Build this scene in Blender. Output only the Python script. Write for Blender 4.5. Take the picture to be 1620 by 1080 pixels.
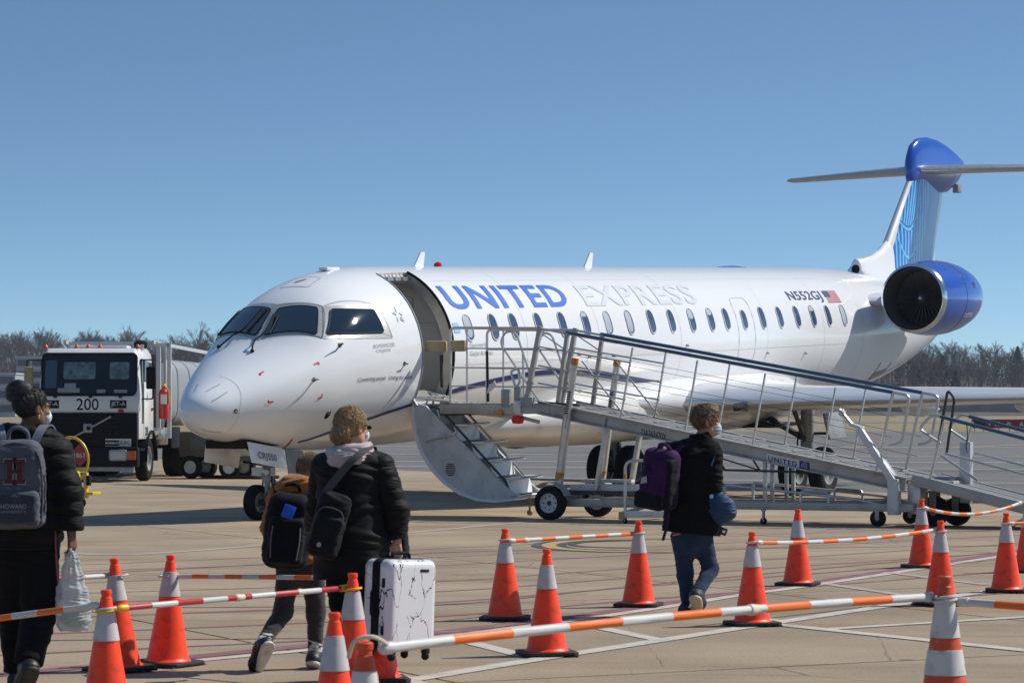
import bpy, bmesh, random
import numpy as np
from math import sin, cos, tan, pi, radians, degrees, sqrt, atan2, floor, asin
from mathutils import Vector, Matrix

# ------------------------------------------------------------------ camera, sky, sun, exposure
scene = bpy.context.scene
for o in list(bpy.data.objects):
    bpy.data.objects.remove(o)
C = scene.collection
FPX, HOR, EYE = 4500.0, 645.0, 1.65          # focal length in photo pixels, horizon row, eye height
cam_data = bpy.data.cameras.new('camera')
cam_data.sensor_width = 36
cam_data.lens = FPX / 1620 * 36
cam_data.shift_y = (HOR - 540) / 1620
cam_data.clip_start = 0.5
cam_data.clip_end = 6000
cam_data.dof.use_dof = True
cam_data.dof.focus_distance = 40
cam_data.dof.aperture_fstop = 11
cam = bpy.data.objects.new('camera', cam_data)
cam.location = (0, 0, EYE)
cam.rotation_euler = (pi / 2, 0, 0)
C.objects.link(cam)
scene.camera = cam

SUN_AZ, SUN_EL = 17.0, 45.0                  # degrees, azimuth from +X towards +Y
world = bpy.data.worlds.new('World')
scene.world = world
world.use_nodes = True
wn = world.node_tree
bg = wn.nodes['Background']
sky = wn.nodes.new('ShaderNodeTexSky')
sky.sky_type = 'NISHITA'
sky.sun_disc = False
sky.sun_elevation = radians(SUN_EL)
sky.sun_rotation = radians(90 - SUN_AZ)
sky.altitude = 0
sky.air_density = 1.0
sky.dust_density = 0.25
sky.ozone_density = 1.5
tc = wn.nodes.new('ShaderNodeTexCoord')
mp = wn.nodes.new('ShaderNodeMapping')
mp.inputs['Location'].default_value = (0, 0, 0.045)
mp.inputs['Scale'].default_value = (1, 1, 3.4)
wn.links.new(tc.outputs['Generated'], mp.inputs['Vector'])
wn.links.new(mp.outputs['Vector'], sky.inputs['Vector'])
tint = wn.nodes.new('ShaderNodeMix')             # white balance of the camera, the same all over the sky
tint.data_type = 'RGBA'
tint.blend_type = 'MULTIPLY'
tint.inputs['Factor'].default_value = 1
tint.inputs['B'].default_value = (0.82, 1.0, 1.02, 1)
wn.links.new(sky.outputs['Color'], tint.inputs['A'])
wn.links.new(tint.outputs['Result'], bg.inputs['Color'])
bg.inputs['Strength'].default_value = 0.13

sun_data = bpy.data.lights.new('sun', 'SUN')
sun_data.energy = 5.0
sun_data.angle = radians(0.53)
sun_data.color = (1.0, 0.955, 0.88)
sun = bpy.data.objects.new('sun', sun_data)
sun.location = (30, 20, 40)
sd = Vector((cos(radians(SUN_EL)) * cos(radians(SUN_AZ)), cos(radians(SUN_EL)) * sin(radians(SUN_AZ)), sin(radians(SUN_EL))))
sun.rotation_euler = sd.to_track_quat('Z', 'Y').to_euler()
C.objects.link(sun)

scene.render.resolution_x = 1024
scene.render.resolution_y = 682
scene.view_settings.view_transform = 'Standard'
scene.view_settings.look = 'None'
scene.view_settings.exposure = -0.04
scene.view_settings.gamma = 1.0
scene.view_settings.use_curve_mapping = False

# ------------------------------------------------------------------ helpers
rng = random.Random(7)

def at(px, py):
    """ground point seen at a photo pixel"""
    Y = FPX * EYE / (py - HOR)
    return Vector(((px - 810) * Y / FPX, Y, 0))

def pix(px, py, Y):
    """point at a photo pixel and a depth"""
    return Vector(((px - 810) * Y / FPX, Y, EYE - (py - HOR) * Y / FPX))

MATS = {}
def mat(name, col, rough=0.5, metal=0.0, var=0.0, scale=8.0, bump=0.0, bscale=40.0, coat=0.0, spec=0.5, trans=0.0, emit=None, wear=None, detail=4.0):
    if name in MATS:
        return MATS[name]
    m = bpy.data.materials.new(name)
    m.use_nodes = True
    nt = m.node_tree
    b = nt.nodes['Principled BSDF']
    c4 = (col[0], col[1], col[2], 1)
    b.inputs['Base Color'].default_value = c4
    b.inputs['Roughness'].default_value = rough
    b.inputs['Metallic'].default_value = metal
    b.inputs['Specular IOR Level'].default_value = spec
    b.inputs['Coat Weight'].default_value = coat
    b.inputs['Coat Roughness'].default_value = 0.06
    b.inputs['Transmission Weight'].default_value = trans
    if emit:
        b.inputs['Emission Color'].default_value = (emit[0], emit[1], emit[2], 1)
        b.inputs['Emission Strength'].default_value = emit[3]
    if var or bump or wear:
        t = nt.nodes.new('ShaderNodeTexCoord')
    if var:
        n = nt.nodes.new('ShaderNodeTexNoise')
        n.inputs['Scale'].default_value = scale
        n.inputs['Detail'].default_value = detail
        nt.links.new(t.outputs['Object'], n.inputs['Vector'])
        r = nt.nodes.new('ShaderNodeMapRange')
        r.inputs['From Min'].default_value = 0.3
        r.inputs['From Max'].default_value = 0.7
        r.inputs['To Min'].default_value = 1 - var
        r.inputs['To Max'].default_value = 1 + var
        nt.links.new(n.outputs['Fac'], r.inputs['Value'])
        mx = nt.nodes.new('ShaderNodeMix')
        mx.data_type = 'RGBA'
        mx.blend_type = 'MULTIPLY'
        mx.inputs['Factor'].default_value = 1
        mx.inputs['A'].default_value = c4
        nt.links.new(r.outputs['Result'], mx.inputs['B'])
        nt.links.new(mx.outputs['Result'], b.inputs['Base Color'])
        last = mx.outputs['Result']
    else:
        last = None
    if wear:
        # wear = (colour, amount 0..1, scale): scuffs and dirt with a shape of their own
        wc, amt, ws = wear
        n2 = nt.nodes.new('ShaderNodeTexNoise')
        n2.inputs['Scale'].default_value = ws
        n2.inputs['Detail'].default_value = 8
        n2.inputs['Roughness'].default_value = 0.7
        nt.links.new(t.outputs['Object'], n2.inputs['Vector'])
        r2 = nt.nodes.new('ShaderNodeMapRange')
        r2.inputs['From Min'].default_value = 0.62 - 0.2 * amt
        r2.inputs['From Max'].default_value = 0.78 - 0.1 * amt
        nt.links.new(n2.outputs['Fac'], r2.inputs['Value'])
        m2 = nt.nodes.new('ShaderNodeMix')
        m2.data_type = 'RGBA'
        nt.links.new(r2.outputs['Result'], m2.inputs['Factor'])
        if last:
            nt.links.new(last, m2.inputs['A'])
        else:
            m2.inputs['A'].default_value = c4
        m2.inputs['B'].default_value = (wc[0], wc[1], wc[2], 1)
        nt.links.new(m2.outputs['Result'], b.inputs['Base Color'])
    if bump:
        n3 = nt.nodes.new('ShaderNodeTexNoise')
        n3.inputs['Scale'].default_value = bscale
        n3.inputs['Detail'].default_value = 5
        nt.links.new(t.outputs['Object'], n3.inputs['Vector'])
        bp = nt.nodes.new('ShaderNodeBump')
        bp.inputs['Strength'].default_value = bump
        bp.inputs['Distance'].default_value = 0.02
        nt.links.new(n3.outputs['Fac'], bp.inputs['Height'])
        nt.links.new(bp.outputs['Normal'], b.inputs['Normal'])
    MATS[name] = m
    return m

class MB:
    """collects shapes; build() links them as ONE mesh object"""
    def __init__(s):
        s.v = []; s.f = []
    def add(s, vs, fs):
        k = len(s.v)
        s.v += [tuple(p) for p in vs]
        s.f += [tuple(i + k for i in f) for f in fs]
        return s
    def box(s, c, d, R=None):
        x, y, z = d[0] / 2, d[1] / 2, d[2] / 2
        vs = [Vector(p) for p in ((-x,-y,-z),(x,-y,-z),(x,y,-z),(-x,y,-z),(-x,-y,z),(x,-y,z),(x,y,z),(-x,y,z))]
        if R is not None:
            vs = [R @ p for p in vs]
        vs = [p + Vector(c) for p in vs]
        return s.add(vs, [(0,3,2,1),(4,5,6,7),(0,1,5,4),(1,2,6,5),(2,3,7,6),(3,0,4,7)])
    def bar(s, p0, p1, w, h, up=(0, 0, 1)):
        """rectangular bar: w across, h along up"""
        p0 = Vector(p0); p1 = Vector(p1)
        d = (p1 - p0); L = d.length; d.normalize()
        u = Vector(up); a = d.cross(u)
        if a.length < 1e-4:
            a = d.cross(Vector((0, 1, 0)))
        a.normalize(); u = a.cross(d).normalized()
        R = Matrix((d, a, u)).transposed()
        return s.box((p0 + p1) / 2, (L, w, h), R)
    def tube(s, pts, r, n=8, caps=True, closed=False):
        pts = [Vector(p) for p in pts]
        m = len(pts)
        rs = r if isinstance(r, (list, tuple)) else [r] * m
        tan_ = []
        for i in range(m):
            if closed:
                t = pts[(i + 1) % m] - pts[i - 1]
            else:
                t = pts[min(i + 1, m - 1)] - pts[max(i - 1, 0)]
            tan_.append(t.normalized())
        t0 = tan_[0]
        a = t0.cross(Vector((0, 0, 1)))
        if a.length < 1e-3:
            a = t0.cross(Vector((0, 1, 0)))
        a.normalize()
        vs = []
        for i in range(m):
            t = tan_[i]
            a = (a - t * a.dot(t)).normalized()
            b = t.cross(a)
            for k in range(n):
                q = 2 * pi * k / n
                vs.append(pts[i] + (a * cos(q) + b * sin(q)) * rs[i])
        fs = []
        for i in range(m if closed else m - 1):
            j = (i + 1) % m
            for k in range(n):
                l = (k + 1) % n
                fs.append((i * n + k, i * n + l, j * n + l, j * n + k))
        if caps and not closed:
            fs.append(tuple(range(n))[::-1]); fs.append(tuple((m - 1) * n + k for k in range(n)))
        return s.add(vs, fs)
    def lathe(s, prof, n=32, o=(0, 0, 0), ax=(0, 0, 1), caps=True):
        """prof = [(radius, height along axis)]"""
        ax = Vector(ax).normalized(); o = Vector(o)
        a = ax.cross(Vector((0, 0, 1)))
        if a.length < 1e-3:
            a = Vector((1, 0, 0))
        a.normalize(); b = ax.cross(a)
        rings = [[o + ax * h + (a * cos(2 * pi * k / n) + b * sin(2 * pi * k / n)) * max(r, 1e-4) for k in range(n)] for r, h in prof]
        return s.loft(rings, caps)
    def loft(s, rings, caps=True, closed_ring=True, loop=False):
        n = len(rings[0]); m = len(rings)
        vs = [p for r in rings for p in r]
        fs = []
        for i in range(m if loop else m - 1):
            j = (i + 1) % m
            for k in range(n if closed_ring else n - 1):
                l = (k + 1) % n
                fs.append((i * n + k, i * n + l, j * n + l, j * n + k))
        if caps and not loop:
            fs.append(tuple(range(n))[::-1]); fs.append(tuple((m - 1) * n + k for k in range(n)))
        return s.add(vs, fs)
    def prism(s, poly, d0, d1, mapf):
        """poly in 2D extruded from d0 to d1; mapf(u, v, d) -> 3D"""
        n = len(poly)
        vs = [mapf(u, v, d0) for u, v in poly] + [mapf(u, v, d1) for u, v in poly]
        fs = [tuple(range(n))[::-1], tuple(range(n, 2 * n))] + [(k, (k + 1) % n, n + (k + 1) % n, n + k) for k in range(n)]
        return s.add(vs, fs)
    def mesh(s, name, bevel=0.0, smooth=35, seg=2, normals=True):
        me = bpy.data.meshes.new(name)
        me.from_pydata([tuple(p) for p in s.v], [], s.f)
        if bevel or normals:
            bm = bmesh.new(); bm.from_mesh(me)
            if normals:
                bmesh.ops.recalc_face_normals(bm, faces=bm.faces)
            if bevel:
                es = [e for e in bm.edges if len(e.link_faces) == 2 and e.calc_face_angle(0) > radians(30)]
                bmesh.ops.bevel(bm, geom=es, offset=bevel, segments=seg, profile=0.5, affect='EDGES', clamp_overlap=True)
            bm.to_mesh(me); bm.free()
        if smooth:
            me.polygons.foreach_set('use_smooth', [True] * len(me.polygons))
            me.set_sharp_from_angle(angle=radians(smooth))
        return me
    def build(s, name, m, parent=None, bevel=0.0, smooth=35, seg=2, normals=True):
        return link(name, s.mesh(name, bevel, smooth, seg, normals), m, parent)

def link(name, me, m, parent=None, loc=None, rot=None):
    o = bpy.data.objects.new(name, me)
    if m is not None and me is not None and len(me.materials) == 0:
        for q in (m if isinstance(m, (list, tuple)) else [m]):
            me.materials.append(q)
    C.objects.link(o)
    if parent is not None:
        o.parent = parent
    if loc is not None:
        o.location = loc
    if rot is not None:
        o.rotation_euler = rot
    return o

def tag(o, label=None, cat=None, group=None, kind=None):
    if label: o['label'] = label
    if cat: o['category'] = cat
    if group: o['group'] = group
    if kind: o['kind'] = kind
    return o

def thing(name, label, cat, loc=(0, 0, 0), rot=(0, 0, 0), group=None):
    o = bpy.data.objects.new(name, None)
    o.empty_display_size = 0.2
    C.objects.link(o)
    o.location = loc; o.rotation_euler = rot
    return tag(o, label, cat, group)

def copy_tree(o, parent=None):
    c = o.copy(); C.objects.link(c)
    if parent is not None:
        c.parent = parent
    for ch in list(o.children):
        copy_tree(ch, c)
    return c

def smooth_path(pts, k=6, closed=False):
    """Catmull-Rom through points"""
    P = [Vector(p) for p in pts]; n = len(P); out = []
    for i in range(n if closed else n - 1):
        if closed:
            a, b, c, d = P[i - 1], P[i], P[(i + 1) % n], P[(i + 2) % n]
        else:
            a, b, c, d = P[max(i - 1, 0)], P[i], P[i + 1], P[min(i + 2, n - 1)]
        for j in range(k):
            t = j / k
            out.append(0.5 * ((2 * b) + (c - a) * t + (2 * a - 5 * b + 4 * c - d) * t * t + (3 * b - a - 3 * c + d) * t ** 3))
    if not closed:
        out.append(P[-1])
    return out

def round_path(pts, r=0.08, k=5):
    """polyline with rounded corners"""
    P = [Vector(p) for p in pts]; out = [P[0]]
    for i in range(1, len(P) - 1):
        a = P[i] + (P[i - 1] - P[i]).normalized() * min(r, (P[i - 1] - P[i]).length * .49)
        c = P[i] + (P[i + 1] - P[i]).normalized() * min(r, (P[i + 1] - P[i]).length * .49)
        for j in range(k + 1):
            t = j / k
            out.append(a * (1 - t) ** 2 + P[i] * 2 * t * (1 - t) + c * t * t)
    out.append(P[-1])
    return out

def text_me(s, size, mapf, bold=0.0, cut=0.0, align='LEFT', sx=1.0, shear=0.0, space=1.0):
    """lettering as a mesh; mapf(u, v) -> 3D, u to the right and v up, in metres"""
    cu = bpy.data.curves.new('txt', 'FONT')
    cu.body = s; cu.size = size; cu.offset = bold; cu.align_x = align; cu.shear = shear; cu.space_character = space
    cu.resolution_u = 4
    ob = bpy.data.objects.new('txt', cu)
    me = bpy.data.meshes.new_from_object(ob)
    bpy.data.objects.remove(ob); bpy.data.curves.remove(cu)
    bm = bmesh.new(); bm.from_mesh(me)
    if cut:
        for ax in (0, 1):
            lo = min(v.co[ax] for v in bm.verts); hi = max(v.co[ax] for v in bm.verts)
            q = lo + cut
            while q < hi:
                pco = [0, 0, 0]; pco[ax] = q; pno = [0, 0, 0]; pno[ax] = 1
                bmesh.ops.bisect_plane(bm, geom=bm.verts[:] + bm.edges[:] + bm.faces[:], plane_co=pco, plane_no=pno, dist=1e-5)
                q += cut
    for v in bm.verts:
        v.co = Vector(mapf(v.co.x * sx, v.co.y))
    bm.to_mesh(me); bm.free()
    return me

# ---- signed-distance bodies turned into one continuous surface (surface nets)
def sdf_mesh(fn, lo, hi, res, name='body', smooth=True):
    lo = np.array(lo, np.float32); hi = np.array(hi, np.float32)
    n = np.ceil((hi - lo) / res).astype(int) + 1
    ax = [lo[i] + res * np.arange(n[i], dtype=np.float32) for i in range(3)]
    B = 6                                   # only blocks near the surface are sampled finely
    cb = [ax[i][::B] for i in range(3)]
    half = res * B * .5
    Pc = np.stack(np.meshgrid(*[c + half for c in cb], indexing='ij'), -1)
    Vc = fn(Pc.reshape(-1, 3)).reshape(Pc.shape[:3])
    near = np.abs(Vc) < half * 1.75 * 1.5 + .02
    V = np.repeat(np.repeat(np.repeat(np.where(Vc < 0, -1.0, 1.0), B, 0), B, 1), B, 2)[:n[0], :n[1], :n[2]].astype(np.float32)
    nf = np.repeat(np.repeat(np.repeat(near, B, 0), B, 1), B, 2)[:n[0], :n[1], :n[2]]
    K = np.argwhere(nf)
    Q = np.stack([ax[i][K[:, i]] for i in range(3)], -1)
    V[K[:, 0], K[:, 1], K[:, 2]] = fn(Q)
    ins = V < 0
    cnt = np.zeros(tuple(n - 1), np.int8)
    for dx in (0, 1):
        for dy in (0, 1):
            for dz in (0, 1):
                cnt += ins[dx:n[0]-1+dx, dy:n[1]-1+dy, dz:n[2]-1+dz]
    act = (cnt > 0) & (cnt < 8)
    I = np.argwhere(act)
    idx = -np.ones(tuple(n - 1), np.int64)
    idx[act] = np.arange(len(I))
    acc = np.zeros((len(I), 3), np.float32); num = np.zeros((len(I), 1), np.float32)
    for d in range(3):
        e = np.zeros(3, int); e[d] = 1
        o1, o2 = [k for k in range(3) if k != d]
        for p in (0, 1):
            for q in (0, 1):
                a = I.copy(); a[:, o1] += p; a[:, o2] += q
                b = a + e
                va = V[a[:, 0], a[:, 1], a[:, 2]]; vb = V[b[:, 0], b[:, 1], b[:, 2]]
                cr = (va < 0) != (vb < 0)
                t = np.where(cr, va / np.where(va == vb, 1, va - vb), 0)
                pos = a.astype(np.float32); pos[:, d] += t
                acc += np.where(cr[:, None], pos, 0); num += cr[:, None]
    vs = acc / np.maximum(num, 1) * res + lo
    fs = []
    for d in range(3):
        o1, o2 = (d + 1) % 3, (d + 2) % 3
        sl0 = [slice(None)] * 3; sl1 = [slice(None)] * 3
        sl0[d] = slice(0, n[d] - 1); sl1[d] = slice(1, n[d])
        cr = ins[tuple(sl0)] != ins[tuple(sl1)]
        E_ = np.argwhere(cr)
        E_ = E_[(E_[:, o1] > 0) & (E_[:, o2] > 0) & (E_[:, o1] < n[o1] - 1) & (E_[:, o2] < n[o2] - 1)]
        if len(E_) == 0:
            continue
        def g(p, q):
            w = E_.copy(); w[:, o1] -= p; w[:, o2] -= q
            return idx[w[:, 0], w[:, 1], w[:, 2]]
        quad = np.stack([g(1, 1), g(0, 1), g(0, 0), g(1, 0)], 1)
        flip = ~ins[E_[:, 0], E_[:, 1], E_[:, 2]]
        quad[flip] = quad[flip][:, ::-1]
        fs.append(quad)
    fs = np.concatenate(fs)
    fs = fs[(fs >= 0).all(1)]
    me = bpy.data.meshes.new(name)
    me.from_pydata(vs.tolist(), [], fs.tolist())
    if smooth:
        me.polygons.foreach_set('use_smooth', [True] * len(me.polygons))
    return me

def cap(P, a, b, ra, rb=None, sx=1.0, sy=1.0):
    """tapered capsule; sx, sy squeeze the x / y axes"""
    rb = ra if rb is None else rb
    k = np.array([1 / sx, 1 / sy, 1.0], np.float32)
    a = np.array(a, np.float32) * k; b = np.array(b, np.float32) * k
    d = b - a; L = float(d @ d) + 1e-9
    Q = P * k - a
    t = np.clip((Q @ d) / L, 0, 1)
    return (np.linalg.norm(Q - t[..., None] * d, axis=-1) - (ra + (rb - ra) * t)) * min(1.0, sx, sy)

def ell(P, c, r):
    Q = (P - np.array(c, np.float32)) / np.array(r, np.float32)
    k = np.linalg.norm(Q, axis=-1)
    return (k - 1) * min(r)

def rbox(P, c, h, r, R=None):
    Q = P - np.array(c, np.float32)
    if R is not None:
        Q = Q @ np.array(R, np.float32)
    q = np.abs(Q) - (np.array(h, np.float32) - r)
    return np.linalg.norm(np.maximum(q, 0), axis=-1) + np.minimum(q.max(-1), 0) - r

def smin(a, b, k):
    h = np.clip(0.5 + 0.5 * (b - a) / k, 0, 1)
    return b + (a - b) * h - k * h * (1 - h)

def U(k, *ds):
    r = ds[0]
    for d in ds[1:]:
        r = smin(r, d, k)
    return r

def wrinkle(P, amp, f, seed=0.0):
    x, y, z = P[..., 0], P[..., 1], P[..., 2]
    return amp * (np.sin(f * (x * 1.3 + z * .8 + .4 * np.sin(f * .7 * z + seed)) + seed) * np.sin(f * (y * 1.1 - z * .9) + 1.7 * seed)
                  + .6 * np.sin(f * 1.9 * (z + .5 * x * y + .3 * x) + 2.1 * seed))
# ------------------------------------------------------------------ ground, apron, taxiway, paint
def ground_mat(name, col, col2, rough, sc=(0.05, 0.6, 9.0), bump=0.15, streak=None, slab=0.0, dark=None, tilt=-62.7, streak_amt=.35, speck=.06, p2=.12):
    m = bpy.data.materials.new(name); m.use_nodes = True
    nt = m.node_tree; b = nt.nodes['Principled BSDF']; N = nt.nodes.new; L = nt.links.new
    g = N('ShaderNodeNewGeometry')
    def noise(scale, det=5, vec=None, rgh=.55):
        n = N('ShaderNodeTexNoise'); n.inputs['Scale'].default_value = scale; n.inputs['Detail'].default_value = det; n.inputs['Roughness'].default_value = rgh
        L(vec or g.outputs['Position'], n.inputs['Vector']); return n.outputs['Fac']
    def rng_(v, a, b_, c, d):
        r = N('ShaderNodeMapRange'); r.inputs['From Min'].default_value = a; r.inputs['From Max'].default_value = b_
        r.inputs['To Min'].default_value = c; r.inputs['To Max'].default_value = d; L(v, r.inputs['Value']); return r.outputs['Result']
    def mix(f, A, B, typ='MIX'):
        x = N('ShaderNodeMix'); x.data_type = 'RGBA'; x.blend_type = typ
        if isinstance(f, float): x.inputs['Factor'].default_value = f
        else: L(f, x.inputs['Factor'])
        for k, q in (('A', A), ('B', B)):
            if isinstance(q, tuple): x.inputs[k].default_value = (*q, 1)
            else: L(q, x.inputs[k])
        return x.outputs['Result']
    c = mix(rng_(noise(sc[0] * 2.4), .35, .65, 0, 1), col, col2)
    c = mix(1.0, c, rng_(noise(sc[1], 6), .3, .7, 1 - p2, 1 + p2), 'MULTIPLY')
    c = mix(1.0, c, rng_(noise(sc[2] * 4, 3), .3, .7, 1 - speck, 1 + speck), 'MULTIPLY')
    c = mix(1.0, c, rng_(noise(70, 2), .3, .7, 1 - 2 * speck, 1 + 2 * speck), 'MULTIPLY')
    if slab:
        oi = N('ShaderNodeObjectInfo')
        c = mix(1.0, c, rng_(oi.outputs['Random'], 0, 1, 1 - slab, 1 + slab), 'MULTIPLY')
    if streak:
        mp_ = N('ShaderNodeMapping'); mp_.inputs['Rotation'].default_value = (0, 0, radians(-8)); mp_.inputs['Scale'].default_value = (.12, 1.0, 1)
        L(g.outputs['Position'], mp_.inputs['Vector'])
        c = mix(rng_(noise(.9, 6, mp_.outputs['Vector'], .65), .53, .74, 0, streak_amt), c, streak)
    if slab:
        mp2 = N('ShaderNodeMapping'); mp2.inputs['Rotation'].default_value = (0, 0, radians(14)); mp2.inputs['Scale'].default_value = (.06, 1.9, 1)
        L(g.outputs['Position'], mp2.inputs['Vector'])
        c = mix(rng_(noise(1.1, 5, mp2.outputs['Vector'], .6), .58, .72, 0, .38), c, (.135, .108, .085))      # rubber and scrape marks
        wv = N('ShaderNodeMix'); wv.data_type = 'RGBA'; wv.inputs['Factor'].default_value = .12
        nn = N('ShaderNodeTexNoise'); nn.inputs['Scale'].default_value = .8; nn.inputs['Detail'].default_value = 6; L(g.outputs['Position'], nn.inputs['Vector'])
        L(g.outputs['Position'], wv.inputs['A']); L(nn.outputs['Color'], wv.inputs['B'])
        vo = N('ShaderNodeTexVoronoi'); vo.feature = 'DISTANCE_TO_EDGE'; vo.inputs['Scale'].default_value = .42; L(wv.outputs['Result'], vo.inputs['Vector'])
        gate = rng_(noise(.16, 3), .48, .66, 0, .0045)
        lt = N('ShaderNodeMath'); lt.operation = 'LESS_THAN'; L(vo.outputs['Distance'], lt.inputs[0]); L(gate, lt.inputs[1])
        fk = N('ShaderNodeMath'); fk.operation = 'MULTIPLY'; L(lt.outputs[0], fk.inputs[0]); fk.inputs[1].default_value = .5
        c = mix(fk.outputs[0], c, (.06, .05, .04))                                                             # hairline cracks
        sp_ = noise(2.6, 3, None, .4)
        c = mix(rng_(sp_, .70, .76, 0, .55), c, (.10, .08, .062))                                              # oil drips
    if dark:
        c = mix(rng_(noise(.55, 8, None, .72), .60, .76, 0, .6), c, dark)
    L(c, b.inputs['Base Color'])
    b.inputs['Roughness'].default_value = rough
    b.inputs['Specular IOR Level'].default_value = .3
    bp = N('ShaderNodeBump'); bp.inputs['Strength'].default_value = bump; bp.inputs['Distance'].default_value = .01
    L(noise(60, 4), bp.inputs['Height']); L(bp.outputs['Normal'], b.inputs['Normal'])
    MATS[name] = m
    return m

M_conc = ground_mat('apron concrete', (.335, .262, .180), (.265, .207, .143), .82, streak=(.20, .112, .048), slab=.07, dark=(.15, .118, .09), streak_amt=.85, speck=.11, p2=.17)
M_asph = ground_mat('taxiway asphalt', (.155, .150, .142), (.125, .122, .118), .85, sc=(.03, .25, 6), streak=(.21, .2, .185), dark=(.1, .1, .1), streak_amt=.5)
M_grass = ground_mat('winter grass', (.27, .215, .13), (.21, .175, .10), .95, sc=(.01, .08, 2), dark=(.14, .13, .07))
M_seal = mat('joint sealant', (.035, .033, .03), .8)

def sheet(name, pts, z, m, kind='structure'):
    me = bpy.data.meshes.new(name)
    me.from_pydata([(p[0], p[1], z) for p in pts], [], [tuple(range(len(pts)))])
    if me.polygons[0].normal.z < 0:
        me.flip_normals()
    o = link(name, me, m)
    if kind: o['kind'] = kind
    return o

sheet('ground', [(-1500, -200), (1500, -200), (1500, 2200), (-1500, 2200)], -.07, M_grass)
# asphalt beyond the concrete, ending at the grass
sheet('taxiway', [(-400, -60), (400, -60), (400, 214), (60, 208), (-400, 190)], -.055, M_asph)
sheet('service_road', [(-500, 300), (500, 330), (500, 352), (-500, 322)], -.055, M_asph)
# concrete apron: the near side of a joint line
E0 = Vector((-6.6, 82.5, 0)); ED = Vector((13.3, -25.8, 0)).normalized(); EN = Vector((-ED.y, ED.x, 0))  # EN points to the far side
if EN.y < 0: EN = -EN
apron = sheet('apron', [tuple((E0 + ED * -70)[:2]), tuple((E0 + ED * 105)[:2]), tuple((E0 + ED * 105 - EN * 90)[:2]), tuple((E0 + ED * -70 - EN * 90)[:2])], -.03, M_seal)
SL = 6.1; gap = .03
slab_mb = MB().box((0, 0, -.013), (SL - gap, SL - gap, .026))
slab_me = slab_mb.mesh('concrete_slab', smooth=0)
slab_me.materials.append(M_conc)
ang = atan2(ED.y, ED.x)
for i in range(-12, 18):
    for j in range(0, 16):
        p = E0 + ED * ((i + .5) * SL) - EN * ((j + .5) * SL)
        lim = 5 + .19 * p.y + 5
        if p.y < 2 or p.y > 125 or abs(p.x) > lim + 4:
            continue
        s_ = link('concrete_slab', slab_me, None, apron, (p.x, p.y, 0), (0, 0, ang))

def paint_mat(name, col, wear=.5, base=(.30, .24, .17)):
    m = bpy.data.materials.new(name); m.use_nodes = True
    nt = m.node_tree; b = nt.nodes['Principled BSDF']
    g = nt.nodes.new('ShaderNodeNewGeometry'); n = nt.nodes.new('ShaderNodeTexNoise')
    n.inputs['Scale'].default_value = 3.5; n.inputs['Detail'].default_value = 9; n.inputs['Roughness'].default_value = .75
    nt.links.new(g.outputs['Position'], n.inputs['Vector'])
    r = nt.nodes.new('ShaderNodeMapRange'); r.inputs['From Min'].default_value = .75 - wear * .5; r.inputs['From Max'].default_value = .85 - wear * .3
    nt.links.new(n.outputs['Fac'], r.inputs['Value'])
    x = nt.nodes.new('ShaderNodeMix'); x.data_type = 'RGBA'
    nt.links.new(r.outputs['Result'], x.inputs['Factor'])
    x.inputs['A'].default_value = (*col, 1); x.inputs['B'].default_value = (*base, 1)
    nt.links.new(x.outputs['Result'], b.inputs['Base Color']); b.inputs['Roughness'].default_value = .75
    return m
P_maroon = paint_mat('maroon paint', (.20, .085, .095), .45)
P_white = paint_mat('worn white paint', (.50, .46, .39), .5)
P_pale = paint_mat('faded pale paint', (.42, .34, .30), .6)
P_black = paint_mat('black paint', (.05, .05, .05), .45)
P_yel = paint_mat('faded yellow paint', (.42, .30, .10), .5)
P_whiteA = paint_mat('white taxiway paint', (.5, .5, .48), .45, (.15, .15, .14))

def painted(name, pxs, w, m, z=.004, group=None):
    """a painted line through ground points seen at photo pixels"""
    P = [at(*p) for p in pxs]
    P = smooth_path(P, 8) if len(P) > 2 else [P[0].lerp(P[1], t / 12) for t in range(13)]
    vs = []
    for i, p in enumerate(P):
        t = (P[min(i + 1, len(P) - 1)] - P[max(i - 1, 0)]).normalized()
        q = Vector((-t.y, t.x, 0)) * w / 2
        vs += [p + q + Vector((0, 0, z)), p - q + Vector((0, 0, z))]
    fs = [(2 * i, 2 * i + 1, 2 * i + 3, 2 * i + 2) for i in range(len(P) - 1)]
    mb = MB().add(vs, fs)
    o = mb.build(name, m, None, smooth=0, normals=False)
    if o.data.polygons[0].normal.z < 0: o.data.flip_normals()
    o['kind'] = 'structure'
    return o
zz = .0005
for k, (a, b, c) in enumerate([(893, 866, 842), (903, 880, 851), (922, 893, 862), (938, 918, 879), (953, 934, 893), (975, 951, 906), (1000, 973, 926), (1030, 1000, 955), (908, 873, 866), (962, 955, 899), (1012, 1006, 960)]):
    zz += .0003
    painted('painted_line', [(-60, a + (a - b) * .3), (130, a), (430, (a + b) / 2 + 1), (720, b), (1000, (b + c) / 2), (1300, c), (1680, c - (b - c) * .62)], .085 if k < 8 else .05, P_maroon, zz)
painted('painted_line', [(-60, 1072), (100, 1058), (480, 1022), (660, 1004), (900, 976), (1067, 953), (1303, 919), (1680, 861)], .2, P_maroon, .0042)
painted('painted_line', [(300, 1046), (480, 1029), (660, 1012), (900, 982), (1067, 958), (1180, 940), (1303, 923), (1680, 865)], .13, P_white, .0048)
painted('painted_line', [(100, 874), (207, 877), (419, 862), (660, 841), (855, 823)], .17, P_pale, .0039)
painted('painted_line', [(430, 1112), (660, 1074), (838, 1045), (1045, 1013), (1240, 983), (1454, 951), (1600, 930)], .16, P_white, .0054)
painted('painted_line', [(1200, 985), (1240, 989), (1430, 1009), (1660, 1033)], .16, P_white, .0060)
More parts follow.
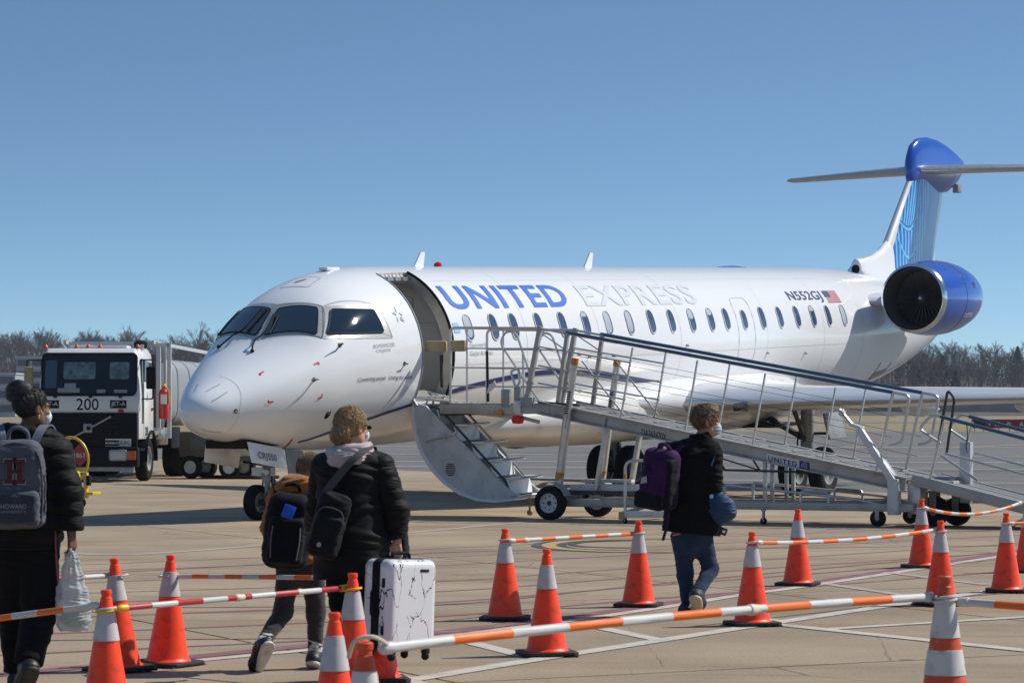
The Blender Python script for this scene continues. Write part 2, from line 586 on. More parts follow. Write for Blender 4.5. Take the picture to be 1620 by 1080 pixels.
painted('painted_line', [(735, 1014), (832, 1038)], .14, P_white, .0045)
painted('painted_line', [(940, 991), (1047, 1013)], .14, P_white, .0045)
painted('painted_line', [(1120, 965), (1240, 984)], .14, P_white, .0045)
painted('painted_line', [(1312, 995), (1640, 975)], .12, P_white, .0057)
painted('painted_line', [(1310, 924), (1460, 946)], .12, P_pale, .0051)
painted('painted_line', [(1400, 905), (1560, 925)], .12, P_pale, .0051)
painted('painted_line', [(600, 1060), (690, 1092)], .14, P_white, .0045)
painted('painted_line', [(1110, 852), (980, 853), (900, 856), (868, 862), (890, 868), (960, 872), (1070, 873)], .42, P_black, .0049)
painted('painted_line', [(1110, 852), (980, 853), (900, 856), (868, 862), (890, 868), (960, 872), (1070, 873)], .17, P_yel, .0056)
painted('painted_line', [(1020, 855), (935, 857), (905, 861), (930, 865), (1010, 867)], .10, P_black, .0063)
for a, b, c, w in ((736, 738, 742, .25), (752, 755, 764, .15), (715, 716, 720, .5), (728, 727, 729, .5), (704, 704, 706, .8)):
    zz += .0002
    painted('painted_line', [(300, a), (760, b), (1640, c)], w, P_whiteA, -.048 if a < 735 else .0042)
painted('painted_line', [(1500, 706), (1660, 700)], .5, P_yel, -.046)

# ------------------------------------------------------------------ far hill, wood, buildings, sign
M_hill = ground_mat('leaf litter', (.105, .080, .060), (.075, .062, .048), .95, sc=(.02, .1, 1))
nx, ny = 60, 10
vs = []; fs = []
for j in range(ny):
    for i in range(nx):
        x = -420 + 840 * i / (nx - 1); y = 610 + 60 * j
        q = max(0, min(1, (y - 630) / 160))
        z = (q * q * (3 - 2 * q)) * (11 + 2.5 * sin(x * .013 + 1) + 2.0 * sin(x * .031) + (3.0 if x < -50 else 0)) - .2
        vs.append((x, y, z))
for j in range(ny - 1):
    for i in range(nx - 1):
        fs.append((j * nx + i, j * nx + i + 1, (j + 1) * nx + i + 1, (j + 1) * nx + i))
hill = MB().add(vs, fs).build('hill', M_hill)
hill['kind'] = 'structure'
def hill_z(x, y):
    q = max(0, min(1, (y - 630) / 160))
    return (q * q * (3 - 2 * q)) * (11 + 2.5 * sin(x * .013 + 1) + 2.0 * sin(x * .031) + (3.0 if x < -50 else 0)) - .2

M_bark = mat('grey brown bark', (.13, .105, .098), .95, var=.3, scale=.3)
M_bark2 = mat('dark bark', (.105, .085, .083), .95, var=.3, scale=.3)
M_brush = mat('bare brush', (.092, .074, .070), .95, var=.45, scale=.12)
M_green = mat('evergreen needles', (.030, .048, .026), .9, var=.3, scale=.5)

def bare_tree(seed, height):
    R = random.Random(seed); tr = MB(); cr = MB()
    def seg(mb, p, q, r0, r1, n):
        mb.tube([p, q], [r0, r1], n, caps=False)
    def grow(p, d, L, r, lev):
        steps = 3 if lev < 2 else 2
        for k in range(steps):
            d2 = (d + Vector((R.uniform(-.16, .16), R.uniform(-.16, .16), R.uniform(-.02, .12)))).normalized()
            q = p + d2 * L / steps
            seg(tr if lev == 0 else cr, p, q, r * (1 - .28 * k / steps), r * (1 - .28 * (k + 1) / steps), 5 if lev == 0 else 3)
            if lev < 4 and (lev > 0 or k >= 1):
                for _ in range(2):
                    a = R.uniform(0, 2 * pi); tl = R.uniform(.35, .85)
                    side = Vector((cos(a), sin(a), 0)); side = (side - d2 * side.dot(d2)).normalized()
                    grow(p.lerp(q, R.uniform(.3, 1)), (d2 * cos(tl) + side * sin(tl)).normalized(), L * R.uniform(.42, .62), max(r * .42, .02), lev + 1)
            p, d = q, d2
        if lev < 4:
            for _ in range(2):
                a = R.uniform(0, 2 * pi); tl = R.uniform(.15, .55)
                side = Vector((cos(a), sin(a), 0))
                grow(p, (d * cos(tl) + side * sin(tl)).normalized(), L * R.uniform(.4, .62), max(r * .5, .02), lev + 1)
    grow(Vector((0, 0, -.5)), Vector((0, 0, 1)), height * .48, height * .018, 0)
    return tr.mesh('trunk', normals=False), cr.mesh('crown', normals=False)
tree_meshes = [bare_tree(10 + i, 11 + 1.4 * i) for i in range(5)]
for a, b in tree_meshes:
    a.materials.append(M_bark); b.materials.append(M_bark2)
R = random.Random(3)
def put_tree(x, y, sc):
    t = thing('bare_tree', 'leafless tree among the bare trees on the far hill beyond the airfield', 'tree', (x, y, hill_z(x, y)), (0, 0, R.uniform(0, 6.28)), 'bare trees along the far hill')
    t.scale = (sc, sc, sc * R.uniform(.9, 1.15))
    a, b = R.choice(tree_meshes)
    link('trunk', a, None, t); link('crown', b, None, t)
for k in range(290):
    y = R.uniform(680, 800); hw_ = .185 * y
    put_tree(R.uniform(-hw_, hw_), y, R.uniform(.5, .9))
# understorey and the mass of trunks behind: too many to count
bm_ = MB(); R2 = random.Random(11)
for k in range(16000):
    y = R2.uniform(640, 830); x = R2.uniform(-.19 * y, .19 * y); z = hill_z(x, y)
    h_ = R2.uniform(1.5, 4.5) if y < 690 else R2.uniform(3, 9.0)
    dx = R2.uniform(-.25, .25) * h_; w = R2.uniform(.04, .10)
    a = R2.uniform(0, pi); ca, sa = cos(a) * w, sin(a) * w
    b = Vector((x, y, z)); t = Vector((x + dx, y + R2.uniform(-.4, .4), z + h_))
    bm_.add([b + Vector((ca, sa, 0)), b - Vector((ca, sa, 0)), t], [(0, 1, 2)])
    for _ in range(5):
        f = R2.uniform(.25, .9); p = b.lerp(t, f); L_ = h_ * (1 - f * .6) * .45
        q = p + Vector((R2.uniform(-1, 1), R2.uniform(-1, 1), R2.uniform(.2, 1.1))).normalized() * L_
        u = Vector((R2.uniform(-1, 1), R2.uniform(-1, 1), R2.uniform(-1, 1))).normalized() * w * .8
        bm_.add([p + u, p - u, q], [(0, 1, 2)])
wood = bm_.build('far_wood', M_brush, smooth=0, normals=False)
tag(wood, 'brown mass of bare brush and saplings covering the far hill', 'wood', kind='stuff')

def evergreen(x, y, h_, seed):
    t = thing('evergreen_tree', 'dark green evergreen among the bare trees on the far hill', 'tree', (x, y, hill_z(x, y)), group='evergreens on the far hill')
    MB().tube([(0, 0, 0), (0, 0, h_ * .9)], [.18, .03], 6).build('trunk', M_bark, t)
    q = MB(); r_ = random.Random(seed)
    for k in range(700):
        f = r_.random() ** .7; z = h_ * (.12 + .88 * f); rad = (1 - f) * h_ * .27 * r_.uniform(.45, 1.1) + .1
        a = r_.uniform(0, 6.28); c = Vector((cos(a) * rad, sin(a) * rad, z)); s_ = r_.uniform(.2, .5)
        u = Vector((r_.uniform(-1, 1), r_.uniform(-1, 1), r_.uniform(-.6, .3))).normalized() * s_; v = Vector((-u.y, u.x, .3)) * .6
        q.add([c - u, c + v, c + u, c - v * .6], [(0, 1, 2, 3)])
    q.build('crown', M_green, t, smooth=0, normals=False)
for k, (px, y, h_) in enumerate(((1462, 700, 10), (1478, 690, 8.5), (1492, 705, 9), (1512, 690, 7), (1610, 720, 11), (1445, 720, 11))):
    evergreen((px - 810) * y / FPX, y, h_, k)

M_bl = mat('pale blue grey cladding', (.30, .34, .40), .6, var=.08, scale=.2)
M_bw = mat('dark strip glazing', (.03, .05, .075), .2)
M_band = mat('light concrete band', (.42, .44, .46), .7)
def far_building(px0, px1, top, y, floors, label):
    x0, x1 = (px0 - 810) * y / FPX, (px1 - 810) * y / FPX
    z1 = EYE + (HOR - top) * y / FPX
    t = thing('office_building', label, 'building', ((x0 + x1) / 2, y, 0))
    w = x1 - x0
    MB().box((0, 6, z1 / 2), (w, 12, z1)).build('wall', M_bl, t)
    MB().box((0, 6, z1 + .15), (w + .4, 12.4, .3)).build('roof', M_band, t)
    fh = z1 / floors; nb = max(2, int(w / 2.4))
    for f in range(floors):
        MB().box((0, -.08, (f + .12) * fh), (w + .1, .16, .35)).build('floor_band', M_band, t)
        for k in range(nb):
            MB().box((-w / 2 + (k + .5) * w / nb, -.04, (f + .58) * fh), (w / nb * .82, .1, fh * .5)).build('window', M_bw, t)
far_building(26, 118, 566, 560, 5, 'blue grey banded office block behind the fuel truck on the far left')
far_building(-30, 24, 592, 540, 3, 'low pale office block at the far left edge')
M_wall = mat('weathered retaining wall', (.23, .20, .19), .9, var=.15, scale=.3)
w_ = MB()
w_.box(((1520 - 810) * 640 / FPX, 640, 1.4), (44, .5, 4.0))
w_.box(((1520 - 810) * 640 / FPX, 640, 3.5), (44.3, .7, .2))
tag(w_.build('retaining_wall', M_wall), 'long low grey brown wall at the foot of the wooded hill', 'wall')

M_sred = mat('red sign face', (.32, .012, .018), .5)
M_sblk = mat('black sign face', (.012, .012, .012), .5)
M_swht = mat('white sign legend', (.75, .72, .68), .5)
M_steel = mat('galvanised steel', (.42, .42, .42), .45, .6, var=.12, scale=5)
sg = thing('runway_sign', 'low red runway sign with white arrows standing in dry grass', 'sign', (0, 0, 0))
ys = 205.0; S_ = FPX / ys
def sx_(px): return (px - 810) * ys / FPX
def sz_(py): return EYE - (py - HOR) * ys / FPX
for nm, a, b, m in (('sign_panel', 1537, 1560, M_sblk), ('sign_panel', 1560, 1602, M_sred), ('sign_panel', 1602, 1640, M_sred)):
    MB().box(((sx_(a) + sx_(b)) / 2, ys, (sz_(663) + sz_(677)) / 2), (sx_(b) - sx_(a) - .03, .2, sz_(663) - sz_(677))).build(nm, m, sg, bevel=.015)
for px in (1542, 1556, 1565, 1580, 1597, 1607, 1618):
    MB().tube([(sx_(px), ys, -.06), (sx_(px), ys, sz_(676))], .03, 6).build('leg', M_steel, sg)
tm = text_me('19 - 1', .48, lambda u, v: (sx_(1572) + u, ys - .105, sz_(674.5) + v), .008)
link('lettering', tm, M_swht, sg)
for a0, a1 in ((1570, 1563.5), (1592, 1599)):
    p0, p1 = sx_(a0), sx_(a1); zc = sz_(670); dsg = 1 if p1 > p0 else -1
    MB().add([(p0, ys - .106, zc - .03), (p1, ys - .106, zc - .03), (p1, ys - .106, zc + .03), (p0, ys - .106, zc + .03),
              (p1 - .12 * dsg, ys - .106, zc - .14), (p1 + .05 * dsg, ys - .106, zc), (p1 - .12 * dsg, ys - .106, zc + .14)], [(0, 1, 2, 3), (4, 5, 6)]).build('arrow', M_swht, sg, smooth=0, normals=False)
tm = text_me('A', .48, lambda u, v: (sx_(1612) + u, ys - .105, sz_(674.5) + v), .008)
link('lettering', tm, M_swht, sg)
# ------------------------------------------------------------------ regional jet
def pchip(xs, ys):
    xs = np.array(xs, float); ys = np.array(ys, float); h = np.diff(xs); d = np.diff(ys) / h; m = np.zeros(len(xs))
    for i in range(1, len(xs) - 1):
        if d[i - 1] * d[i] > 0:
            w1 = 2 * h[i] + h[i - 1]; w2 = h[i] + 2 * h[i - 1]
            m[i] = (w1 + w2) / (w1 / d[i - 1] + w2 / d[i])
    m[0] = d[0]; m[-1] = d[-1]
    def f(x):
        x = min(max(x, xs[0]), xs[-1]); i = min(max(int(np.searchsorted(xs, x)) - 1, 0), len(h) - 1); t = (x - xs[i]) / h[i]
        return float((1 + 2 * t) * (1 - t) ** 2 * ys[i] + t * (1 - t) ** 2 * h[i] * m[i] + t * t * (3 - 2 * t) * ys[i + 1] + t * t * (t - 1) * h[i] * m[i + 1])
    return f
# station x, crown, keel, half width, level of greatest width, squareness of the upper half
FS = np.array([(.25,1.56,1.56,.0,1.56,2),(.30,1.70,1.42,.17,1.56,2),(.44,1.83,1.29,.34,1.58,2.0),(.75,1.99,1.18,.55,1.65,2.05),(1.16,2.18,1.10,.78,1.76,2.2),(1.55,2.36,1.04,.95,1.86,2.4),(1.94,2.58,.98,1.08,1.96,2.5),
 (2.2,2.80,.95,1.15,2.03,2.45),(2.52,3.09,.92,1.21,2.10,2.3),(2.93,3.34,.89,1.275,2.18,2.15),(3.42,3.51,.87,1.32,2.23,2.05),(4.25,3.63,.86,1.35,2.28,2),(5.2,3.65,.86,1.36,2.29,2),(20.5,3.65,.86,1.36,2.29,2),(22.5,3.63,.93,1.33,2.3,2),(24.7,3.49,1.22,1.24,2.38,2),(26.5,3.38,1.62,1.06,2.5,2),(28.3,3.26,2.15,.72,2.7,2),(29.6,3.1,2.6,.34,2.85,2),(30.2,3.02,2.86,.1,2.94,2)])
fT, fB, fW, fM, fN = [pchip(FS[:, 0], FS[:, i]) for i in range(1, 6)]
def fus0(x, th):
    t = radians(th); w, T, B, M = fW(x), fT(x), fB(x), fM(x)
    n = fN(x) if sin(t) > 0 else 2
    cy = abs(cos(t)) ** (2 / n) * (1 if cos(t) > 0 else -1); sz = abs(sin(t)) ** (2 / n) * (1 if sin(t) > 0 else -1)
    return Vector((x, -w * cy, M + ((T - M) if sin(t) > 0 else (M - B)) * sz))
def fus(x, th, off=0.0):
    """point on the hull: th 0 port side, 90 crown, -90 keel; off = outwards"""
    p = fus0(x, th)
    if not off: return p
    a = fus0(x + .01, th) - fus0(x - .01, th); b = fus0(x, th + .6) - fus0(x, th - .6)
    n = a.cross(b).normalized()
    if n.dot(p - Vector((x + .2, 0, fM(x)))) < 0: n = -n
    return p + n * off

def skin_mat():
    m = mat('aircraft white paint', (.78, .79, .80), .22, coat=.5)
    return m
M_white = skin_mat()
M_white2 = mat('white panel paint', (.74, .75, .76), .3, coat=.2, var=.04, scale=3)
M_blue = mat('livery blue', (.012, .085, .44), .2, coat=.6)
M_ublue = mat('lettering blue', (.022, .13, .52), .35)
M_navy = mat('lettering navy', (.012, .02, .11), .4)
M_lgrey = mat('lettering light grey', (.52, .56, .60), .4)
M_mgrey = mat('seam grey', (.33, .35, .37), .5)
M_dk = mat('matt black', (.008, .008, .009), .6, spec=.2)
M_rub = mat('tyre rubber', (.011, .011, .012), .75, spec=.2, var=.25, scale=6, wear=((.05, .045, .04), .3, 9))
M_alu = mat('polished aluminium', (.78, .79, .80), .16, 1.0)
M_alud = mat('brushed aluminium', (.55, .55, .54), .38, .85, var=.1, scale=9)
M_gear = mat('landing gear grey', (.30, .31, .32), .45, .3, var=.15, scale=6)
M_geard = mat('grimy gear metal', (.06, .058, .055), .6, .3, var=.3, scale=8)
M_glass = mat('cockpit glass', (.006, .012, .02), .04, spec=.9, coat=1)
M_wglass = mat('cabin window glass', (.050, .085, .16), .12, spec=.6, coat=.4)
M_shade = mat('drawn window shade', (.36, .42, .50), .5)
M_int = mat('cabin lining', (.52, .51, .48), .6, var=.05, scale=3)
M_intd = mat('dark cabin fittings', (.05, .05, .052), .6)
M_red = mat('red marking', (.45, .01, .02), .5)
M_belly = mat('belly paint', (.66, .65, .63), .3, coat=.3, var=.1, scale=1.2, wear=((.28, .25, .21), .25, 1.6))
M_cream = mat('sill rubber tan', (.36, .28, .15), .6, var=.1, scale=10)

AX_H = 60.3
air = thing('regional_jet', 'white twin engined regional jet with blue tail parked with its airstair open', 'airplane', (-4.64, 40.08, 0), (0, radians(-2.38), radians(AX_H)))

DX0, DX1, DT0, DT1 = 4.36, 5.25, -27.0, 66.0
xs = [.25, .255, .265, .28, .30, .33, .37, .42, .47, .54, .62, .7, .8, .92, 1.05, 1.17, 1.3, 1.42, 1.55, 1.68, 1.81, 1.94, 2.05, 2.2, 2.36, 2.52, 2.7, 2.93, 3.15, 3.42, 3.8, 4.36, 4.6, 4.9, 5.25, 5.8, 6.5] + list(np.arange(7.5, 20, 1.0)) + [20.5, 21.2, 22, 22.7, 23.4, 24.1, 24.8, 25.5, 26.2, 26.9, 27.6, 28.3, 29, 29.6, 30, 30.2]
ths = sorted(set(list(range(-90, 270, 5)) + [-27, 66]))
vs = [fus(x, t) for x in xs for t in ths]
fs = []
n = len(ths)
for i in range(len(xs) - 1):
    for k in range(n):
        l = (k + 1) % n
        t0 = ths[k]
        if DX0 - .001 <= xs[i] < DX1 - .001 and DT0 - .1 <= t0 < DT1 - .1:
            continue
        fs.append((i * n + k, i * n + l, (i + 1) * n + l, (i + 1) * n + k))
fs.append(tuple((len(xs) - 1) * n + k for k in range(n)))
hull = MB().add(vs, fs).build('fuselage', M_white, air, smooth=50)

def rpatch(cs, r, off, seg=5, rings=3, flat=False):
    """rounded four-cornered patch lying on the hull. cs = corners (x, th): bl, tl, tr, br"""
    def bil(u, v):
        a, b, c, d = cs
        if not flat:
            x = (a[0] * (1 - v) + b[0] * v) * (1 - u) + (d[0] * (1 - v) + c[0] * v) * u
            t = (a[1] * (1 - v) + b[1] * v) * (1 - u) + (d[1] * (1 - v) + c[1] * v) * u
            return x, t
        A_, B_, C_, D_ = [fus0(*q) for q in cs]          # straight edges in space, laid back on to the hull
        p = (A_ * (1 - v) + B_ * v) * (1 - u) + (D_ * (1 - v) + C_ * v) * u
        x = p.x; w, T, B, M = fW(x), fT(x), fB(x), fM(x); n = fN(x)
        e = -p.y / w; g = (p.z - M) / ((T - M) if p.z > M else (M - B)); n = n if p.z > M else 2
        sp = lambda q: (abs(q) ** (n / 2)) * (1 if q > 0 else -1)
        if flat == 'z':                                   # keep the height, move sideways on to the hull
            s_ = min(1, max(-1, sp(g))); t = degrees(asin(s_)); return x, (t if e > 0 else 180 - t)
        return x, degrees(atan2(sp(g), sp(e)))
    ru, rv = r
    P = []
    for cu, cv, a0 in ((1 - ru, 1 - rv, 0), (ru, 1 - rv, 90), (ru, rv, 180), (1 - ru, rv, 270)):
        for k in range(seg + 1):
            a = radians(a0 + 90 * k / seg); P.append((cu + ru * cos(a), cv + rv * sin(a)))
    Q = []
    for i in range(len(P)):      # extra points along straight runs so that the patch follows the hull
        a, b = P[i], P[(i + 1) % len(P)]
        L = sqrt((a[0] - b[0]) ** 2 + (a[1] - b[1]) ** 2); k = max(1, int(L / .12))
        Q += [(a[0] + (b[0] - a[0]) * j / k, a[1] + (b[1] - a[1]) * j / k) for j in range(k)]
    vs = [fus(*bil(.5, .5), off)]; fs = []; m = len(Q)
    for q in range(1, rings + 1):
        f = q / rings
        vs += [fus(*bil(.5 + (u - .5) * f, .5 + (v - .5) * f), off) for u, v in Q]
    for k in range(m):
        fs.append((0, 1 + k, 1 + (k + 1) % m))
    for q in range(rings - 1):
        o = 1 + q * m
        for k in range(m):
            l = (k + 1) % m
            fs.append((o + k, o + m + k, o + m + l, o + l))
    return MB().add(vs, fs), [bil(u, v) for u, v in Q]
def rim(mb, outline, off, r=.012):
    return mb.tube([fus(x, t, off) for x, t in outline], r, 5, closed=True)
def strip(pts, w, off=.006, sub=6):
    """band of width w along hull points (x, th)"""
    P = smooth_path([Vector((x, t, 0)) for x, t in pts], sub) if len(pts) > 2 else [Vector((*pts[0], 0)).lerp(Vector((*pts[1], 0)), j / sub) for j in range(sub + 1)]
    vs = []
    for i, p in enumerate(P):
        a = fus(P[max(i - 1, 0)].x, P[max(i - 1, 0)].y); b = fus(P[min(i + 1, len(P) - 1)].x, P[min(i + 1, len(P) - 1)].y)
        t = (b - a).normalized(); c = fus(p.x, p.y, off); nrm = (fus(p.x, p.y, .1) - fus(p.x, p.y)).normalized()
        s_ = t.cross(nrm).normalized() * w / 2
        vs += [c + s_, c - s_]
    return MB().add(vs, [(2 * i, 2 * i + 1, 2 * i + 3, 2 * i + 2) for i in range(len(P) - 1)])
def outline_box(x0, x1, t0, t1, r=.25, k=4):
    pts = []
    w = x1 - x0; h = t1 - t0
    for cx, cy, a0 in ((x1 - r * w, t1 - r * w * 42, 0), (x0 + r * w, t1 - r * w * 42, 90), (x0 + r * w, t0 + r * w * 42, 180), (x1 - r * w, t0 + r * w * 42, 270)):
        for j in range(k + 1):
            a = radians(a0 + 90 * j / k); pts.append((cx + r * w * cos(a), cy + r * w * 42 * sin(a)))
    return pts + [pts[0]]
def poly_strip(mb, pts, w, off=.006):
    for a, b in zip(pts[:-1], pts[1:]):
        q = strip([a, b], w, off, 4); mb.add(q.v, q.f)
    return mb

# cabin windows
WX = [5.82, 6.6, 7.25, 8.07, 8.88, 9.7, 10.5, 11.29, 12.12, 12.91, 13.73, 14.52, 15.18, 15.94, 16.76, 17.57, 18.38, 19.14, 19.9, 20.67]
shade = {0: .95, 5: .25, 6: .98, 7: .98, 10: .5, 11: .35, 17: .3, 19: 1.0}
for i, x in enumerate(WX):
    hw, tc_, th_ = (.115, 16.0, 9.2) if i != 13 else (.105, 15.0, 8.0)
    cs = [(x - hw, tc_ - th_), (x - hw, tc_ + th_), (x + hw, tc_ + th_), (x + hw, tc_ - th_)]
    mb, out = rpatch(cs, (.48, .30), .004)
    w = mb.build('window', M_wglass, air)
    rim(MB(), out, .003, .014).build('window_frame', M_lgrey if i % 3 else M_white2, w)
    if i in shade:
        f = shade[i]; b0 = tc_ + th_ - 2 * th_ * f * .92
        c2 = [(x - hw * .78, b0), (x - hw * .78, tc_ + th_ * .9), (x + hw * .74, tc_ + th_ * .9), (x + hw * .74, b0)]
        rpatch(c2, (.44, .28), .007)[0].build('window_shade', M_shade, w)
# the same row on the starboard side
for x in WX:
    cs = [(x - .115, 155.8), (x - .115, 171.8), (x + .115, 171.8), (x + .115, 155.8)]
    rpatch(cs, (.48, .30), .004)[0].build('window', M_wglass, air)

# cockpit glazing
M_frame = mat('riveted windscreen frame', (.50, .50, .48), .42, .4, var=.12, scale=30)
FA = [(1.90, 92), (2.49, 92), (2.65, 58.2), (2.23, 37.6)]
FB = [(2.23, 37.6), (2.65, 58.2), (3.53, 38.4), (3.61, 12.8)]
PA = [(2.0, 88.3), (2.42, 88.3), (2.57, 60.6), (2.215, 45.4)]
PB = [(2.32, 38.0), (2.67, 51.6), (3.40, 35), (3.41, 17.6)]
def mir(cs): return [(x, 180 - t) for x, t in cs]
wf = MB()
for cs, fl in ((FA, True), (FB, 'z'), (mir(FA), True), (mir(FB), 'z')):
    q, _ = rpatch(cs, (.03, .03), .006, rings=6, flat=fl); wf.add(q.v, q.f)
frame = wf.build('windscreen_frame', M_frame, air, smooth=60)
for nm, cs in (('windscreen', PA), ('side_window', PB), ('windscreen', mir(PA)), ('side_window', mir(PB))):
    mb, out = rpatch(cs, (.06, .10), .019, rings=6, flat='z' if nm == 'side_window' else True)
    w = mb.build(nm, M_glass, air, smooth=60)
    rim(MB(), out, .016, .010).build('seal', M_dk, w)
rv = MB()                                                  # rivet rows on the frame
for cs in (FA, FB):
    (x0, t0), (x1, t1), (x2, t2), (x3, t3) = cs
    for a, b in (((x1, t1), (x2, t2)), ((x0, t0), (x3, t3)), ((x2, t2), (x3, t3))):
        for k in range(26):
            f = (k + .5) / 26
            for ins in (.012, .03):
                cx_, ct_ = (x0 + x1 + x2 + x3) / 4, (t0 + t1 + t2 + t3) / 4
                p = (a[0] + (b[0] - a[0]) * f, a[1] + (b[1] - a[1]) * f)
                p = (p[0] + (cx_ - p[0]) * ins * 1.6, p[1] + (ct_ - p[1]) * ins * 1.6)
                c = fus(*p, .008); nn = (fus(*p, .1) - fus(*p)).normalized()
                rv.lathe([(.007, -.002), (.005, .003)], 5, c, nn)
rv.build('rivets', mat('rivet', (.22, .22, .21), .5, .5), frame, smooth=0)['kind'] = 'stuff'
for s_, pts in ((1, [(1.62, 85), (1.80, 88), (2.02, 86), (2.31, 88)]), (-1, [(1.86, 122), (1.98, 108), (2.06, 101), (2.40, 97)])):
    wp = MB()
    P = [fus(*pts[0], .01), fus(*pts[1], .07), fus(*pts[2], .075), fus(*pts[3], .05)]
    wp.tube(smooth_path(P, 5), .013, 6)
    wp.tube([fus(pts[2][0], pts[2][1] - 2, .03), fus(pts[3][0], pts[3][1] - 3, .03)], .011, 5)
    wp.lathe([(.03, 0), (.03, .03), (.012, .05)], 8, fus(*pts[0]), (0, 0, 1))
    wp.build('wiper', M_dk, air)

# door opening: jamb, lining, bulkhead
jb = MB()
tl = [t for t in ths if DT0 - .1 <= t <= DT1 + .1]
for x in (DX0, DX1):
    o_ = [fus(x, t, .004) for t in tl]; i_ = [Vector((x, fus(x, t).y * .87, 2.29 + (fus(x, t).z - 2.29) * .87)) for t in tl]
    jb.add(o_ + i_, [(k, k + 1, len(tl) + k + 1, len(tl) + k) for k in range(len(tl) - 1)])
for t in (DT0, DT1):
    xx = [DX0, 4.8, DX1]
    o_ = [fus(x, t, .004) for x in xx]; i_ = [Vector((x, fus(x, t).y * .87, 2.29 + (fus(x, t).z - 2.29) * .87)) for x in xx]
    jb.add(o_ + i_, [(k, k + 1, len(xx) + k + 1, len(xx) + k) for k in range(len(xx) - 1)])
door_frame = jb.build('door_frame', M_alud, air, smooth=30)
sealp = [fus(DX1 + .0, t, .01) for t in tl]
MB().tube(sealp, .022, 6).build('door_seal', M_dk, door_frame)
MB().tube([fus(DX0, t, .006) for t in tl], .012, 6).build('door_seal', M_mgrey, door_frame)
bh = MB()
ring = [Vector((5.42, fus(5.42, t).y * .96, 2.29 + (fus(5.42, t).z - 2.29) * .96)) for t in range(-90, 270, 10)]
bh.add(ring, [tuple(range(len(ring)))])
bh.build('bulkhead', M_int, air, smooth=0)
MB().box((5.415, -.62, 2.75), (.012, 1.1, .012)).box((5.413, -.55, 2.4), (.012, .012, 1.5)).build('bulkhead_trim', M_mgrey, air)
MB().box((4.85, 0, 1.60), (1.1, 2.2, .06)).build('cabin_floor', M_intd, air)
MB().box((4.02, .15, 2.3), (.55, 1.5, 1.5)).build('galley', M_int, air, bevel=.01)
g_ = MB()
for k in range(7):
    g_.box((4.5 + k * .11, -.55 - .02 * (k % 2), 3.44), (.07, .12, .06))
g_.tube([(4.4, -.5, 3.47), (5.2, -.5, 3.47)], .02, 6)
g_.build('door_mechanism', M_alud, air)
MB().box((5.3, -1.14, 2.0), (.1, .05, .5)).build('door_latch', M_geard, air)

# open airstair door
def asl(x, lat, z): return Vector((x, -lat, z))
arc = [(1.14, 1.56), (1.13, 1.3), (1.18, 1.02), (1.29, .76), (1.46, .52), (1.68, .32), (1.95, .16), (2.25, .07), (2.55, .05), (2.85, .08)]
top_ = [(2.95, .14), (2.72, .30), (1.36, 1.50)]
ad = None
for x0, x1, nm in ((4.40, 4.44, 'side_panel'), (5.16, 5.20, 'side_panel')):
    mb = MB().prism(arc + top_, x0, x1, lambda u, v, d: asl(d, u, v))
    if ad is None:
        sk = MB()
        r0 = [asl(4.37, u - .02, v) for u, v in arc + [(2.98, .12)]]; r1 = [asl(5.23, u - .02, v) for u, v in arc + [(2.98, .12)]]
        r2 = [asl(5.23, u + .03, v + .03) for u, v in arc + [(2.98, .12)]]; r3 = [asl(4.37, u + .03, v + .03) for u, v in arc + [(2.98, .12)]]
        m_ = len(r0)
        sk.loft([r0, r1, r2, r3], caps=False, closed_ring=False, loop=True)
        ad = sk.build('airstair_door', M_white2, air, smooth=40)
    pn = mb.build('side_panel', mat('scuffed pale grey', (.50, .52, .54), .45, var=.12, scale=4, wear=((.2, .19, .18), .35, 5)), ad, smooth=0)
    if x0 < 5:
        vt = MB()
        for k in range(6):
            wv = .085 * sqrt(1 - ((k - 2.5) / 3.2) ** 2)
            vt.box(asl(4.398, 1.78, .62 - k * .033), (.012, wv * 2, .014))
        vt.build('vent_slots', M_dk, pn)
        MB().tube([asl(4.39, 1.36, .96), asl(4.36, 1.85, 1.06), asl(4.39, 1.9, 1.12)], .014, 6).build('strut', M_alud, pn)
        MB().tube([asl(4.395, u, v) for u, v in arc], .018, 6).build('edge_seal', M_mgrey, pn)
for k in range(5):
    la, z = 1.53 + .30 * k, 1.47 - .265 * k
    st = MB().box(asl(4.8, la + .10, z), (.68, .26, .025)).build('step', M_white2, ad, bevel=.006)
    R_ = Matrix.Rotation(radians(-14), 3, 'X')
    MB().box(asl(4.8, la + .02, z - .13), (.66, .02, .24), R_).build('riser', M_white, st)
    MB().box(asl(4.8, la + .225, z + .016), (.66, .03, .006)).build('nosing', M_geard, st)
for x, mm in ((4.47, M_geard), (5.13, M_alu)):
    P = [asl(x, 1.30, 1.42), asl(x, 1.42, 1.50), asl(x, 1.56, 1.46), asl(x, 2.70, .36), asl(x, 2.78, .16)]
    MB().tube(round_path(P, .09), .02, 8).build('handrail', mm, ad)
MB().box(asl(4.8, 2.88, .14), (.8, .16, .05)).build('foot_plate', M_white2, ad, bevel=.01)
fr_ = MB().tube([asl(4.9, 2.86, .12), asl(4.9, 2.86, -.1)], .018, 6)
fr_.lathe([(.03, -.03), (.045, -.02), (.045, .02), (.03, .03)], 12, asl(4.9, 2.86, -.13), (1, 0, 0))
fr_.build('support_roller', M_cream, ad)
for k in range(3):
    MB().box(asl(4.62 + .2 * k, 2.9, .172), (.06, .09, .014)).build('foot_stop', M_geard, ad)
MB().tube([asl(4.34, 1.16, 1.62), asl(4.34, 1.24, 1.5)], .03, 8).build('hinge', M_gear, air)
MB().tube([asl(5.22, 1.16, 1.62), asl(5.22, 1.24, 1.5)], .03, 8).build('hinge', M_gear, air)

